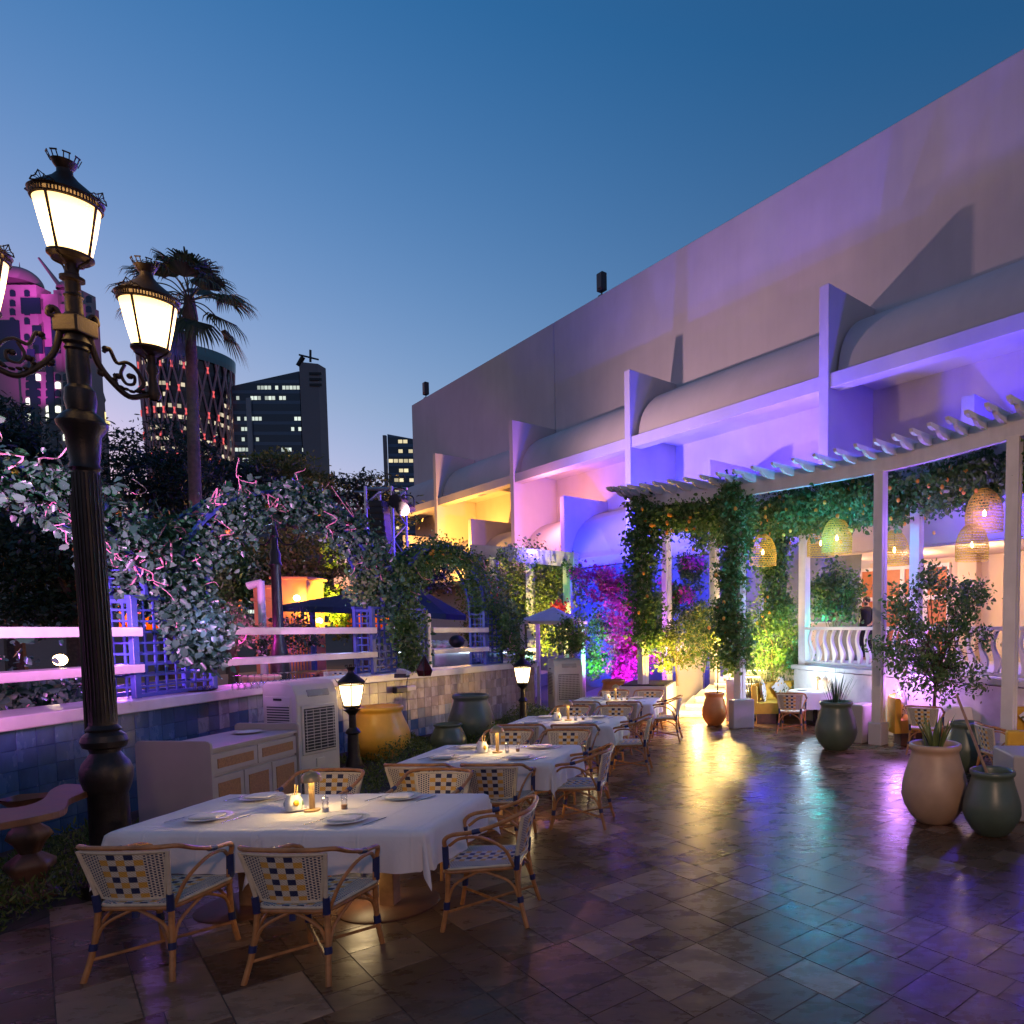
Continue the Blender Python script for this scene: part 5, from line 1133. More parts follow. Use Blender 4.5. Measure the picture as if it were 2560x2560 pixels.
# ================================================================== AIR COOLERS
def cooler(p, rz, label, louvre=True):
    t = thing('air_cooler', label, 'air cooler', (p.x, p.y, 0), rz, 'white evaporative air coolers'); w_, d, h = 0.70, 0.58, 1.40
    # local: front faces -Y, origin centre bottom
    m = MB(); prof = [(-d / 2, 0.08), (d / 2, 0.08), (d / 2, h - 0.06), (d / 2 - 0.06, h), (-d / 2 + 0.16, h), (-d / 2 + 0.07, h - 0.04), (-d / 2 + 0.01, h - 0.18), (-d / 2, h - 0.3)]
    m.prism(prof, w_, Matrix(((0, 0, 1, -w_ / 2), (1, 0, 0, 0), (0, 1, 0, 0), (0, 0, 0, 1)))); m.build('casing', plast, t, bevel=0.02, seg=3)
    m = MB(); m.box((0, -d / 2 - 0.004, 0.72), (w_ * 0.82, 0.03, 0.70)); g = m.build('grille_frame', plast, t, bevel=0.02)
    m = MB(); m.box((0, -d / 2 - 0.016, 0.72), (w_ * 0.72, 0.02, 0.61)); m.build('dark_recess', black, g)
    n = 14
    for i in range(n if louvre else 14):
        z = 0.44 + 0.56 * i / (n - 1 if louvre else 13); m = MB(); m.box((0, -d / 2 - 0.033, z), (w_ * 0.71, 0.014, 0.008 if louvre else 0.016)); m.build('louvre', plast, t)
    for i in range(5 if louvre else 14):
        x = -w_ * 0.32 + w_ * 0.64 * i / (4 if louvre else 13); m = MB(); m.box((x, -d / 2 - 0.028, 0.72), (0.006 if louvre else 0.014, 0.01, 0.58)); m.build('grille_bar', plast, t)
    m = MB(); M = Matrix.Translation((0.02, -d / 2 + 0.018, 1.235)) @ Matrix.Rotation(R(-20), 4, 'X'); m.box((0, 0, 0), (0.36, 0.03, 0.10), M=M); m.build('control_panel', mat('panel_silver' + str(louvre), (0.40, 0.36, 0.33), 0.25), t, bevel=0.012)
    m = MB(); m.box((0.0, -d / 2 - 0.006, 0.24), (0.14, 0.02, 0.13)); m.build('drain_cover', plast, t, bevel=0.01)
    for sx in (-1, 1):
        m = MB(); m.box((sx * (w_ / 2 + 0.001), 0.02, 0.84), (0.012, 0.44, 0.72)); sp = m.build('side_panel', plast, t, bevel=0.01)
        m = MB(); m.box((sx * (w_ / 2 + 0.004), 0.02, 0.80), (0.012, 0.38, 0.56)); m.build('dark_recess', black, sp)
        m = MB(); m.box((sx * (w_ / 2 + 0.006), 0.02, 1.16), (0.012, 0.14, 0.03)); m.build('hand_grip', black, sp)
        for i in range(16): m = MB(); m.box((sx * (w_ / 2 + 0.012), 0.02, 0.53 + 0.036 * i), (0.012, 0.39, 0.018)); m.build('side_slat', plast, sp)
    for sx in (-1, 1):
        for sy in (-1, 1): m = MB(); m.lathe([(0.001, 0), (0.03, 0), (0.03, 0.09), (0.001, 0.09)], 10, (sx * 0.28, sy * 0.22, 0)); m.build('caster', black, t)
a = at_z(752, 1705, 1.4); b = at_z(857, 1696, 1.4); c = at_z(636, 1707, 1.4)
f = (b - a).normalized(); ctr = (b + c) / 2; cooler(Vector((ctr.x, ctr.y, 0)), math.atan2(f.y, f.x), 'white air cooler with louvred grille behind the white sideboard')
a = at_z(1385, 1648, 1.4); b = at_z(1468, 1646, 1.4); f = (b - a).normalized(); q = Vector((-f.y, f.x, 0)); ctr = a + f * 0.35 + q * 0.29; cooler(Vector((ctr.x, ctr.y, 0)), math.atan2(f.y, f.x), 'white air cooler with square mesh grille near the far end of the tiled wall', False)
# ================================================================== scalloped console at the left edge
ct = at_z(60, 2030, 0.82); t = thing('scalloped_console', 'dark carved console table with wavy top at the left edge', 'table', (at_z(75, 2150, 0.3).x, at_z(75, 2150, 0.3).y, 0))
tp = [at_z(u, v, 0.86) for u, v in ((-120, 2085), (0, 2058), (95, 2040), (160, 2022), (172, 1998), (200, 1985), (222, 1975), (205, 1962), (160, 1960), (125, 1975), (105, 1998), (40, 2018), (-120, 2030))]
m = MB(); m.prism([(p.x - t.location.x, p.y - t.location.y) for p in spline([tuple(q) for q in tp], 4, closed=True)], 0.05, Matrix.Translation((0, 0, 0.81))); m.build('wavy_top', wood, t, bevel=0.006)
m = MB(); m.lathe([(0.17, 0), (0.17, 0.05), (0.11, 0.09), (0.09, 0.16), (0.14, 0.24), (0.14, 0.29), (0.06, 0.36), (0.09, 0.44), (0.13, 0.50), (0.11, 0.55), (0.06, 0.60), (0.10, 0.68), (0.09, 0.74), (0.15, 0.81)], 20)
for i in range(len(m.v)): x, y, z = m.v[i]; k = 1 + 0.12 * math.sin(5 * math.atan2(y, x) + z * 9); m.v[i] = (x * k, y * k, z)
m.build('carved_pedestal', wood, t, smooth=True, ang=60)
# ================================================================== things on the counter
def glass(x, y, z, inv, label, grp):
    pass
g0 = None
p0, d0, q0 = onwall(10.0, 0.25)
for i in range(10):
    u_ = 588 + i * 16.5; p = at_z(u_, 1726 - i * 1.4, CZ); 
    if g0 is None:
        g0 = MB().lathe([(0.036, 0.0), (0.040, 0.05), (0.034, 0.085), (0.010, 0.11), (0.005, 0.12), (0.005, 0.185), (0.036, 0.198), (0.036, 0.201), (0.001, 0.203)], 18).build('wine_glass', glassmat('stemware', (0.9, 0.86, 0.92), 0.62), smooth=True, ang=60); o = g0
    else: o = g0.copy(); col.objects.link(o)
    o.location = (p.x, p.y, CZ + 0.001); tag(o, '%s upside down stem glass in the row right of the ivy covered pier' % ['first', 'second', 'third', 'fourth', 'fifth', 'sixth', 'seventh', 'eighth', 'ninth', 'last'][i], 'wine glass', 'upside down stem glasses on the counter')
p = at_z(485, 1727, CZ); t = thing('glass_tray', 'round dark tray of small glasses on the counter under the hanging ivy', 'tray', (p.x, p.y, CZ)); m = MB(); m.lathe([(0.001, 0.004), (0.22, 0.004), (0.25, 0.02), (0.255, 0.018), (0.22, 0.0)], 32); m.build('dish', black, t, smooth=True)
for i in range(10): a = 2 * math.pi * i / 8; r_ = 0.15 if i < 8 else 0.05; o = MB().lathe([(0.028, 0), (0.030, 0.06), (0.027, 0.06), (0.025, 0.005)], 12, (p.x + r_ * math.cos(a), p.y + r_ * math.sin(a), CZ + 0.006)).build('tumbler', clear, smooth=True); tag(o, 'small tumbler on the round dark tray on the counter', 'glass', 'tumblers on the tray')
p, d, q = onwall(14.0, 0.03); t = thing('red_lantern', 'small dark red faceted lantern on the counter with a hanging cable', 'lantern', (at_z(1062, 1690, CZ).x, at_z(1062, 1690, CZ).y, CZ)); redg = mat('red_glass', (0.05, 0.006, 0.006), 0.12); m = MB(); m.lathe([(0.001, 0.0), (0.10, 0.0), (0.13, 0.10), (0.0, 0.36)], 5); m.build('body', redg, t); m = MB()
for k in range(5): a = 2 * math.pi * k / 5; m.tube([(0.1 * math.cos(a), 0.1 * math.sin(a), 0), (0.132 * math.cos(a), 0.132 * math.sin(a), 0.1), (0, 0, 0.37)], 0.008, 5)
m.build('frame', iron, t)
p = at_z(1005, 1694, CZ); t = thing('napkin_caddy', 'dark caddy of white napkins on the counter by the middle pier', 'caddy', (p.x, p.y, CZ)); m = MB(); m.box((0, 0, 0.035), (0.2, 0.14, 0.07)); m.build('box', black, t, bevel=0.005)
for k in range(7): m = MB(); m.box((-0.07 + 0.023 * k, 0, 0.09), (0.008, 0.12, 0.11)); o = m.build('napkin_stack', linen, t); o.rotation_euler = (0, R(8 + k * 3), 0)
wp = [at_n(1, 1, 1)]
def wallpt(y, z, off): p, d, q = onwall(y, off); return Vector((p.x, p.y, z)), d, q
p, d, q = wallpt(13.25, 0.98, -0.01); t = thing('wall_socket_box', 'black and white weatherproof socket box with plug on the tiled wall', 'socket', tuple(p), math.atan2(d.y, d.x)); m = MB(); m.box((0, -0.05, 0), (0.30, 0.10, 0.12)); m.build('black_box', black, t, bevel=0.02); m = MB(); m.box((0.30, -0.03, 0.0), (0.26, 0.06, 0.10)); m.build('white_socket', plast, t, bevel=0.015); m = MB(); m.tube(spline([(0.16, -0.06, 0.04), (0.17, -0.09, 0.3), (0.17, -0.075, 0.33)], 4), 0.006, 5); m.tube(spline([(0.16, -0.06, -0.04), (0.18, -0.05, -0.4), (0.17, -0.04, -0.9)], 4), 0.006, 5); m.build('cable', black, t)
p, d, q = wallpt(15.4, 0.35, -0.01); t = thing('outlet_post', 'small copper coloured outlet post before the tiled wall', 'socket', (p.x + 0.3, p.y, 0)); m = MB(); m.box((0, 0, 0.2), (0.05, 0.05, 0.4)); m.build('stem', wood_l, t); m = MB(); m.box((0, 0, 0.43), (0.22, 0.12, 0.11)); m.build('box', pot_b, t, bevel=0.02)
# ================================================================== woven pendants
def pend0():
    t = thing('woven_pendant', '', 'lamp'); H = 0.72; Rr = 0.32
    def rr_(k): return Rr * (1 - (1 - min(1, (1 - k) * 1.25)) ** 2.2) ** 0.5 * (0.97 if k < 0.3 else 1)
    wire = mat('woven_wire', (0.62, 0.42, 0.05), 0.6, var=0.3, nscale=30); m = MB()
    for j in range(15):
        k = j / 14.5; r_ = max(rr_(k), 0.04); m.tube([(r_ * math.cos(2 * math.pi * i / 26), r_ * math.sin(2 * math.pi * i / 26), H * k) for i in range(26)], 0.007 if j % 2 else 0.010, 4, closed=True)
    m.build('ring_wires', wire, t); m = MB(); n = 54
    for i in range(n):
        for s in (0,):
            pts = []
            for j in range(13): k = j / 12.4; a = 2 * math.pi * i / n + 0.075 * (1 if (i + j) % 2 else -1); r_ = max(rr_(k), 0.035); pts.append((r_ * math.cos(a), r_ * math.sin(a), H * k))
            m.tube(pts, 0.0045, 3)
    m.build('basket_weave', wire, t); m = MB(); m.tube([(0, 0, H * 0.5), (0, 0, H + 0.9)], 0.005, 5); m.build('cord', black, t); m = MB(); m.lathe([(0.001, H * 0.33), (0.022, H * 0.36), (0.030, H * 0.40), (0.022, H * 0.45), (0.012, H * 0.49), (0.001, H * 0.5)], 12); m.build('bulb', bulb_m, t, smooth=True)
    return t
pe0 = pend0(); PL = [(2461, 1283, 12.0, 'largest woven pendant nearest the right pergola post'), (2430, 1362, 13.7, 'woven pendant hanging just below the largest one at the right'), (2236, 1375, 15.0, 'woven pendant just right of the middle pergola post'), (2092, 1345, 14.6, 'woven pendant in front of the overlapping pair left of the middle post'), (2052, 1358, 16.3, 'woven pendant half hidden behind another left of the middle post'), (1907, 1380, 16.3, 'woven pendant hanging among dark vines at the left of the pergola')]
for i, (u, v, y, lb) in enumerate(PL):
    p = at_y(u, v, y); o = pe0 if i == 0 else dup(pe0); o.location = (p.x, p.y, p.z - 0.3); o['label'] = lb; o['group'] = 'woven pendant lamps under the pergola'
    lamp('POINT', 'pendant_light', (p.x, p.y, p.z - 0.03), (1.0, 0.66, 0.22), 62, 0.03)
# ================================================================== truss, speakers, gazebo, bar behind
p = at_y(975, 1560, 23); tz1 = at_y(975, 1222, 23).z; t = thing('truss_tower', 'silver lighting truss tower behind the ivy arches', 'truss', (p.x, p.y, 0)); alu = mat('aluminium', (0.40, 0.38, 0.42), 0.35, metal=0.8); s = 0.42
m = MB()
for sx in (-1, 1):
    for sy in (-1, 1): m.tube([(sx * s, sy * s, 0), (sx * s, sy * s, tz1)], 0.045, 8)
m.build('chord', alu, t); m = MB(); n = 12
for k in range(n):
    z0 = tz1 * k / n; z1 = tz1 * (k + 1) / n; a, b = (-1, 1) if k % 2 else (1, -1)
    for (x0, y0, x1, y1) in ((a, -1, b, -1), (a, 1, b, 1), (-1, a, -1, b), (1, a, 1, b)): m.tube([(x0 * s, y0 * s, z0), (x1 * s, y1 * s, z1)], 0.022, 5)
m.build('lacing', alu, t)
m = MB(); m.tube([(-0.6, 0, tz1), (0.7, 0, tz1)], 0.05, 8); m.tube([(-0.6, 0, tz1 - 0.1), (-1.0, 0, tz1 - 0.1)], 0.03); m.build('top_bar', alu, t)
for (u, v, lb) in ((1018, 1268, 'black stage spotlight hanging right of the truss tower'), (1000, 1250, 'black moving head lamp inside the top of the truss tower')):
    q = at_y(u, v, 22.4); f = thing('stage_light', lb, 'spotlight', tuple(q)); m = MB(); m.tube([(0, 0.25, 0), (0, -0.3, -0.1)], [0.14, 0.22], 14); m.build('barrel', black, f); m = MB(); m.tube(spline([(-0.22, 0, 0), (-0.2, 0, 0.3), (0, 0, 0.38), (0.2, 0, 0.3), (0.22, 0, 0)], 4), 0.02, 6); m.build('yoke', iron, f)
for k in range(8):
    q = at_y(948 + k * 1.6, 1262 + k * 16.5, 21.8); o = MB(); o.box((0, 0, 0), (0.42, 0.4, 0.20)); o.box((0, -0.205, 0), (0.38, 0.02, 0.15)); s_ = o.build('line_array_speaker', black, bevel=0.015); s_.location = q; s_.rotation_euler = (R(-k * 1.6), 0, 0); tag(s_, ['topmost', 'second', 'third', 'fourth', 'fifth', 'sixth', 'seventh', 'lowest'][k] + ' black speaker box of the line array left of the truss tower', 'speaker', 'stacked line array speakers')
# white gazebo frame
t = thing('small_gazebo', 'small white gazebo frame with pyramid roof behind the second cooler', 'gazebo', (at_y(1385, 1620, 18.6).x, 18.6, 0)); m = MB(); W2 = 0.62; zt = at_y(1385, 1560, 18.6).z; n0 = len(m.v)
for sx in (-1, 1):
    for sy in (-1, 1): a = MB(); a.box((sx * W2, sy * W2, zt / 2), (0.09, 0.09, zt)); a.build('post', white_paint, t)
m.v += [(-W2 - .1, -W2 - .1, zt), (W2 + .1, -W2 - .1, zt), (W2 + .1, W2 + .1, zt), (-W2 - .1, W2 + .1, zt), (-W2 - .1, -W2 - .1, zt + .08), (W2 + .1, -W2 - .1, zt + .08), (W2 + .1, W2 + .1, zt + .08), (-W2 - .1, W2 + .1, zt + .08), (0, 0, zt + .45)]
for f_ in ((3, 2, 1, 0), (0, 1, 5, 4), (1, 2, 6, 5), (2, 3, 7, 6), (3, 0, 4, 7), (4, 5, 8), (5, 6, 8), (6, 7, 8), (7, 4, 8)): m.face(f_)
m.build('roof', white_paint, t)
# garden pergola beam seen past the arches with column
a = at_y(1180, 1378, 24); b = at_y(1440, 1400, 21.2); m = MB(); m.bar(a, b, 0.2, 0.45); o = m.build('garden_beam', white_paint); tag(o, 'long white pergola beam lit blue above the yellow lit hedge', 'beam'); 
for u, y, v0 in ((1325, 22.3, 1395), (1235, 23.2, 1390), (1418, 21.4, 1400)):
    q = at_y(u, v0, y); o = MB().box((0, 0, q.z / 2), (0.22, 0.22, q.z)).build('garden_column', white_paint); o.location = (q.x, q.y, -0.05); tag(o, {1325: 'middle white column in the yellow lit hedge', 1235: 'white column nearest the ivy arches in the hedge', 1418: 'white column nearest the gazebo roof, lit blue'}[u], 'column', 'white columns carrying the garden beam')
# blue tiled service bar behind
t = thing('service_bar', 'blue tiled service bar with lit counter edge behind the tiled wall', 'bar', (at_y(1255, 1620, 20.5).x, 20.5, 0)); cxs = [at_y(u, 1620, 20.5).x - t.location.x for u in (1212, 1310)]; m = MB(); m.box((0, 0.35, 0.72), (1.35, 0.7, 1.44)); m.build('body', tile_d, t); m = MB(); m.box((0, 0.33, 1.50), (1.55, 0.85, 0.10)); m.build('counter', marble, t, bevel=0.01)
m = MB(); m.box((0, -0.03, 1.435), (1.3, 0.03, 0.02)); m.build('led_strip', led_cool, t)
m = MB()
for i in range(7):
    for j in range(6): m.mi = 1 if rnd.random() < 0.08 else 0; x0 = -0.66 + 0.19 * i; z0 = 1.40 - 0.2 * (j + 1); m.quad((x0, -0.01, z0), (x0 + 0.182, -0.01, z0), (x0 + 0.182, -0.01, z0 + 0.192), (x0, -0.01, z0 + 0.192))
m.build('front_tiles', [tile_m, tile_l], t)
t = thing('back_bar', 'lit back bar counter with blue tiles seen through the small arch', 'bar', (at_y(1085, 1600, 19.5).x, 19.5, 0)); m = MB(); m.box((0, 0.35, 0.72), (2.1, 0.7, 1.5)); m.build('body', tile_m, t); m = MB(); m.box((0, 0.30, 1.55), (2.3, 0.95, 0.10)); m.build('counter', marble, t, bevel=0.01); m = MB(); m.box((0, -0.03, 1.47), (2.0, 0.03, 0.02)); m.build('led_strip', led_cool, t)
m = MB(); m.sphere((0, 0, 0), 0.2, 14, 8, (1, 1, 0.9)); o = m.build('black_pot', black, smooth=True); o.location = at_y(1112, 1612, 18.6); tag(o, 'round black pot on the lit back bar behind the small arch', 'pot')
p_ = at_y(1112, 1625, 18.6); o.location = (p_.x, 19.35, 1.60 + 0.18)
m = MB()
for i in range(60): x, y = rnd.uniform(-0.5, 0.5), rnd.uniform(-0.15, 0.15); m.sphere((x, y, rnd.uniform(0, 0.14)), 0.09, 6, 4, (1.3, 0.9, 0.7))
o = m.build('crumpled_cloth', linen, smooth=True, ang=80); o.location = (at_y(1085, 1590, 19.6).x, 19.75, 1.62); tag(o, 'crumpled white cloth heap on the back bar counter', 'cloth')
# ================================================================== garden behind the bar
def umbrella(p, z, r_, h, lb, tilt=(0, 0)):
    t = thing('canvas_umbrella', lb, 'umbrella', (p.x, p.y, -0.1), 0, 'navy canvas umbrellas beyond the bar'); m = MB(); n = len(m.v); K = 8
    m.v.append((0, 0, z + h)); 
    for k in range(K): a = 2 * math.pi * k / K + 0.3; m.v.append((r_ * math.cos(a), r_ * math.sin(a), z + tilt[0] * math.cos(a)))
    for k in range(K): a = 2 * math.pi * k / K + 0.3; m.v.append((r_ * math.cos(a) * 1.0, r_ * math.sin(a), z - 0.14 + tilt[0] * math.cos(a)))
    for k in range(K): j = (k + 1) % K; m.face((0, 1 + k, 1 + j)); m.face((1 + k, 1 + K + k, 1 + K + j, 1 + j))
    m.build('canopy', navy_cloth, t); m = MB(); m.tube([(0, 0, 0), (0, 0, z + h)], 0.035, 8); m.build('pole', iron, t); m = MB()
    for k in range(K): a = 2 * math.pi * k / K + 0.3; m.tube([(0, 0, z + h - 0.05), (r_ * 0.98 * math.cos(a), r_ * 0.98 * math.sin(a), z - 0.02 + tilt[0] * math.cos(a))], 0.012, 4)
    m.build('ribs', wood, t)
p = at_y(880, 1480, 19.5); umbrella(p, at_y(880, 1512, 19.5).z, 1.9, 0.42, 'navy umbrella left of the middle lattice pier', (-0.05, 0)); p = at_y(1030, 1500, 17.6); umbrella(p, at_y(1060, 1515, 17.6).z, 1.25, 0.65, 'navy umbrella behind the small ivy arch', (-0.12, 0))
opm = mat('orange_stucco', (0.60, 0.22, 0.10), 0.85, var=0.1, nscale=1.5)
t = thing('orange_gate_pier', 'orange stucco gate pier with cornices beyond the bar', 'wall', (at_y(715, 1520, 21).x, 21, 0)); zt = at_y(715, 1450, 21).z
for (x, w_, h0, h1) in ((-0.30, 0.75, -0.1, zt - 0.25), (0.42, 0.95, -0.1, zt)): m = MB(); m.box((x, 0, (h0 + h1) / 2), (w_, 0.8, h1 - h0)); m.build('shaft', opm, t, bevel=0.01)
for (x, w_, h) in ((-0.30, 0.93, zt - 0.22), (0.42, 1.13, zt + 0.03), (0.42, 1.2, zt - 1.3), (-0.3, 0.85, zt - 0.6)): m = MB(); m.box((x, 0, h), (w_, 0.95, 0.09)); m.build('cornice', opm, t, bevel=0.02)
t = thing('iron_gate', 'blue iron railing gate beside the orange pier', 'gate', (at_y(725, 1600, 19.5).x, 19.5, 0)); m = MB(); zt = at_y(740, 1530, 19.5).z
for k in range(9): x = k * 0.085 - 0.1; m.tube([(x, 0, 0), (x, 0, zt - 0.25 + 0.25 * math.sin(math.pi * k / 16))], 0.012, 5)
m.tube([(-0.1, 0, 0.5), (0.6, 0, 0.5)], 0.014, 5); m.tube([(-0.1, 0, zt - 0.35), (0.6, 0, zt - 0.35)], 0.014, 5); m.build('bars', lattice_blue, t); m = MB(); m.box((0.66, 0, zt / 2), (0.09, 0.09, zt)); m.build('gate_post', lattice_blue, t)
t = thing('white_camera_post', 'white bent pipe post with camera head beyond the shelves', 'post', (at_y(658, 1600, 16).x, 16, 0)); zt = at_y(658, 1452, 16).z; m = MB(); m.tube([(0, 0, 0), (0, 0, zt)], 0.075, 12); m.build('pipe', white_paint, t, smooth=True); m = MB(); m.tube([(0.02, 0, zt - 0.03), (-0.25, -0.05, zt - 0.12)], [0.07, 0.09], 12); m.build('camera_head', plast, t)
# second street lamp, dark, behind the big arch
t = thing('street_lamp', 'unlit dark street lamp column seen through the big ivy arch', 'street lamp', (at_y(697, 1600, 14.5).x, 14.5, 0)); z_ = lambda v: at_y(697, v, 14.5).z; m = MB(); m.lathe([(0.2, 0), (0.17, z_(1640)), (0.10, z_(1600)), (0.085, z_(1420)), (0.12, z_(1412)), (0.09, z_(1400)), (0.10, z_(1385)), (0.06, z_(1370)), (0.055, z_(1345)), (0.08, z_(1340)), (0.04, z_(1320)), (0.03, z_(1240))], 18); m.build('column', iron, t, smooth=True, ang=30)
for s in (-1, 1): m = MB(); m.tube(spline([(0, 0, z_(1330)), (s * 0.18, 0, z_(1360)), (s * 0.42, 0, z_(1355)), (s * 0.55, 0, z_(1325))], 5), 0.018, 6); m.build('scroll_arm', iron, t)
# far dining set
for i, (u, y, rz, lb) in enumerate(((820, 15.6, 60, 'left woven chair of the garden dining set seen between the shelves'), (862, 15.6, 5, 'right woven chair of the garden dining set seen between the shelves'))):
    p = at_y(u, 1640, y); chair(p.x, p.y, rz, lb, 'woven chairs of the garden dining set', 0.38)
t = thing('garden_table', 'dark garden table beyond the bar shelves', 'table', (at_y(790, 1600, 16.3).x, 16.3, 0.38)); m = MB(); m.box((0.1, 0, 0.74), (1.3, 0.8, 0.04)); m.build('tabletop', wood_l, t); m = MB(); m.tube([(0, 0, 0), (0, 0, 0.72)], 0.05); m.build('leg', wood, t)
m = MB(); m.box((-14.5, 22, 0.12), (12.2, 16, 0.5)); tag(m.build('garden_terrace', mat('garden_stone', (0.22, 0.17, 0.13), 0.8)), kind='structure')
pot(600, 1700, 0.85, 0.85, pot_b, 'pale garden pot beyond the bar next to the magenta bush', x=at_y(612, 1600, 13.2).x, y=13.6)
t = bpy.data.objects[-1] if False else None
for o in list(col.objects):
    if o.get('label') == 'pale garden pot beyond the bar next to the magenta bush': o.location.z = 0.38
# person on the terrace
def person(loc, rz, h=1.72):
    t = thing('person', 'person with dark hair and beard in black T-shirt standing on the raised terrace', 'person', loc, rz); skin = mat('skin', (0.42, 0.24, 0.16), 0.5); hair = mat('dark_hair', (0.01, 0.008, 0.007), 0.7); cloth_b = mat('black_cotton', (0.010, 0.010, 0.014), 0.85)
    J = {'pel': (0, 0, 0.95, 0.14), 'ab': (0, 0.0, 1.10, 0.125), 'ch': (0, 0, 1.30, 0.15), 'nk': (0, 0.0, 1.45, 0.062), 'hd': (0, 0.02, 1.53, 0.085), 'ht': (0, 0.02, 1.65, 0.085)}
    for s, n in ((-1, 'l'), (1, 'r')):
        J.update({n + 'sh': (s * 0.18, 0, 1.38, 0.065), n + 'el': (s * 0.25, 0.02, 1.12, 0.045), n + 'wr': (s * 0.22, 0.20, 0.97, 0.03), n + 'ha': (s * 0.20, 0.29, 0.95, 0.035), n + 'hp': (s * 0.10, 0, 0.88, 0.10), n + 'kn': (s * 0.11, 0.02, 0.48, 0.06), n + 'an': (s * 0.12, -0.02, 0.08, 0.042), n + 'to': (s * 0.13, 0.14, 0.035, 0.035)})
    E_ = [('pel', 'ab'), ('ab', 'ch'), ('ch', 'nk'), ('nk', 'hd'), ('hd', 'ht')]
    for n in 'lr': E_ += [('ch', n + 'sh'), (n + 'sh', n + 'el'), (n + 'el', n + 'wr'), (n + 'wr', n + 'ha'), ('pel', n + 'hp'), (n + 'hp', n + 'kn'), (n + 'kn', n + 'an'), (n + 'an', n + 'to')]
    ks = list(J); me = bpy.data.meshes.new('body'); me.from_pydata([J[k][:3] for k in ks], [(ks.index(a), ks.index(b)) for a, b in E_], []); me.materials.append(skin)
    o = bpy.data.objects.new('body', me); col.objects.link(o); o.parent = t; sk = o.modifiers.new('s', 'SKIN'); sk.use_smooth_shade = True
    for i, k in enumerate(ks): me.skin_vertices[0].data[i].radius = (J[k][3],) * 2
    me.skin_vertices[0].data[0].use_root = True; s2 = o.modifiers.new('u', 'SUBSURF'); s2.levels = 2; s2.render_levels = 2
    for s in (-1, 1):
        for k in range(4): m = MB(); m.tube(spline([(s * 0.20 + (k - 1.5) * 0.018, 0.30, 0.95), (s * 0.20 + (k - 1.5) * 0.018, 0.345, 0.945), (s * 0.20 + (k - 1.5) * 0.018, 0.37 - abs(k - 1.5) * 0.006, 0.925)], 3), 0.009, 6); m.build('finger', skin, t, smooth=True)
    m = MB(); m.lathe([(0.17, 0.90), (0.175, 0.95), (0.16, 1.1), (0.185, 1.28), (0.20, 1.36), (0.15, 1.42), (0.085, 1.455)], 20)
    m.v = [(x * 1.08, y * 0.80, z) for x, y, z in m.v]; 
    for s in (-1, 1): m.tube([(s * 0.17, 0, 1.38), (s * 0.225, 0.005, 1.28), (s * 0.25, 0.01, 1.18)], [0.085, 0.078, 0.075], 12)
    m.build('t_shirt', cloth_b, t, smooth=True, ang=60); m = MB()
    for s in (-1, 1): m.tube([(s * 0.09, 0, 0.93), (s * 0.11, 0.02, 0.5), (s * 0.12, -0.01, 0.07)], [0.13, 0.09, 0.075], 12)
    m.build('trousers', cloth_b, t, smooth=True); m = MB(); m.sphere((0, -0.005, 1.63), 0.112, 14, 10, (0.92, 1.0, 0.95)); m.build('hair', hair, t, smooth=True); m = MB(); m.sphere((0, 0.055, 1.53), 0.068, 12, 8, (0.95, 0.8, 0.85)); m.build('beard', hair, t, smooth=True)
    m = MB(); m.sphere((0, 0.115, 1.60), 0.018, 8, 6, (0.8, 1.2, 1.5)); m.build('nose', skin, t, smooth=True)
p = at_y(2166, 1560, 19.2); person((p.x, p.y, TZ), R(150))
t = thing('host_counter', 'white host counter on the raised terrace beside the person', 'counter', (at_y(2095, 1600, 19.6).x, 19.6, TZ)); m = MB(); m.box((0, 0, 0.5), (1.5, 0.5, 1.0)); m.build('body', stucco_b, t); m = MB(); m.box((0, 0, 1.02), (1.6, 0.6, 0.04)); m.build('top', white_paint, t)
# ================================================================== FOLIAGE
def px(n, y): return n / FPX * y
# ivy on the arches
for (c, h, q, rise, P), n, sz, lb, dens in zip(ARCH, (9500, 13000, 9000), (0.076, 0.070, 0.055), ('large leaved ivy over the arch at the left edge', 'large leaved ivy over the big middle arch', 'dark small leaved ivy over the arch by the speaker tower'), (1, 1, 1)):
    t = thing('ivy', lb, 'ivy', tuple(c), 0, 'ivy on the trellis arches'); C = []
    for i in range(150):
        f = rnd.random() ** 1.0; ph = math.pi * f; w_ = rnd.uniform(0.80, 1.0); C.append(tuple(P(ph, w_, rnd.uniform(-0.12, 0.4)) + Vector((0, 0, rnd.uniform(-0.15, 0.05)))))
    leaf_obj('foliage', clumps(C, n, 0.11), sz, ivy if sz > 0.06 else vine_l, t, up=0.6)
    m = MB()
    for i in range(48 if sz > 0.06 else 6):
        a = P(math.pi * rnd.uniform(0.08, 0.92), rnd.uniform(0.8, 1.0), rnd.uniform(-0.05, 0.2)); twig(m, a, a + Vector((rnd.uniform(-0.1, 0.3), rnd.uniform(-0.5, 0.5), rnd.choice((rnd.uniform(0.2, 0.55), rnd.uniform(-0.6, -0.1))))), 0.012, 0.35, 6)
    m.build('stems', bark_m, t, world=True, smooth=True)
    m0 = None
    for i in range(9):
        a = P(math.pi * rnd.uniform(0.1, 0.9), rnd.uniform(0.75, 0.95), rnd.uniform(-0.1, 0.0)) - c
        if m0 is None: m0 = MB().sphere((0, 0, 0), 0.035, 10, 7, (1, 1, 1.15)).build('orange_fruit', mat('orange_peel', (0.75, 0.30, 0.03), 0.4, bump=0.3, bscale=150), t, smooth=True); o = m0
        else: o = m0.copy(); col.objects.link(o); o.parent = t
        o.location = a
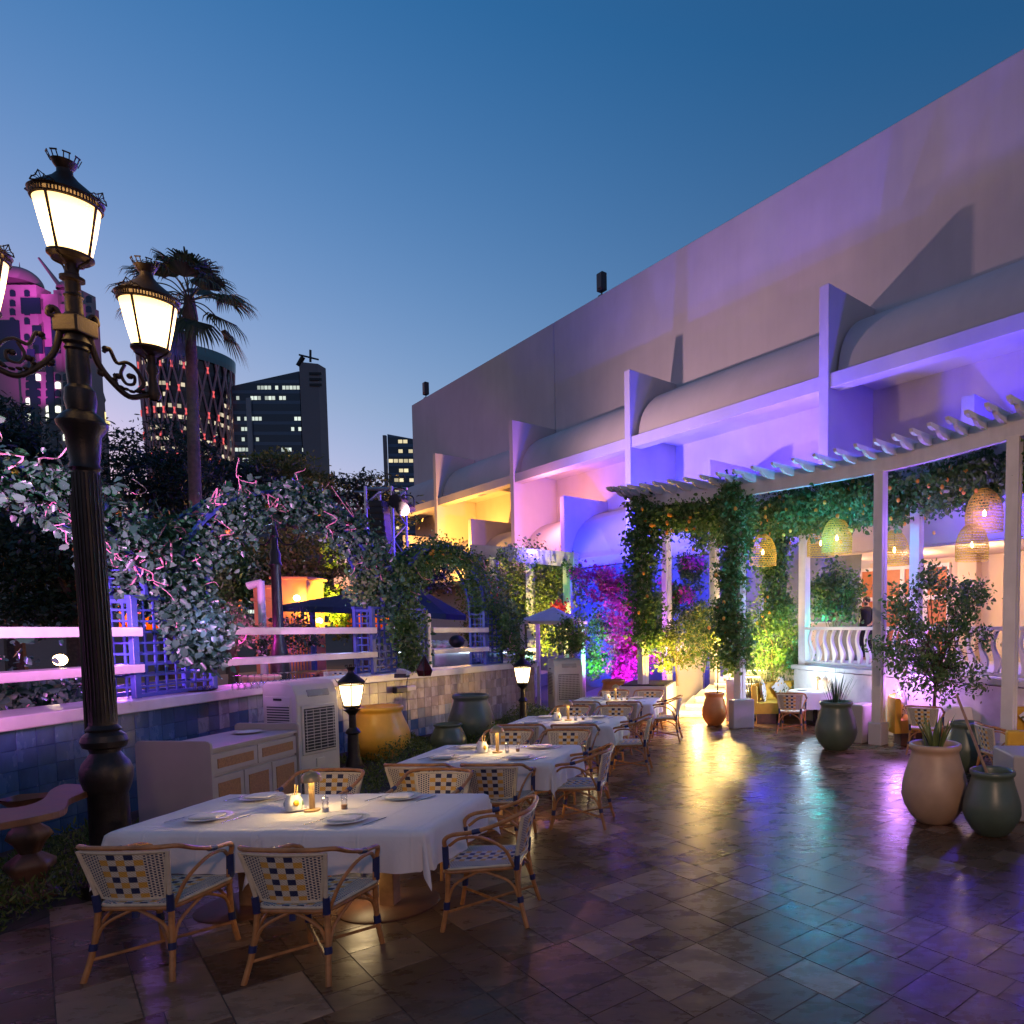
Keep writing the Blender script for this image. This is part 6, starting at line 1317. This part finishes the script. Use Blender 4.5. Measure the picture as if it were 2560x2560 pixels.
def ivy_mass(label, boxes, n, sz, mt, flat=1.0, name='ivy', cat='ivy', stems=0, grp=None, up=0.6):
    c0 = Vector(boxes[0][0]); t = thing(name, label, cat, tuple(c0), 0, grp); PP = []
    tot = sum(b[2] for b in boxes)
    for c, r, w_ in boxes:
        cen = blob_centers(tuple(c), r, max(6, int(14 * w_)), 0.1); PP.append(clumps(cen, int(n * w_ / tot), 0.10 * max(1, max(r) / 0.6)))
    leaf_obj('foliage', np.concatenate(PP), sz, mt, t, up=up); m = MB()
    for i in range(stems): b = rnd.choice(boxes); a = Vector(b[0]) + Vector([rnd.uniform(-x, x) * 0.7 for x in b[1]]); twig(m, a, a + Vector([rnd.uniform(-1, 1) * x * 0.9 for x in b[1]]), 0.008, 0.35, 6)
    if stems: m.build('stems', bark_m, t, world=True, smooth=True)
    return t
pA = onwall(9.1, -0.06)[0]; pA1 = onwall(9.1, 0.35)[0]
ivy_mass('ivy heap hanging over the front of the violet lit pier', [((pA.x, 9.15, 2.25), (0.14, 0.42, 0.30), 1.4), ((pA.x - 0.02, 9.2, 1.92), (0.12, 0.30, 0.22), 1.2), ((pA1.x, 9.1, 2.75), (0.30, 0.75, 0.42), 1.8), ((pA1.x, 9.1, 3.2), (0.25, 0.45, 0.35), 1.2)], 3600, 0.085, ivy, stems=26)
pB = onwall(13.5, -0.02)[0]; pB1 = onwall(13.5, 0.35)[0]
ivy_mass('dark ivy climbing the middle pier and the valley between the arches', [((pB1.x, 13.5, 3.0), (0.35, 0.85, 0.5), 2), ((pB.x, 13.6, 2.2), (0.16, 0.35, 0.7), 1.6), ((pB.x, 13.7, 1.55), (0.15, 0.25, 0.25), 0.6)], 4200, 0.065, vine_l, stems=10)
pCc = onwall(16.5, 0.1)[0]; ivy_mass('dark ivy column at the narrow pier', [((pCc.x + 0.1, 16.9, 2.4), (0.35, 0.35, 0.9), 2), ((pCc.x + 0.3, 17.1, 1.6), (0.35, 0.3, 0.35), 0.8)], 2600, 0.065, vine_l, stems=6)
ivy_mass('bushy ivy filling the gap behind the shelves at the left edge', [((-8.6, 5.2, 1.55), (0.5, 1.2, 0.55), 2), ((-8.7, 7.2, 1.5), (0.5, 1.2, 0.5), 2), ((-8.4, 8.2, 1.4), (0.3, 0.5, 0.3), 0.6)], 3600, 0.09, ivy, stems=10)
# trees --------------------------------------------------------------
def tree(label, u, v, y, ru, rv, n, sz, mt, base_z=0.0, trunk_r=0.12, nb=26, flat=0.55, sig=None, hollow=0.3, name='tree', cat='tree', grp=None, dep=None, nbr=16, aspect=0.5, up=0.1):
    c = at_y(u, v, y); rx, rz = px(ru, y), px(rv, y); ry = dep or rx * 0.8; t = thing(name, label, cat, (c.x, y, base_z), 0, grp)
    cen = blob_centers(tuple(c), (rx * 0.88, ry * 0.88, rz * 0.88), nb, hollow); leaf_obj('crown', clumps(cen, n, sig or rx * 0.14, flat), sz, mt, t, aspect=aspect, up=up)
    m = MB(); top = Vector((c.x, y, c.z - rz * 0.15)); b = Vector((c.x + rnd.uniform(-.1, .1), y, base_z - 0.05)); k = 6
    m.tube(spline([b, b.lerp(top, 0.4) + Vector((rnd.uniform(-.06, .06) * rx, 0, 0)), top], 5), [trunk_r * (1 - 0.6 * i / 10) for i in range(11)], 8)
    for p in rnd.sample(cen, min(len(cen), nbr)): a = b.lerp(top, rnd.uniform(0.5, 0.98)); twig(m, a, Vector(p), trunk_r * 0.35, 0.12, 4)
    m.build('trunk', bark, t, world=True, smooth=True); return t
tree('dark feathery conifer behind the palm before the round tower', 400, 1195, 26, 115, 170, 13000, 0.16, dark_l, trunk_r=0.3, nb=60, flat=0.28, sig=0.42, aspect=0.3)
tree('dark broad tree under the domed tower at the left edge', 0, 1090, 24, 95, 110, 9000, 0.17, dark_l, trunk_r=0.3, nb=42, flat=0.28, sig=0.42, aspect=0.3)
tree('dark bushy tree behind the street lamp column', 170, 1400, 21, 230, 170, 16000, 0.15, dark_l, trunk_r=0.3, nb=60, flat=0.5, sig=0.5)
tree('dark tree right of the palm trunk before the office tower', 560, 1240, 29, 130, 100, 9000, 0.16, dark_l, trunk_r=0.25, nb=36, flat=0.3, sig=0.45, aspect=0.35)
tree('brownish tree before the dark office tower', 720, 1205, 31, 110, 75, 7000, 0.16, olive_l, trunk_r=0.25, nb=30, flat=0.3, sig=0.42, aspect=0.35)
tree('dark layered tree between the office tower and the truss', 905, 1260, 33, 95, 95, 8000, 0.17, dark_l, trunk_r=0.25, nb=34, flat=0.22, sig=0.5, aspect=0.35)
tree('tree lit bright yellow beyond the bar', 735, 1420, 23, 150, 95, 11000, 0.12, olive_l, trunk_r=0.2, nb=44, flat=0.35, sig=0.33)
tree('dim green tree left of the yellow lit tree', 570, 1440, 21, 80, 110, 6000, 0.11, vine_l, trunk_r=0.15, nb=30, flat=0.5, sig=0.3)
tree('dark shrub mass behind the small ivy arch', 1000, 1440, 27, 110, 100, 7000, 0.13, dark_l, trunk_r=0.2, nb=34, flat=0.5, sig=0.4)
ivy_mass('yellow lit ivy garland round the garden doorway', [(tuple(at_y(770, 1530, 22)), (0.25, 0.3, 0.6), 1), (tuple(at_y(815, 1490, 22)), (0.8, 0.3, 0.22), 1.2), (tuple(at_y(860, 1540, 22)), (0.3, 0.3, 0.7), 1.2)], 3000, 0.10, olive_l, name='garland', cat='garland')
ivy_mass('magenta lit bush right of the violet pier', [(tuple(at_y(600, 1560, 14.5)), (0.42, 0.3, 0.38), 1)], 1500, 0.06, vine_l, name='bush', cat='bush', stems=10)
ivy_mass('dark plant in front of the orange gate pier', [(tuple(at_y(740, 1570, 15.5)), (0.5, 0.3, 0.45), 1), (tuple(at_y(690, 1610, 15.3)), (0.45, 0.3, 0.4), 1)], 900, 0.07, dark_l, name='bush', cat='bush', stems=14)
# palm
py_ = 16.0; pc = at_y(474, 752, py_); t = thing('palm_tree', 'tall fan palm with drooping fronds behind the street lamp', 'palm', (at_y(487, 1400, py_).x, py_, 0))
m = MB(); pts = spline([(at_y(489, 1400, py_).x, py_, -0.1), (at_y(487, 1200, py_).x, py_, at_y(487, 1200, py_).z), (at_y(482, 1000, py_).x, py_, at_y(482, 1000, py_).z), (pc.x, py_, pc.z - 0.1)], 10)
m.tube(pts, [0.125 - 0.035 * i / 30 + 0.006 * (i % 2) for i in range(31)], 12); m.build('trunk', bark, t, world=True, smooth=True, ang=60)
m = MB(); m.tube([(pc.x, py_, pc.z - 0.7), (pc.x, py_, pc.z - 0.35), (pc.x, py_, pc.z + 0.1)], [0.10, 0.14, 0.09], 10); m.build('crown_shaft', bark, t, world=True, smooth=True)
fr = [(-175, -5, 0.95), (-150, 30, 0.8), (-95, 25, 0.8), (-60, 35, 0.75), (-25, 20, 0.9), (15, 10, 0.8), (60, 30, 0.8), (110, 40, 0.75), (150, 10, 0.85), (-10, -25, 0.9), (-40, -45, 0.8), (-160, -40, 0.8), (170, -60, 0.7), (-80, -50, 0.7), (-20, -2, 1.25), (40, -40, .8), (180, 25, 0.7), (0, 60, 0.7), (-110, 60, 0.6), (0, 75, 0.7), (-60, 65, 0.75), (-140, 62, 0.8), (45, 62, 0.8), (-35, 8, 1.0), (200, 12, 0.95)]
for az, el, L in fr:
    a = R(az); e_ = R(el); d = Vector((math.cos(a) * math.cos(e_), math.sin(a) * math.cos(e_), math.sin(e_))); L *= 0.85; base = Vector((pc.x, py_, pc.z)); hub = base + d * L + Vector((0, 0, -0.12 * L)); m = MB()
    m.tube(spline([base, base + d * L * 0.55 + Vector((0, 0, 0.05)), hub], 4), 0.014, 5); side = d.cross(Vector((0, 0, 1))).normalized(); up_ = side.cross(d)
    for k in range(30):
        f = -1.25 + 2.5 * k / 29; dr = (d * math.cos(f) + side * math.sin(f)).normalized(); l = 0.70 * (1 - 0.22 * abs(f)) * rnd.uniform(0.85, 1.1); w_ = 0.022
        p1 = hub + dr * l * 0.55 + up_ * 0.03; p2 = hub + dr * l * 0.85 + Vector((0, 0, -l * 0.18)); p3 = hub + dr * l * 0.98 + Vector((0, 0, -l * rnd.uniform(0.35, 0.55))); s_ = dr.cross(up_).normalized() * w_
        n = len(m.v); m.v += [tuple(hub), tuple(p1 - s_), tuple(p1 + s_), tuple(p2 - s_ * 0.6), tuple(p2 + s_ * 0.6), tuple(p3)]; m.face((n, n + 1, n + 2)); m.face((n + 1, n + 3, n + 4, n + 2)); m.face((n + 3, n + 5, n + 4))
    m.build('frond', palm_l, t, world=True)
# wall of planting to the right of the arches -------------------------
ivy_mass('hedge wall lit yellow green below the white garden beam', [(tuple(at_y(1240, 1500, 23.4)), (0.9, 0.4, 1.5), 1.5), (tuple(at_y(1330, 1480, 22.6)), (0.9, 0.4, 1.5), 1.8), (tuple(at_y(1400, 1520, 22)), (0.7, 0.4, 1.4), 1.2), (tuple(at_y(1200, 1560, 22)), (0.5, 0.3, 0.9), 0.8), (tuple(at_y(1300, 1560, 22.6)), (1.2, 0.4, 0.8), 1.2)], 26000, 0.07, olive_l, name='hedge', cat='hedge', up=0.3)
ivy_mass('dark creeper along the top of the white garden beam', [(tuple(at_y(1200, 1402, 23.6)), (0.35, 0.3, 0.25), 1), (tuple(at_y(1270, 1392, 23)), (0.25, 0.3, 0.3), 1), (tuple(at_y(1350, 1400, 22.2)), (0.4, 0.3, 0.25), 1), (tuple(at_y(1420, 1415, 21.4)), (0.3, 0.3, 0.3), 1)], 2200, 0.075, vine_l, name='creeper', cat='creeper')
ivy_mass('red bougainvillea among the yellow lit hedge', [(tuple(at_y(1222, 1480, 22.4)), (0.16, 0.2, 0.45), 1), (tuple(at_y(1405, 1520, 21.2)), (0.25, 0.2, 0.2), 0.6)], 900, 0.07, red_l, name='bougainvillea', cat='bougainvillea')
ivy_mass('dark leafy bush behind the second air cooler', [(tuple(at_y(1435, 1590, 17.8)), (0.5, 0.35, 0.52), 2)], 2600, 0.055, vine_l, name='bush', cat='bush', stems=8)
ivy_mass('plant lit bright green left of the magenta bougainvillea', [(tuple(at_y(1492, 1570, 19.6)), (0.28, 0.3, 0.55), 1), (tuple(at_y(1492, 1660, 19.6)), (0.25, 0.3, 0.6), 1)], 1700, 0.07, vine_l, name='bush', cat='bush')
ivy_mass('tall bougainvillea flooded with magenta light on the blue wall', [(tuple(at_y(1560, 1560, 19.6)), (0.55, 0.35, 0.9), 2), (tuple(at_y(1530, 1480, 19.9)), (0.6, 0.3, 0.6), 1.2), (tuple(at_y(1600, 1640, 19.4)), (0.5, 0.3, 0.7), 1.2), (tuple(at_y(1545, 1680, 19.4)), (0.4, 0.3, 0.5), 1), (tuple(at_y(1480, 1440, 20.6)), (0.5, 0.3, 0.4), 0.6)], 9000, 0.07, pink_l, name='bougainvillea', cat='bougainvillea', stems=20, up=0.2)
ivy_mass('dark bougainvillea with pink clusters on the blue wall behind the pergola', [(tuple(at_y(1725, 1415, 20.2)), (0.45, 0.25, 0.35), 1), (tuple(at_y(1700, 1500, 20)), (0.75, 0.25, 0.6), 1.8), (tuple(at_y(1650, 1560, 19.8)), (0.5, 0.25, 0.6), 1.2), (tuple(at_y(1750, 1550, 20)), (0.5, 0.25, 0.6), 1.2)], 8000, 0.07, vine_l, name='bougainvillea', cat='bougainvillea')
ivy_mass('pink flower clusters high on the blue wall behind the pergola', [(tuple(at_y(1735, 1405, 19.9)), (0.30, 0.12, 0.10), 1), (tuple(at_y(1705, 1490, 19.7)), (0.28, 0.12, 0.10), 1), (tuple(at_y(1655, 1450, 19.8)), (0.12, 0.1, 0.12), 0.5)], 420, 0.07, pink_l, name='flower_cluster', cat='flowers')
# bushes by the stairs
tree('olive bush lit bright yellow in the white planter box', 1690, 1610, 16.9, 68, 85, 4200, 0.06, olive_l, base_z=0.8, trunk_r=0.03, nb=26, flat=0.8, sig=0.14, name='bush', cat='bush', dep=0.6)
tree('olive bush lit yellow above the glowing stairs', 1765, 1565, 18.6, 75, 60, 4200, 0.06, olive_l, base_z=1.0, trunk_r=0.03, nb=26, flat=0.8, sig=0.15, name='bush', cat='bush', dep=0.6)
tree('slim dark ficus tree growing from the terracotta pot', 1795, 1600, bT.y, 85, 85, 3400, 0.065, vine_l, base_z=hT * 0.88, trunk_r=0.018, nb=34, flat=0.9, sig=0.13, name='ficus_tree', cat='tree', dep=0.55)
tree('large rounded bush lit yellow from below right of the stairs', 1932, 1590, 17.6, 95, 120, 10000, 0.055, vine_l, base_z=0.2, trunk_r=0.05, nb=60, flat=0.8, sig=0.17, name='bush', cat='bush', dep=0.8)
tree('small tree lit teal in front of the balustrade', 2085, 1480, 17.3, 72, 95, 3000, 0.085, vine_l, base_z=0.4, trunk_r=0.03, nb=30, flat=0.9, sig=0.14, name='small_tree', cat='tree', dep=0.6, aspect=0.6)
ivy_mass('round leaved plant lit teal beside the balustrade end', [(tuple(at_y(1990, 1650, 17.1)), (0.35, 0.3, 0.30), 1)], 900, 0.09, vine_l, name='bush', cat='bush', stems=8)
tree('big citrus tree with loose dark branches in the green jar', 2350, 1600, 11.9, 180, 185, 5600, 0.068, vine_l, base_z=0.6, trunk_r=0.04, nb=62, nbr=60, flat=0.8, sig=0.115, hollow=0.0, name='citrus_tree', cat='tree', dep=0.9, aspect=0.55)
ivy_mass('upright leafy shoots of the citrus behind the big tree', [(tuple(at_y(2325, 1460, 12.0)), (0.12, 0.1, 0.32), 1), (tuple(at_y(2240, 1500, 12.0)), (0.12, 0.1, 0.28), 0.8), (tuple(at_y(2365, 1470, 12.0)), (0.10, 0.1, 0.3), 0.8)], 700, 0.06, vine_l, name='bush', cat='bush')
t = thing('bamboo_stake', 'bamboo stake leaning from the dark green jar to the citrus trunk', 'stake', (bD.x, bD.y, hD * 0.88)); m = MB(); e_ = at_y(2392, 1738, bD.y + 1.1); m.tube([(bD.x - 0.04, bD.y, hD * 0.88), tuple(e_)], 0.017, 7); m.build('cane', wood_l, t, world=True)
def spiky(label, x, y, z, n, L, spread, w_, mt, grp):
    t = thing('spiky_plant', label, 'plant', (x, y, z), 0, grp); m = MB()
    for i in range(n):
        a = rnd.uniform(0, 6.28); r_ = rnd.uniform(0, 0.12); le = rnd.uniform(0.08, spread); l = L * rnd.uniform(0.6, 1.1); d = Vector((math.cos(a) * le, math.sin(a) * le, 1)).normalized(); s_ = Vector((-math.sin(a), math.cos(a), 0)); b = Vector((r_ * math.cos(a), r_ * math.sin(a), 0)); n0 = len(m.v)
        for k, ww in ((0, 0.8), (0.4, 1.0), (0.75, 0.7)):
            p = b + d * l * k + Vector((math.cos(a), math.sin(a), 0)) * (0.12 * l * k * k); f = Vector((math.cos(a), math.sin(a), -0.2)) * w_ * 0.35
            m.v += [tuple(p - s_ * w_ * ww + f), tuple(p), tuple(p + s_ * w_ * ww + f)]
        m.v.append(tuple(b + d * l + Vector((math.cos(a), math.sin(a), 0)) * 0.12 * l))
        for k in (0, 3): m.face((n0 + k, n0 + k + 1, n0 + k + 4, n0 + k + 3)); m.face((n0 + k + 1, n0 + k + 2, n0 + k + 5, n0 + k + 4))
        m.face((n0 + 6, n0 + 7, n0 + 9)); m.face((n0 + 7, n0 + 8, n0 + 9))
    m.build('leaves', mt, t); return t
snake_l = leafmat('snake_plant_leaf', (0.05, 0.09, 0.03), (0.14, 0.17, 0.05), (0.25, 0.25, 0.08), trans=0.1)
spiky('snake plant leaves in the large sand coloured jar', bS.x, bS.y, hS * 0.88, 18, 0.44, 0.5, 0.022, snake_l, 'spiky plants in jars')
spiky('thin spiky leaves in the green jar before the left banquette', bG.x, bG.y, hG * 0.88, 30, 0.70, 0.42, 0.009, dark_l, 'spiky plants in jars')
for i in range(9):
    p = at_y(1880 + i * 15, 1700, 16.9 + 0.35 * (i % 2)); spiky('%s spiky plant of the row in the bed behind the left banquette' % ['first', 'second', 'third', 'fourth', 'fifth', 'sixth', 'seventh', 'eighth', 'last'][i], p.x, p.y, 0.35, 16, 0.72, 0.55, 0.014, snake_l, 'spiky plants in the bed')
m = MB(); m.prism([tuple(at_y(u, 1700, y))[:2] for u, y in ((1868, 16.6), (2025, 16.9), (2010, 18.2), (1868, 18.6))], 0.36, Matrix.Translation((0, 0, -0.02))); o = m.build('raised_bed', stucco, bevel=0.01); tag(o, 'low stucco raised bed of spiky plants behind the left banquette', 'planter')
# pergola vines with citrus ------------------------------------------
lemon0 = MB().sphere((0, 0, 0), 0.036, 10, 7, (1, 1, 1.2)).build('lemon', MATS['lemon_peel'], smooth=True); used_l = []
orange_m = MATS['orange_peel']; l2 = lemon0.data.copy(); l2.materials[0] = orange_m
def vine(label, boxes, n, sz, fruits, mt=vine_l):
    c0 = Vector(boxes[0][0]); t = thing('citrus_vine', label, 'vine', tuple(c0), 0, 'citrus vines on the pergola'); PP = []; tot = sum(b[2] for b in boxes); cens = []
    for c, r, w_ in boxes: cen = blob_centers(tuple(c), r, max(8, int(20 * w_)), 0.0); cens += cen; PP.append(clumps(cen, int(n * w_ / tot), 0.12))
    leaf_obj('foliage', np.concatenate(PP), sz, mt, t, up=0.6); m = MB()
    for i in range(10): a = Vector(rnd.choice(cens)); twig(m, a, Vector(rnd.choice(cens)), 0.012, 0.1, 5)
    m.build('stems', bark, t, world=True, smooth=True)
    for i in range(fruits):
        c = Vector(rnd.choice(cens)) + Vector([rnd.gauss(0, 0.17) for _ in range(3)]) - c0 - Vector((0.08, 0.12, 0.05))
        if not used_l: o = lemon0; used_l.append(1)
        else: o = lemon0.copy(); col.objects.link(o)
        if rnd.random() < 0.4: o.data = l2
        o.parent = t; o.location = c
def span(a, b, dz0, dz1, dep, k, back=0.35):
    out = []
    for i in range(k):
        f = (i + 0.5) / k; p = Vector(a).lerp(Vector(b), f) + ND * back; out.append(((p.x, p.y, PZ + (dz0 + dz1) / 2 + rnd.uniform(-0.08, 0.08)), ((b - a).length / k * 0.75, dep, (dz1 - dz0) / 2), 1))
    return out
vine('citrus vine hanging along the pergola beam above the glowing stairs', span(FP[0], FP[1], -0.55, 0.05, 0.45, 4, 0.25), 8500, 0.075, 40)
vine('teal lit citrus vine on the beam between the second and middle pergola posts', span(FP[1], FP[2], -0.55, 0.08, 1.3, 6, 1.3), 17000, 0.075, 85)
vine('violet lit citrus vine on the beam right of the middle pergola post', span(FP[2], FP[3], -0.50, 0.10, 1.2, 6, 1.3), 15000, 0.075, 70)
vine('citrus vine along the back beam of the pergola', span(BPx[1], BPx[2], -0.7, 0.15, 0.4, 4, -0.5) + span(BPx[2], BPx[3], -0.7, 0.15, 0.4, 4, -0.5), 10000, 0.075, 30)
def colvine(label, p, zs, r, n, fr_):
    vine(label, [((p.x + rnd.uniform(-.06, .06), p.y, z), (r * rnd.uniform(0.8, 1.2), r, 0.42), 1) for z in zs], n, 0.075, fr_)
colvine('dark vine wrapped round the leftmost pergola post down to head height', FP[0] + Vector((0.05, -0.05, 0)), [4.9, 4.4, 3.9, 3.4, 2.9, 2.5, 2.1], 0.30, 8500, 14)
colvine('dark thick vine wrapped round the second pergola post nearly to the ground', FP[1] + Vector((-0.12, -0.05, 0)), [4.9, 4.4, 3.9, 3.4, 2.9, 2.4, 2.0, 1.6], 0.27, 10000, 12)
colvine('dark vine hanging between the second pergola post and the first pendant', Vector((0.35, 17.6, 0)), [4.4, 3.9, 3.4, 2.9, 2.5], 0.28, 5500, 16)
ivy_mass('few citrus twigs hanging at the rightmost pergola post', [((FP[3].x + 0.25, FP[3].y + 0.1, 4.7), (0.15, 0.15, 0.25), 1)], 350, 0.07, vine_l, name='creeper', cat='creeper')
# ground cover in the planting bed
def bedpts(y0, y1, h, n, xr=None):
    P = []
    for i in range(n):
        y = rnd.uniform(y0, y1); lim = -5.33 + max(0, y - 5) * 0.09; w0 = onwall(max(2.6, min(y, 17)))[0].x if xr is None else xr; x = rnd.uniform(w0 + 0.35 if xr is None else xr, lim - 0.04)
        if 9.0 < y < 10.9 and x < -5.85: continue
        P.append((x, y, rnd.uniform(0.0, h * (0.55 + 0.45 * math.sin(x * 3.1 + y * 2.3)))))
    return np.array(P)
o = leaf_obj('hedge_planting', np.concatenate([bedpts(8.6, 17.6, 0.42, 26000, None)]), 0.035, hedge_l, None, up=-0.8, aspect=0.45, world=False); tag(o, 'low clipped green ground cover in the bed along the tiled wall', 'ground cover', kind='stuff')
o = leaf_obj('grass', bedpts(2.8, 7.2, 0.22, 15000), 0.045, hedge_l, None, up=-1.2, aspect=0.25, world=False); tag(o, 'dark grassy ground cover under the console at the left edge', 'grass', kind='stuff')
# ================================================================== garden and facade floodlights
WARM = (1.0, 0.60, 0.25)
def up(name, p, c, e_, tgt, ang=110, r=0.08, bl=0.9): return lamp('SPOT', name, p, c, e_, r, tgt, ang, bl)
VI = (0.22, 0.13, 1.0); BL = (0.05, 0.08, 1.0)
lamp('POINT', 'facade_light_yellow', SN(-36.3, 15.2, 5.9), (1.0, 0.46, 0.06), 1900, 0.15)
lamp('POINT', 'facade_light_amber', SN(-43.0, 14.9, 6.2), (1.0, 0.46, 0.10), 1000, 0.15)
lamp('POINT', 'facade_light_pink', SN(-27.7, 15.35, 7.3), (1.0, 0.34, 0.36), 420, 0.15)
lamp('POINT', 'facade_light_rose', SN(-29.2, 14.6, 5.2), (1.0, 0.38, 0.28), 150, 0.15)
lamp('POINT', 'facade_light_blue', SN(-24.2, 14.4, 5.7), (0.02, 0.02, 1.0), 1000, 0.12)
lamp('POINT', 'facade_light_blue', SN(-20.4, 15.1, 5.6), (0.02, 0.022, 1.0), 1200, 0.12)
lamp('POINT', 'facade_light_violet', SN(-15.2, 15.2, 5.7), (0.06, 0.025, 1.0), 1300, 0.12)
up('facade_light_violet', SN(-13.8, 14.3, 5.9), (0.06, 0.03, 1.0), 1700, SN(-12.0, 17.7, 8.2), 150, 0.12)
lamp('POINT', 'facade_light_violet', SN(-6.5, 14.6, 5.6), (0.06, 0.03, 1.0), 1000, 0.12)
up('facade_wash_pink', at_y(975, 1262, 22.3) + Vector((0.5, -0.3, -0.5)), (1.0, 0.60, 0.62), 3800, SN(-19, 17.5, 13), 100, 0.2)
up('rock_wall_blue', SN(-23, 11.8, 0.9), (0.02, 0.05, 1.0), 4200, SN(-22, 15, 3.2), 120)
up('rock_wall_blue', SN(-18, 12.2, 0.9), (0.02, 0.05, 1.0), 2600, SN(-17.5, 15, 3.4), 120)
up('bougainvillea_magenta', at_y(1580, 1735, 18.0), (0.50, 0.05, 1.0), 1100, tuple(at_y(1560, 1560, 20)), 110)
up('bush_green', at_y(1488, 1700, 18.6), (0.10, 1.0, 0.12), 500, tuple(at_y(1492, 1600, 19.8)), 90)
up('hedge_yellow', at_y(1340, 1650, 20.4), (1.0, 0.80, 0.22), 1500, tuple(at_y(1330, 1490, 22.8)), 120)
lamp('POINT', 'stairs_glow', (-1.0, 18.6, 1.85), (1.0, 0.66, 0.20), 1100, 0.1)
lamp('POINT', 'stairs_glow', (-1.45, 16.2, 0.45), (1.0, 0.62, 0.18), 480, 0.1)
up('bush_yellow', (-2.25, 16.55, 0.95), (1.0, 0.72, 0.08), 650, (-2.5, 17.2, 2.4), 120)
up('bush_yellow', tuple(at_y(1890, 1665, 16.6)), (1.0, 0.82, 0.14), 750, tuple(at_y(1920, 1580, 17.8)), 120)
up('balustrade_teal', (0.95, 16.95, 1.0), (0.12, 0.80, 1.0), 1500, (1.1, 17.8, 3.6), 120)
for f in (0.36, 0.62, 0.88): q_ = FP[1].lerp(FP[2], f) + ND * 0.05; lamp('POINT', 'vine_teal', (q_.x, q_.y, 3.85), (0.03, 0.55, 1.0), 50, 0.05)
for f in (0.3, 0.75): q_ = FP[2].lerp(FP[3], f) + ND * 0.35; lamp('POINT', 'vine_violet', (q_.x, q_.y, 3.9), (0.24, 0.10, 1.0), 38, 0.05)
lamp('POINT', 'tree_teal', tuple(at_y(2055, 1570, 16.7)), (0.06, 0.85, 0.80), 45, 0.06)
lamp('POINT', 'balustrade_cool', tuple(Ta + TD * 1.0 - TN * 0.42 + Vector((0, 0, 1.08 - TZ))), (0.62, 0.82, 1.0), 85, 0.08)
up('tree_purple', (2.75, 13.3, 1.0), (0.36, 0.12, 1.0), 160, (3.1, 13.2, 5.0), 110)
lamp('POINT', 'tree_lilac', tuple(Pb + TD * 0.15 - TN * 0.6 + Vector((0, 0, 1.10 - TZ))), (0.62, 0.24, 1.0), 115, 0.08)
up('vine_violet', (2.2, 15.3, 2.4), (0.25, 0.12, 1.0), 120, (2.6, 13.0, 5), 90)
up('door_violet', tuple(at_y(2280, 1600, 17.2)), (0.45, 0.2, 1.0), 160, tuple(at_y(2265, 1480, 20)), 80)
for u, v, y in ((2110, 1390, 20.0), (2290, 1385, 18.4), (2450, 1385, 16.6)): p = at_y(u, v, y); lamp('POINT', 'terrace_ceiling_light', (p.x, p.y, 3.75), (1.0, 0.64, 0.38), 110, 0.12)
up('arch_pink', (-5.55, 2.3, 2.5), (1.0, 0.22, 0.95), 6200, (-7.75, 8.0, 3.1), 33, 0.1, 0.5)
up('arch_white', (-5.3, 2.6, 2.9), (0.55, 0.85, 0.95), 1500, (-7.75, 8.8, 3.3), 34, 0.1, 0.5)
up('shelf_pink', (-5.6, 2.2, 1.95), (1.0, 0.26, 0.92), 3000, (-7.4, 5.4, 1.9), 32, 0.06, 0.5)
up('shelf_pink', (-6.3, 9.0, 2.35), (1.0, 0.35, 0.85), 90, (-7.35, 10.4, 1.8), 90, 0.06, 0.9)
lamp('POINT', 'pier_violet', (-8.5, 9.3, 1.75), (0.45, 0.15, 1.0), 110, 0.08)
lamp('POINT', 'pier_violet', (-6.9, 8.9, 2.2), (0.45, 0.25, 1.0), 22, 0.06)
lamp('POINT', 'pier_blue', (-8.0, 14.0, 2.6), (0.40, 0.50, 1.0), 160, 0.08)
up('tree_yellow', tuple(at_y(815, 1570, 20.4)), (0.95, 0.80, 0.06), 2600, tuple(at_y(760, 1430, 22.8)), 80)
up('added_warm_fill', (2.0, -4.0, 5.4), (1.0, 0.64, 0.44), 2300, (2.6, 12.5, 2.6), 38, 0.3, 1.0)  # unseen spot added behind the camera to warm the pergola and pots
lamp('POINT', 'garden_beam_blue', tuple(at_y(1310, 1372, 22.0)), (0.12, 0.08, 1.0), 90, 0.08)
lamp('POINT', 'added_warm_fill', (2.0, -4.0, 5.4), (1.0, 0.56, 0.34), 520, 0.3)  # unseen point light added behind the camera as general warm fill
lamp('POINT', 'orange_pier_light', tuple(at_y(742, 1500, 20.3)), (1.0, 0.50, 0.15), 60, 0.06)
lamp('POINT', 'garden_light', tuple(at_y(799, 1552, 21.0)), (1.0, 0.80, 0.40), 50, 0.06)
lamp('POINT', 'bush_magenta_light', tuple(at_y(590, 1590, 13.9)), (1.0, 0.05, 0.8), 60, 0.06)
for u, v, y, lb in ((742, 1495, 20.45, 'round globe lamp on the orange gate pier'), (799, 1552, 21.0, 'round globe lamp glowing in the garden doorway'), (150, 1650, 10.5, 'warm garden lamp glowing in the ivy behind the shelves')):
    p = at_y(u, v, y); t = thing('globe_lamp', lb, 'lamp', tuple(p), 0, 'globe lamps in the garden'); m = MB(); m.sphere((0, 0, 0), 0.085, 14, 8); m.build('globe', bulb_m, t, smooth=True); m = MB(); m.tube([(0, 0, -0.08), (0, 0, -0.35)], 0.02, 6); m.build('stem', iron, t)
lamp('POINT', 'ivy_lamp_light', tuple(at_y(150, 1635, 10.3)), (1.0, 0.8, 0.4), 30, 0.06)

sl.rotation_euler = (0, R(-0.6), 0)
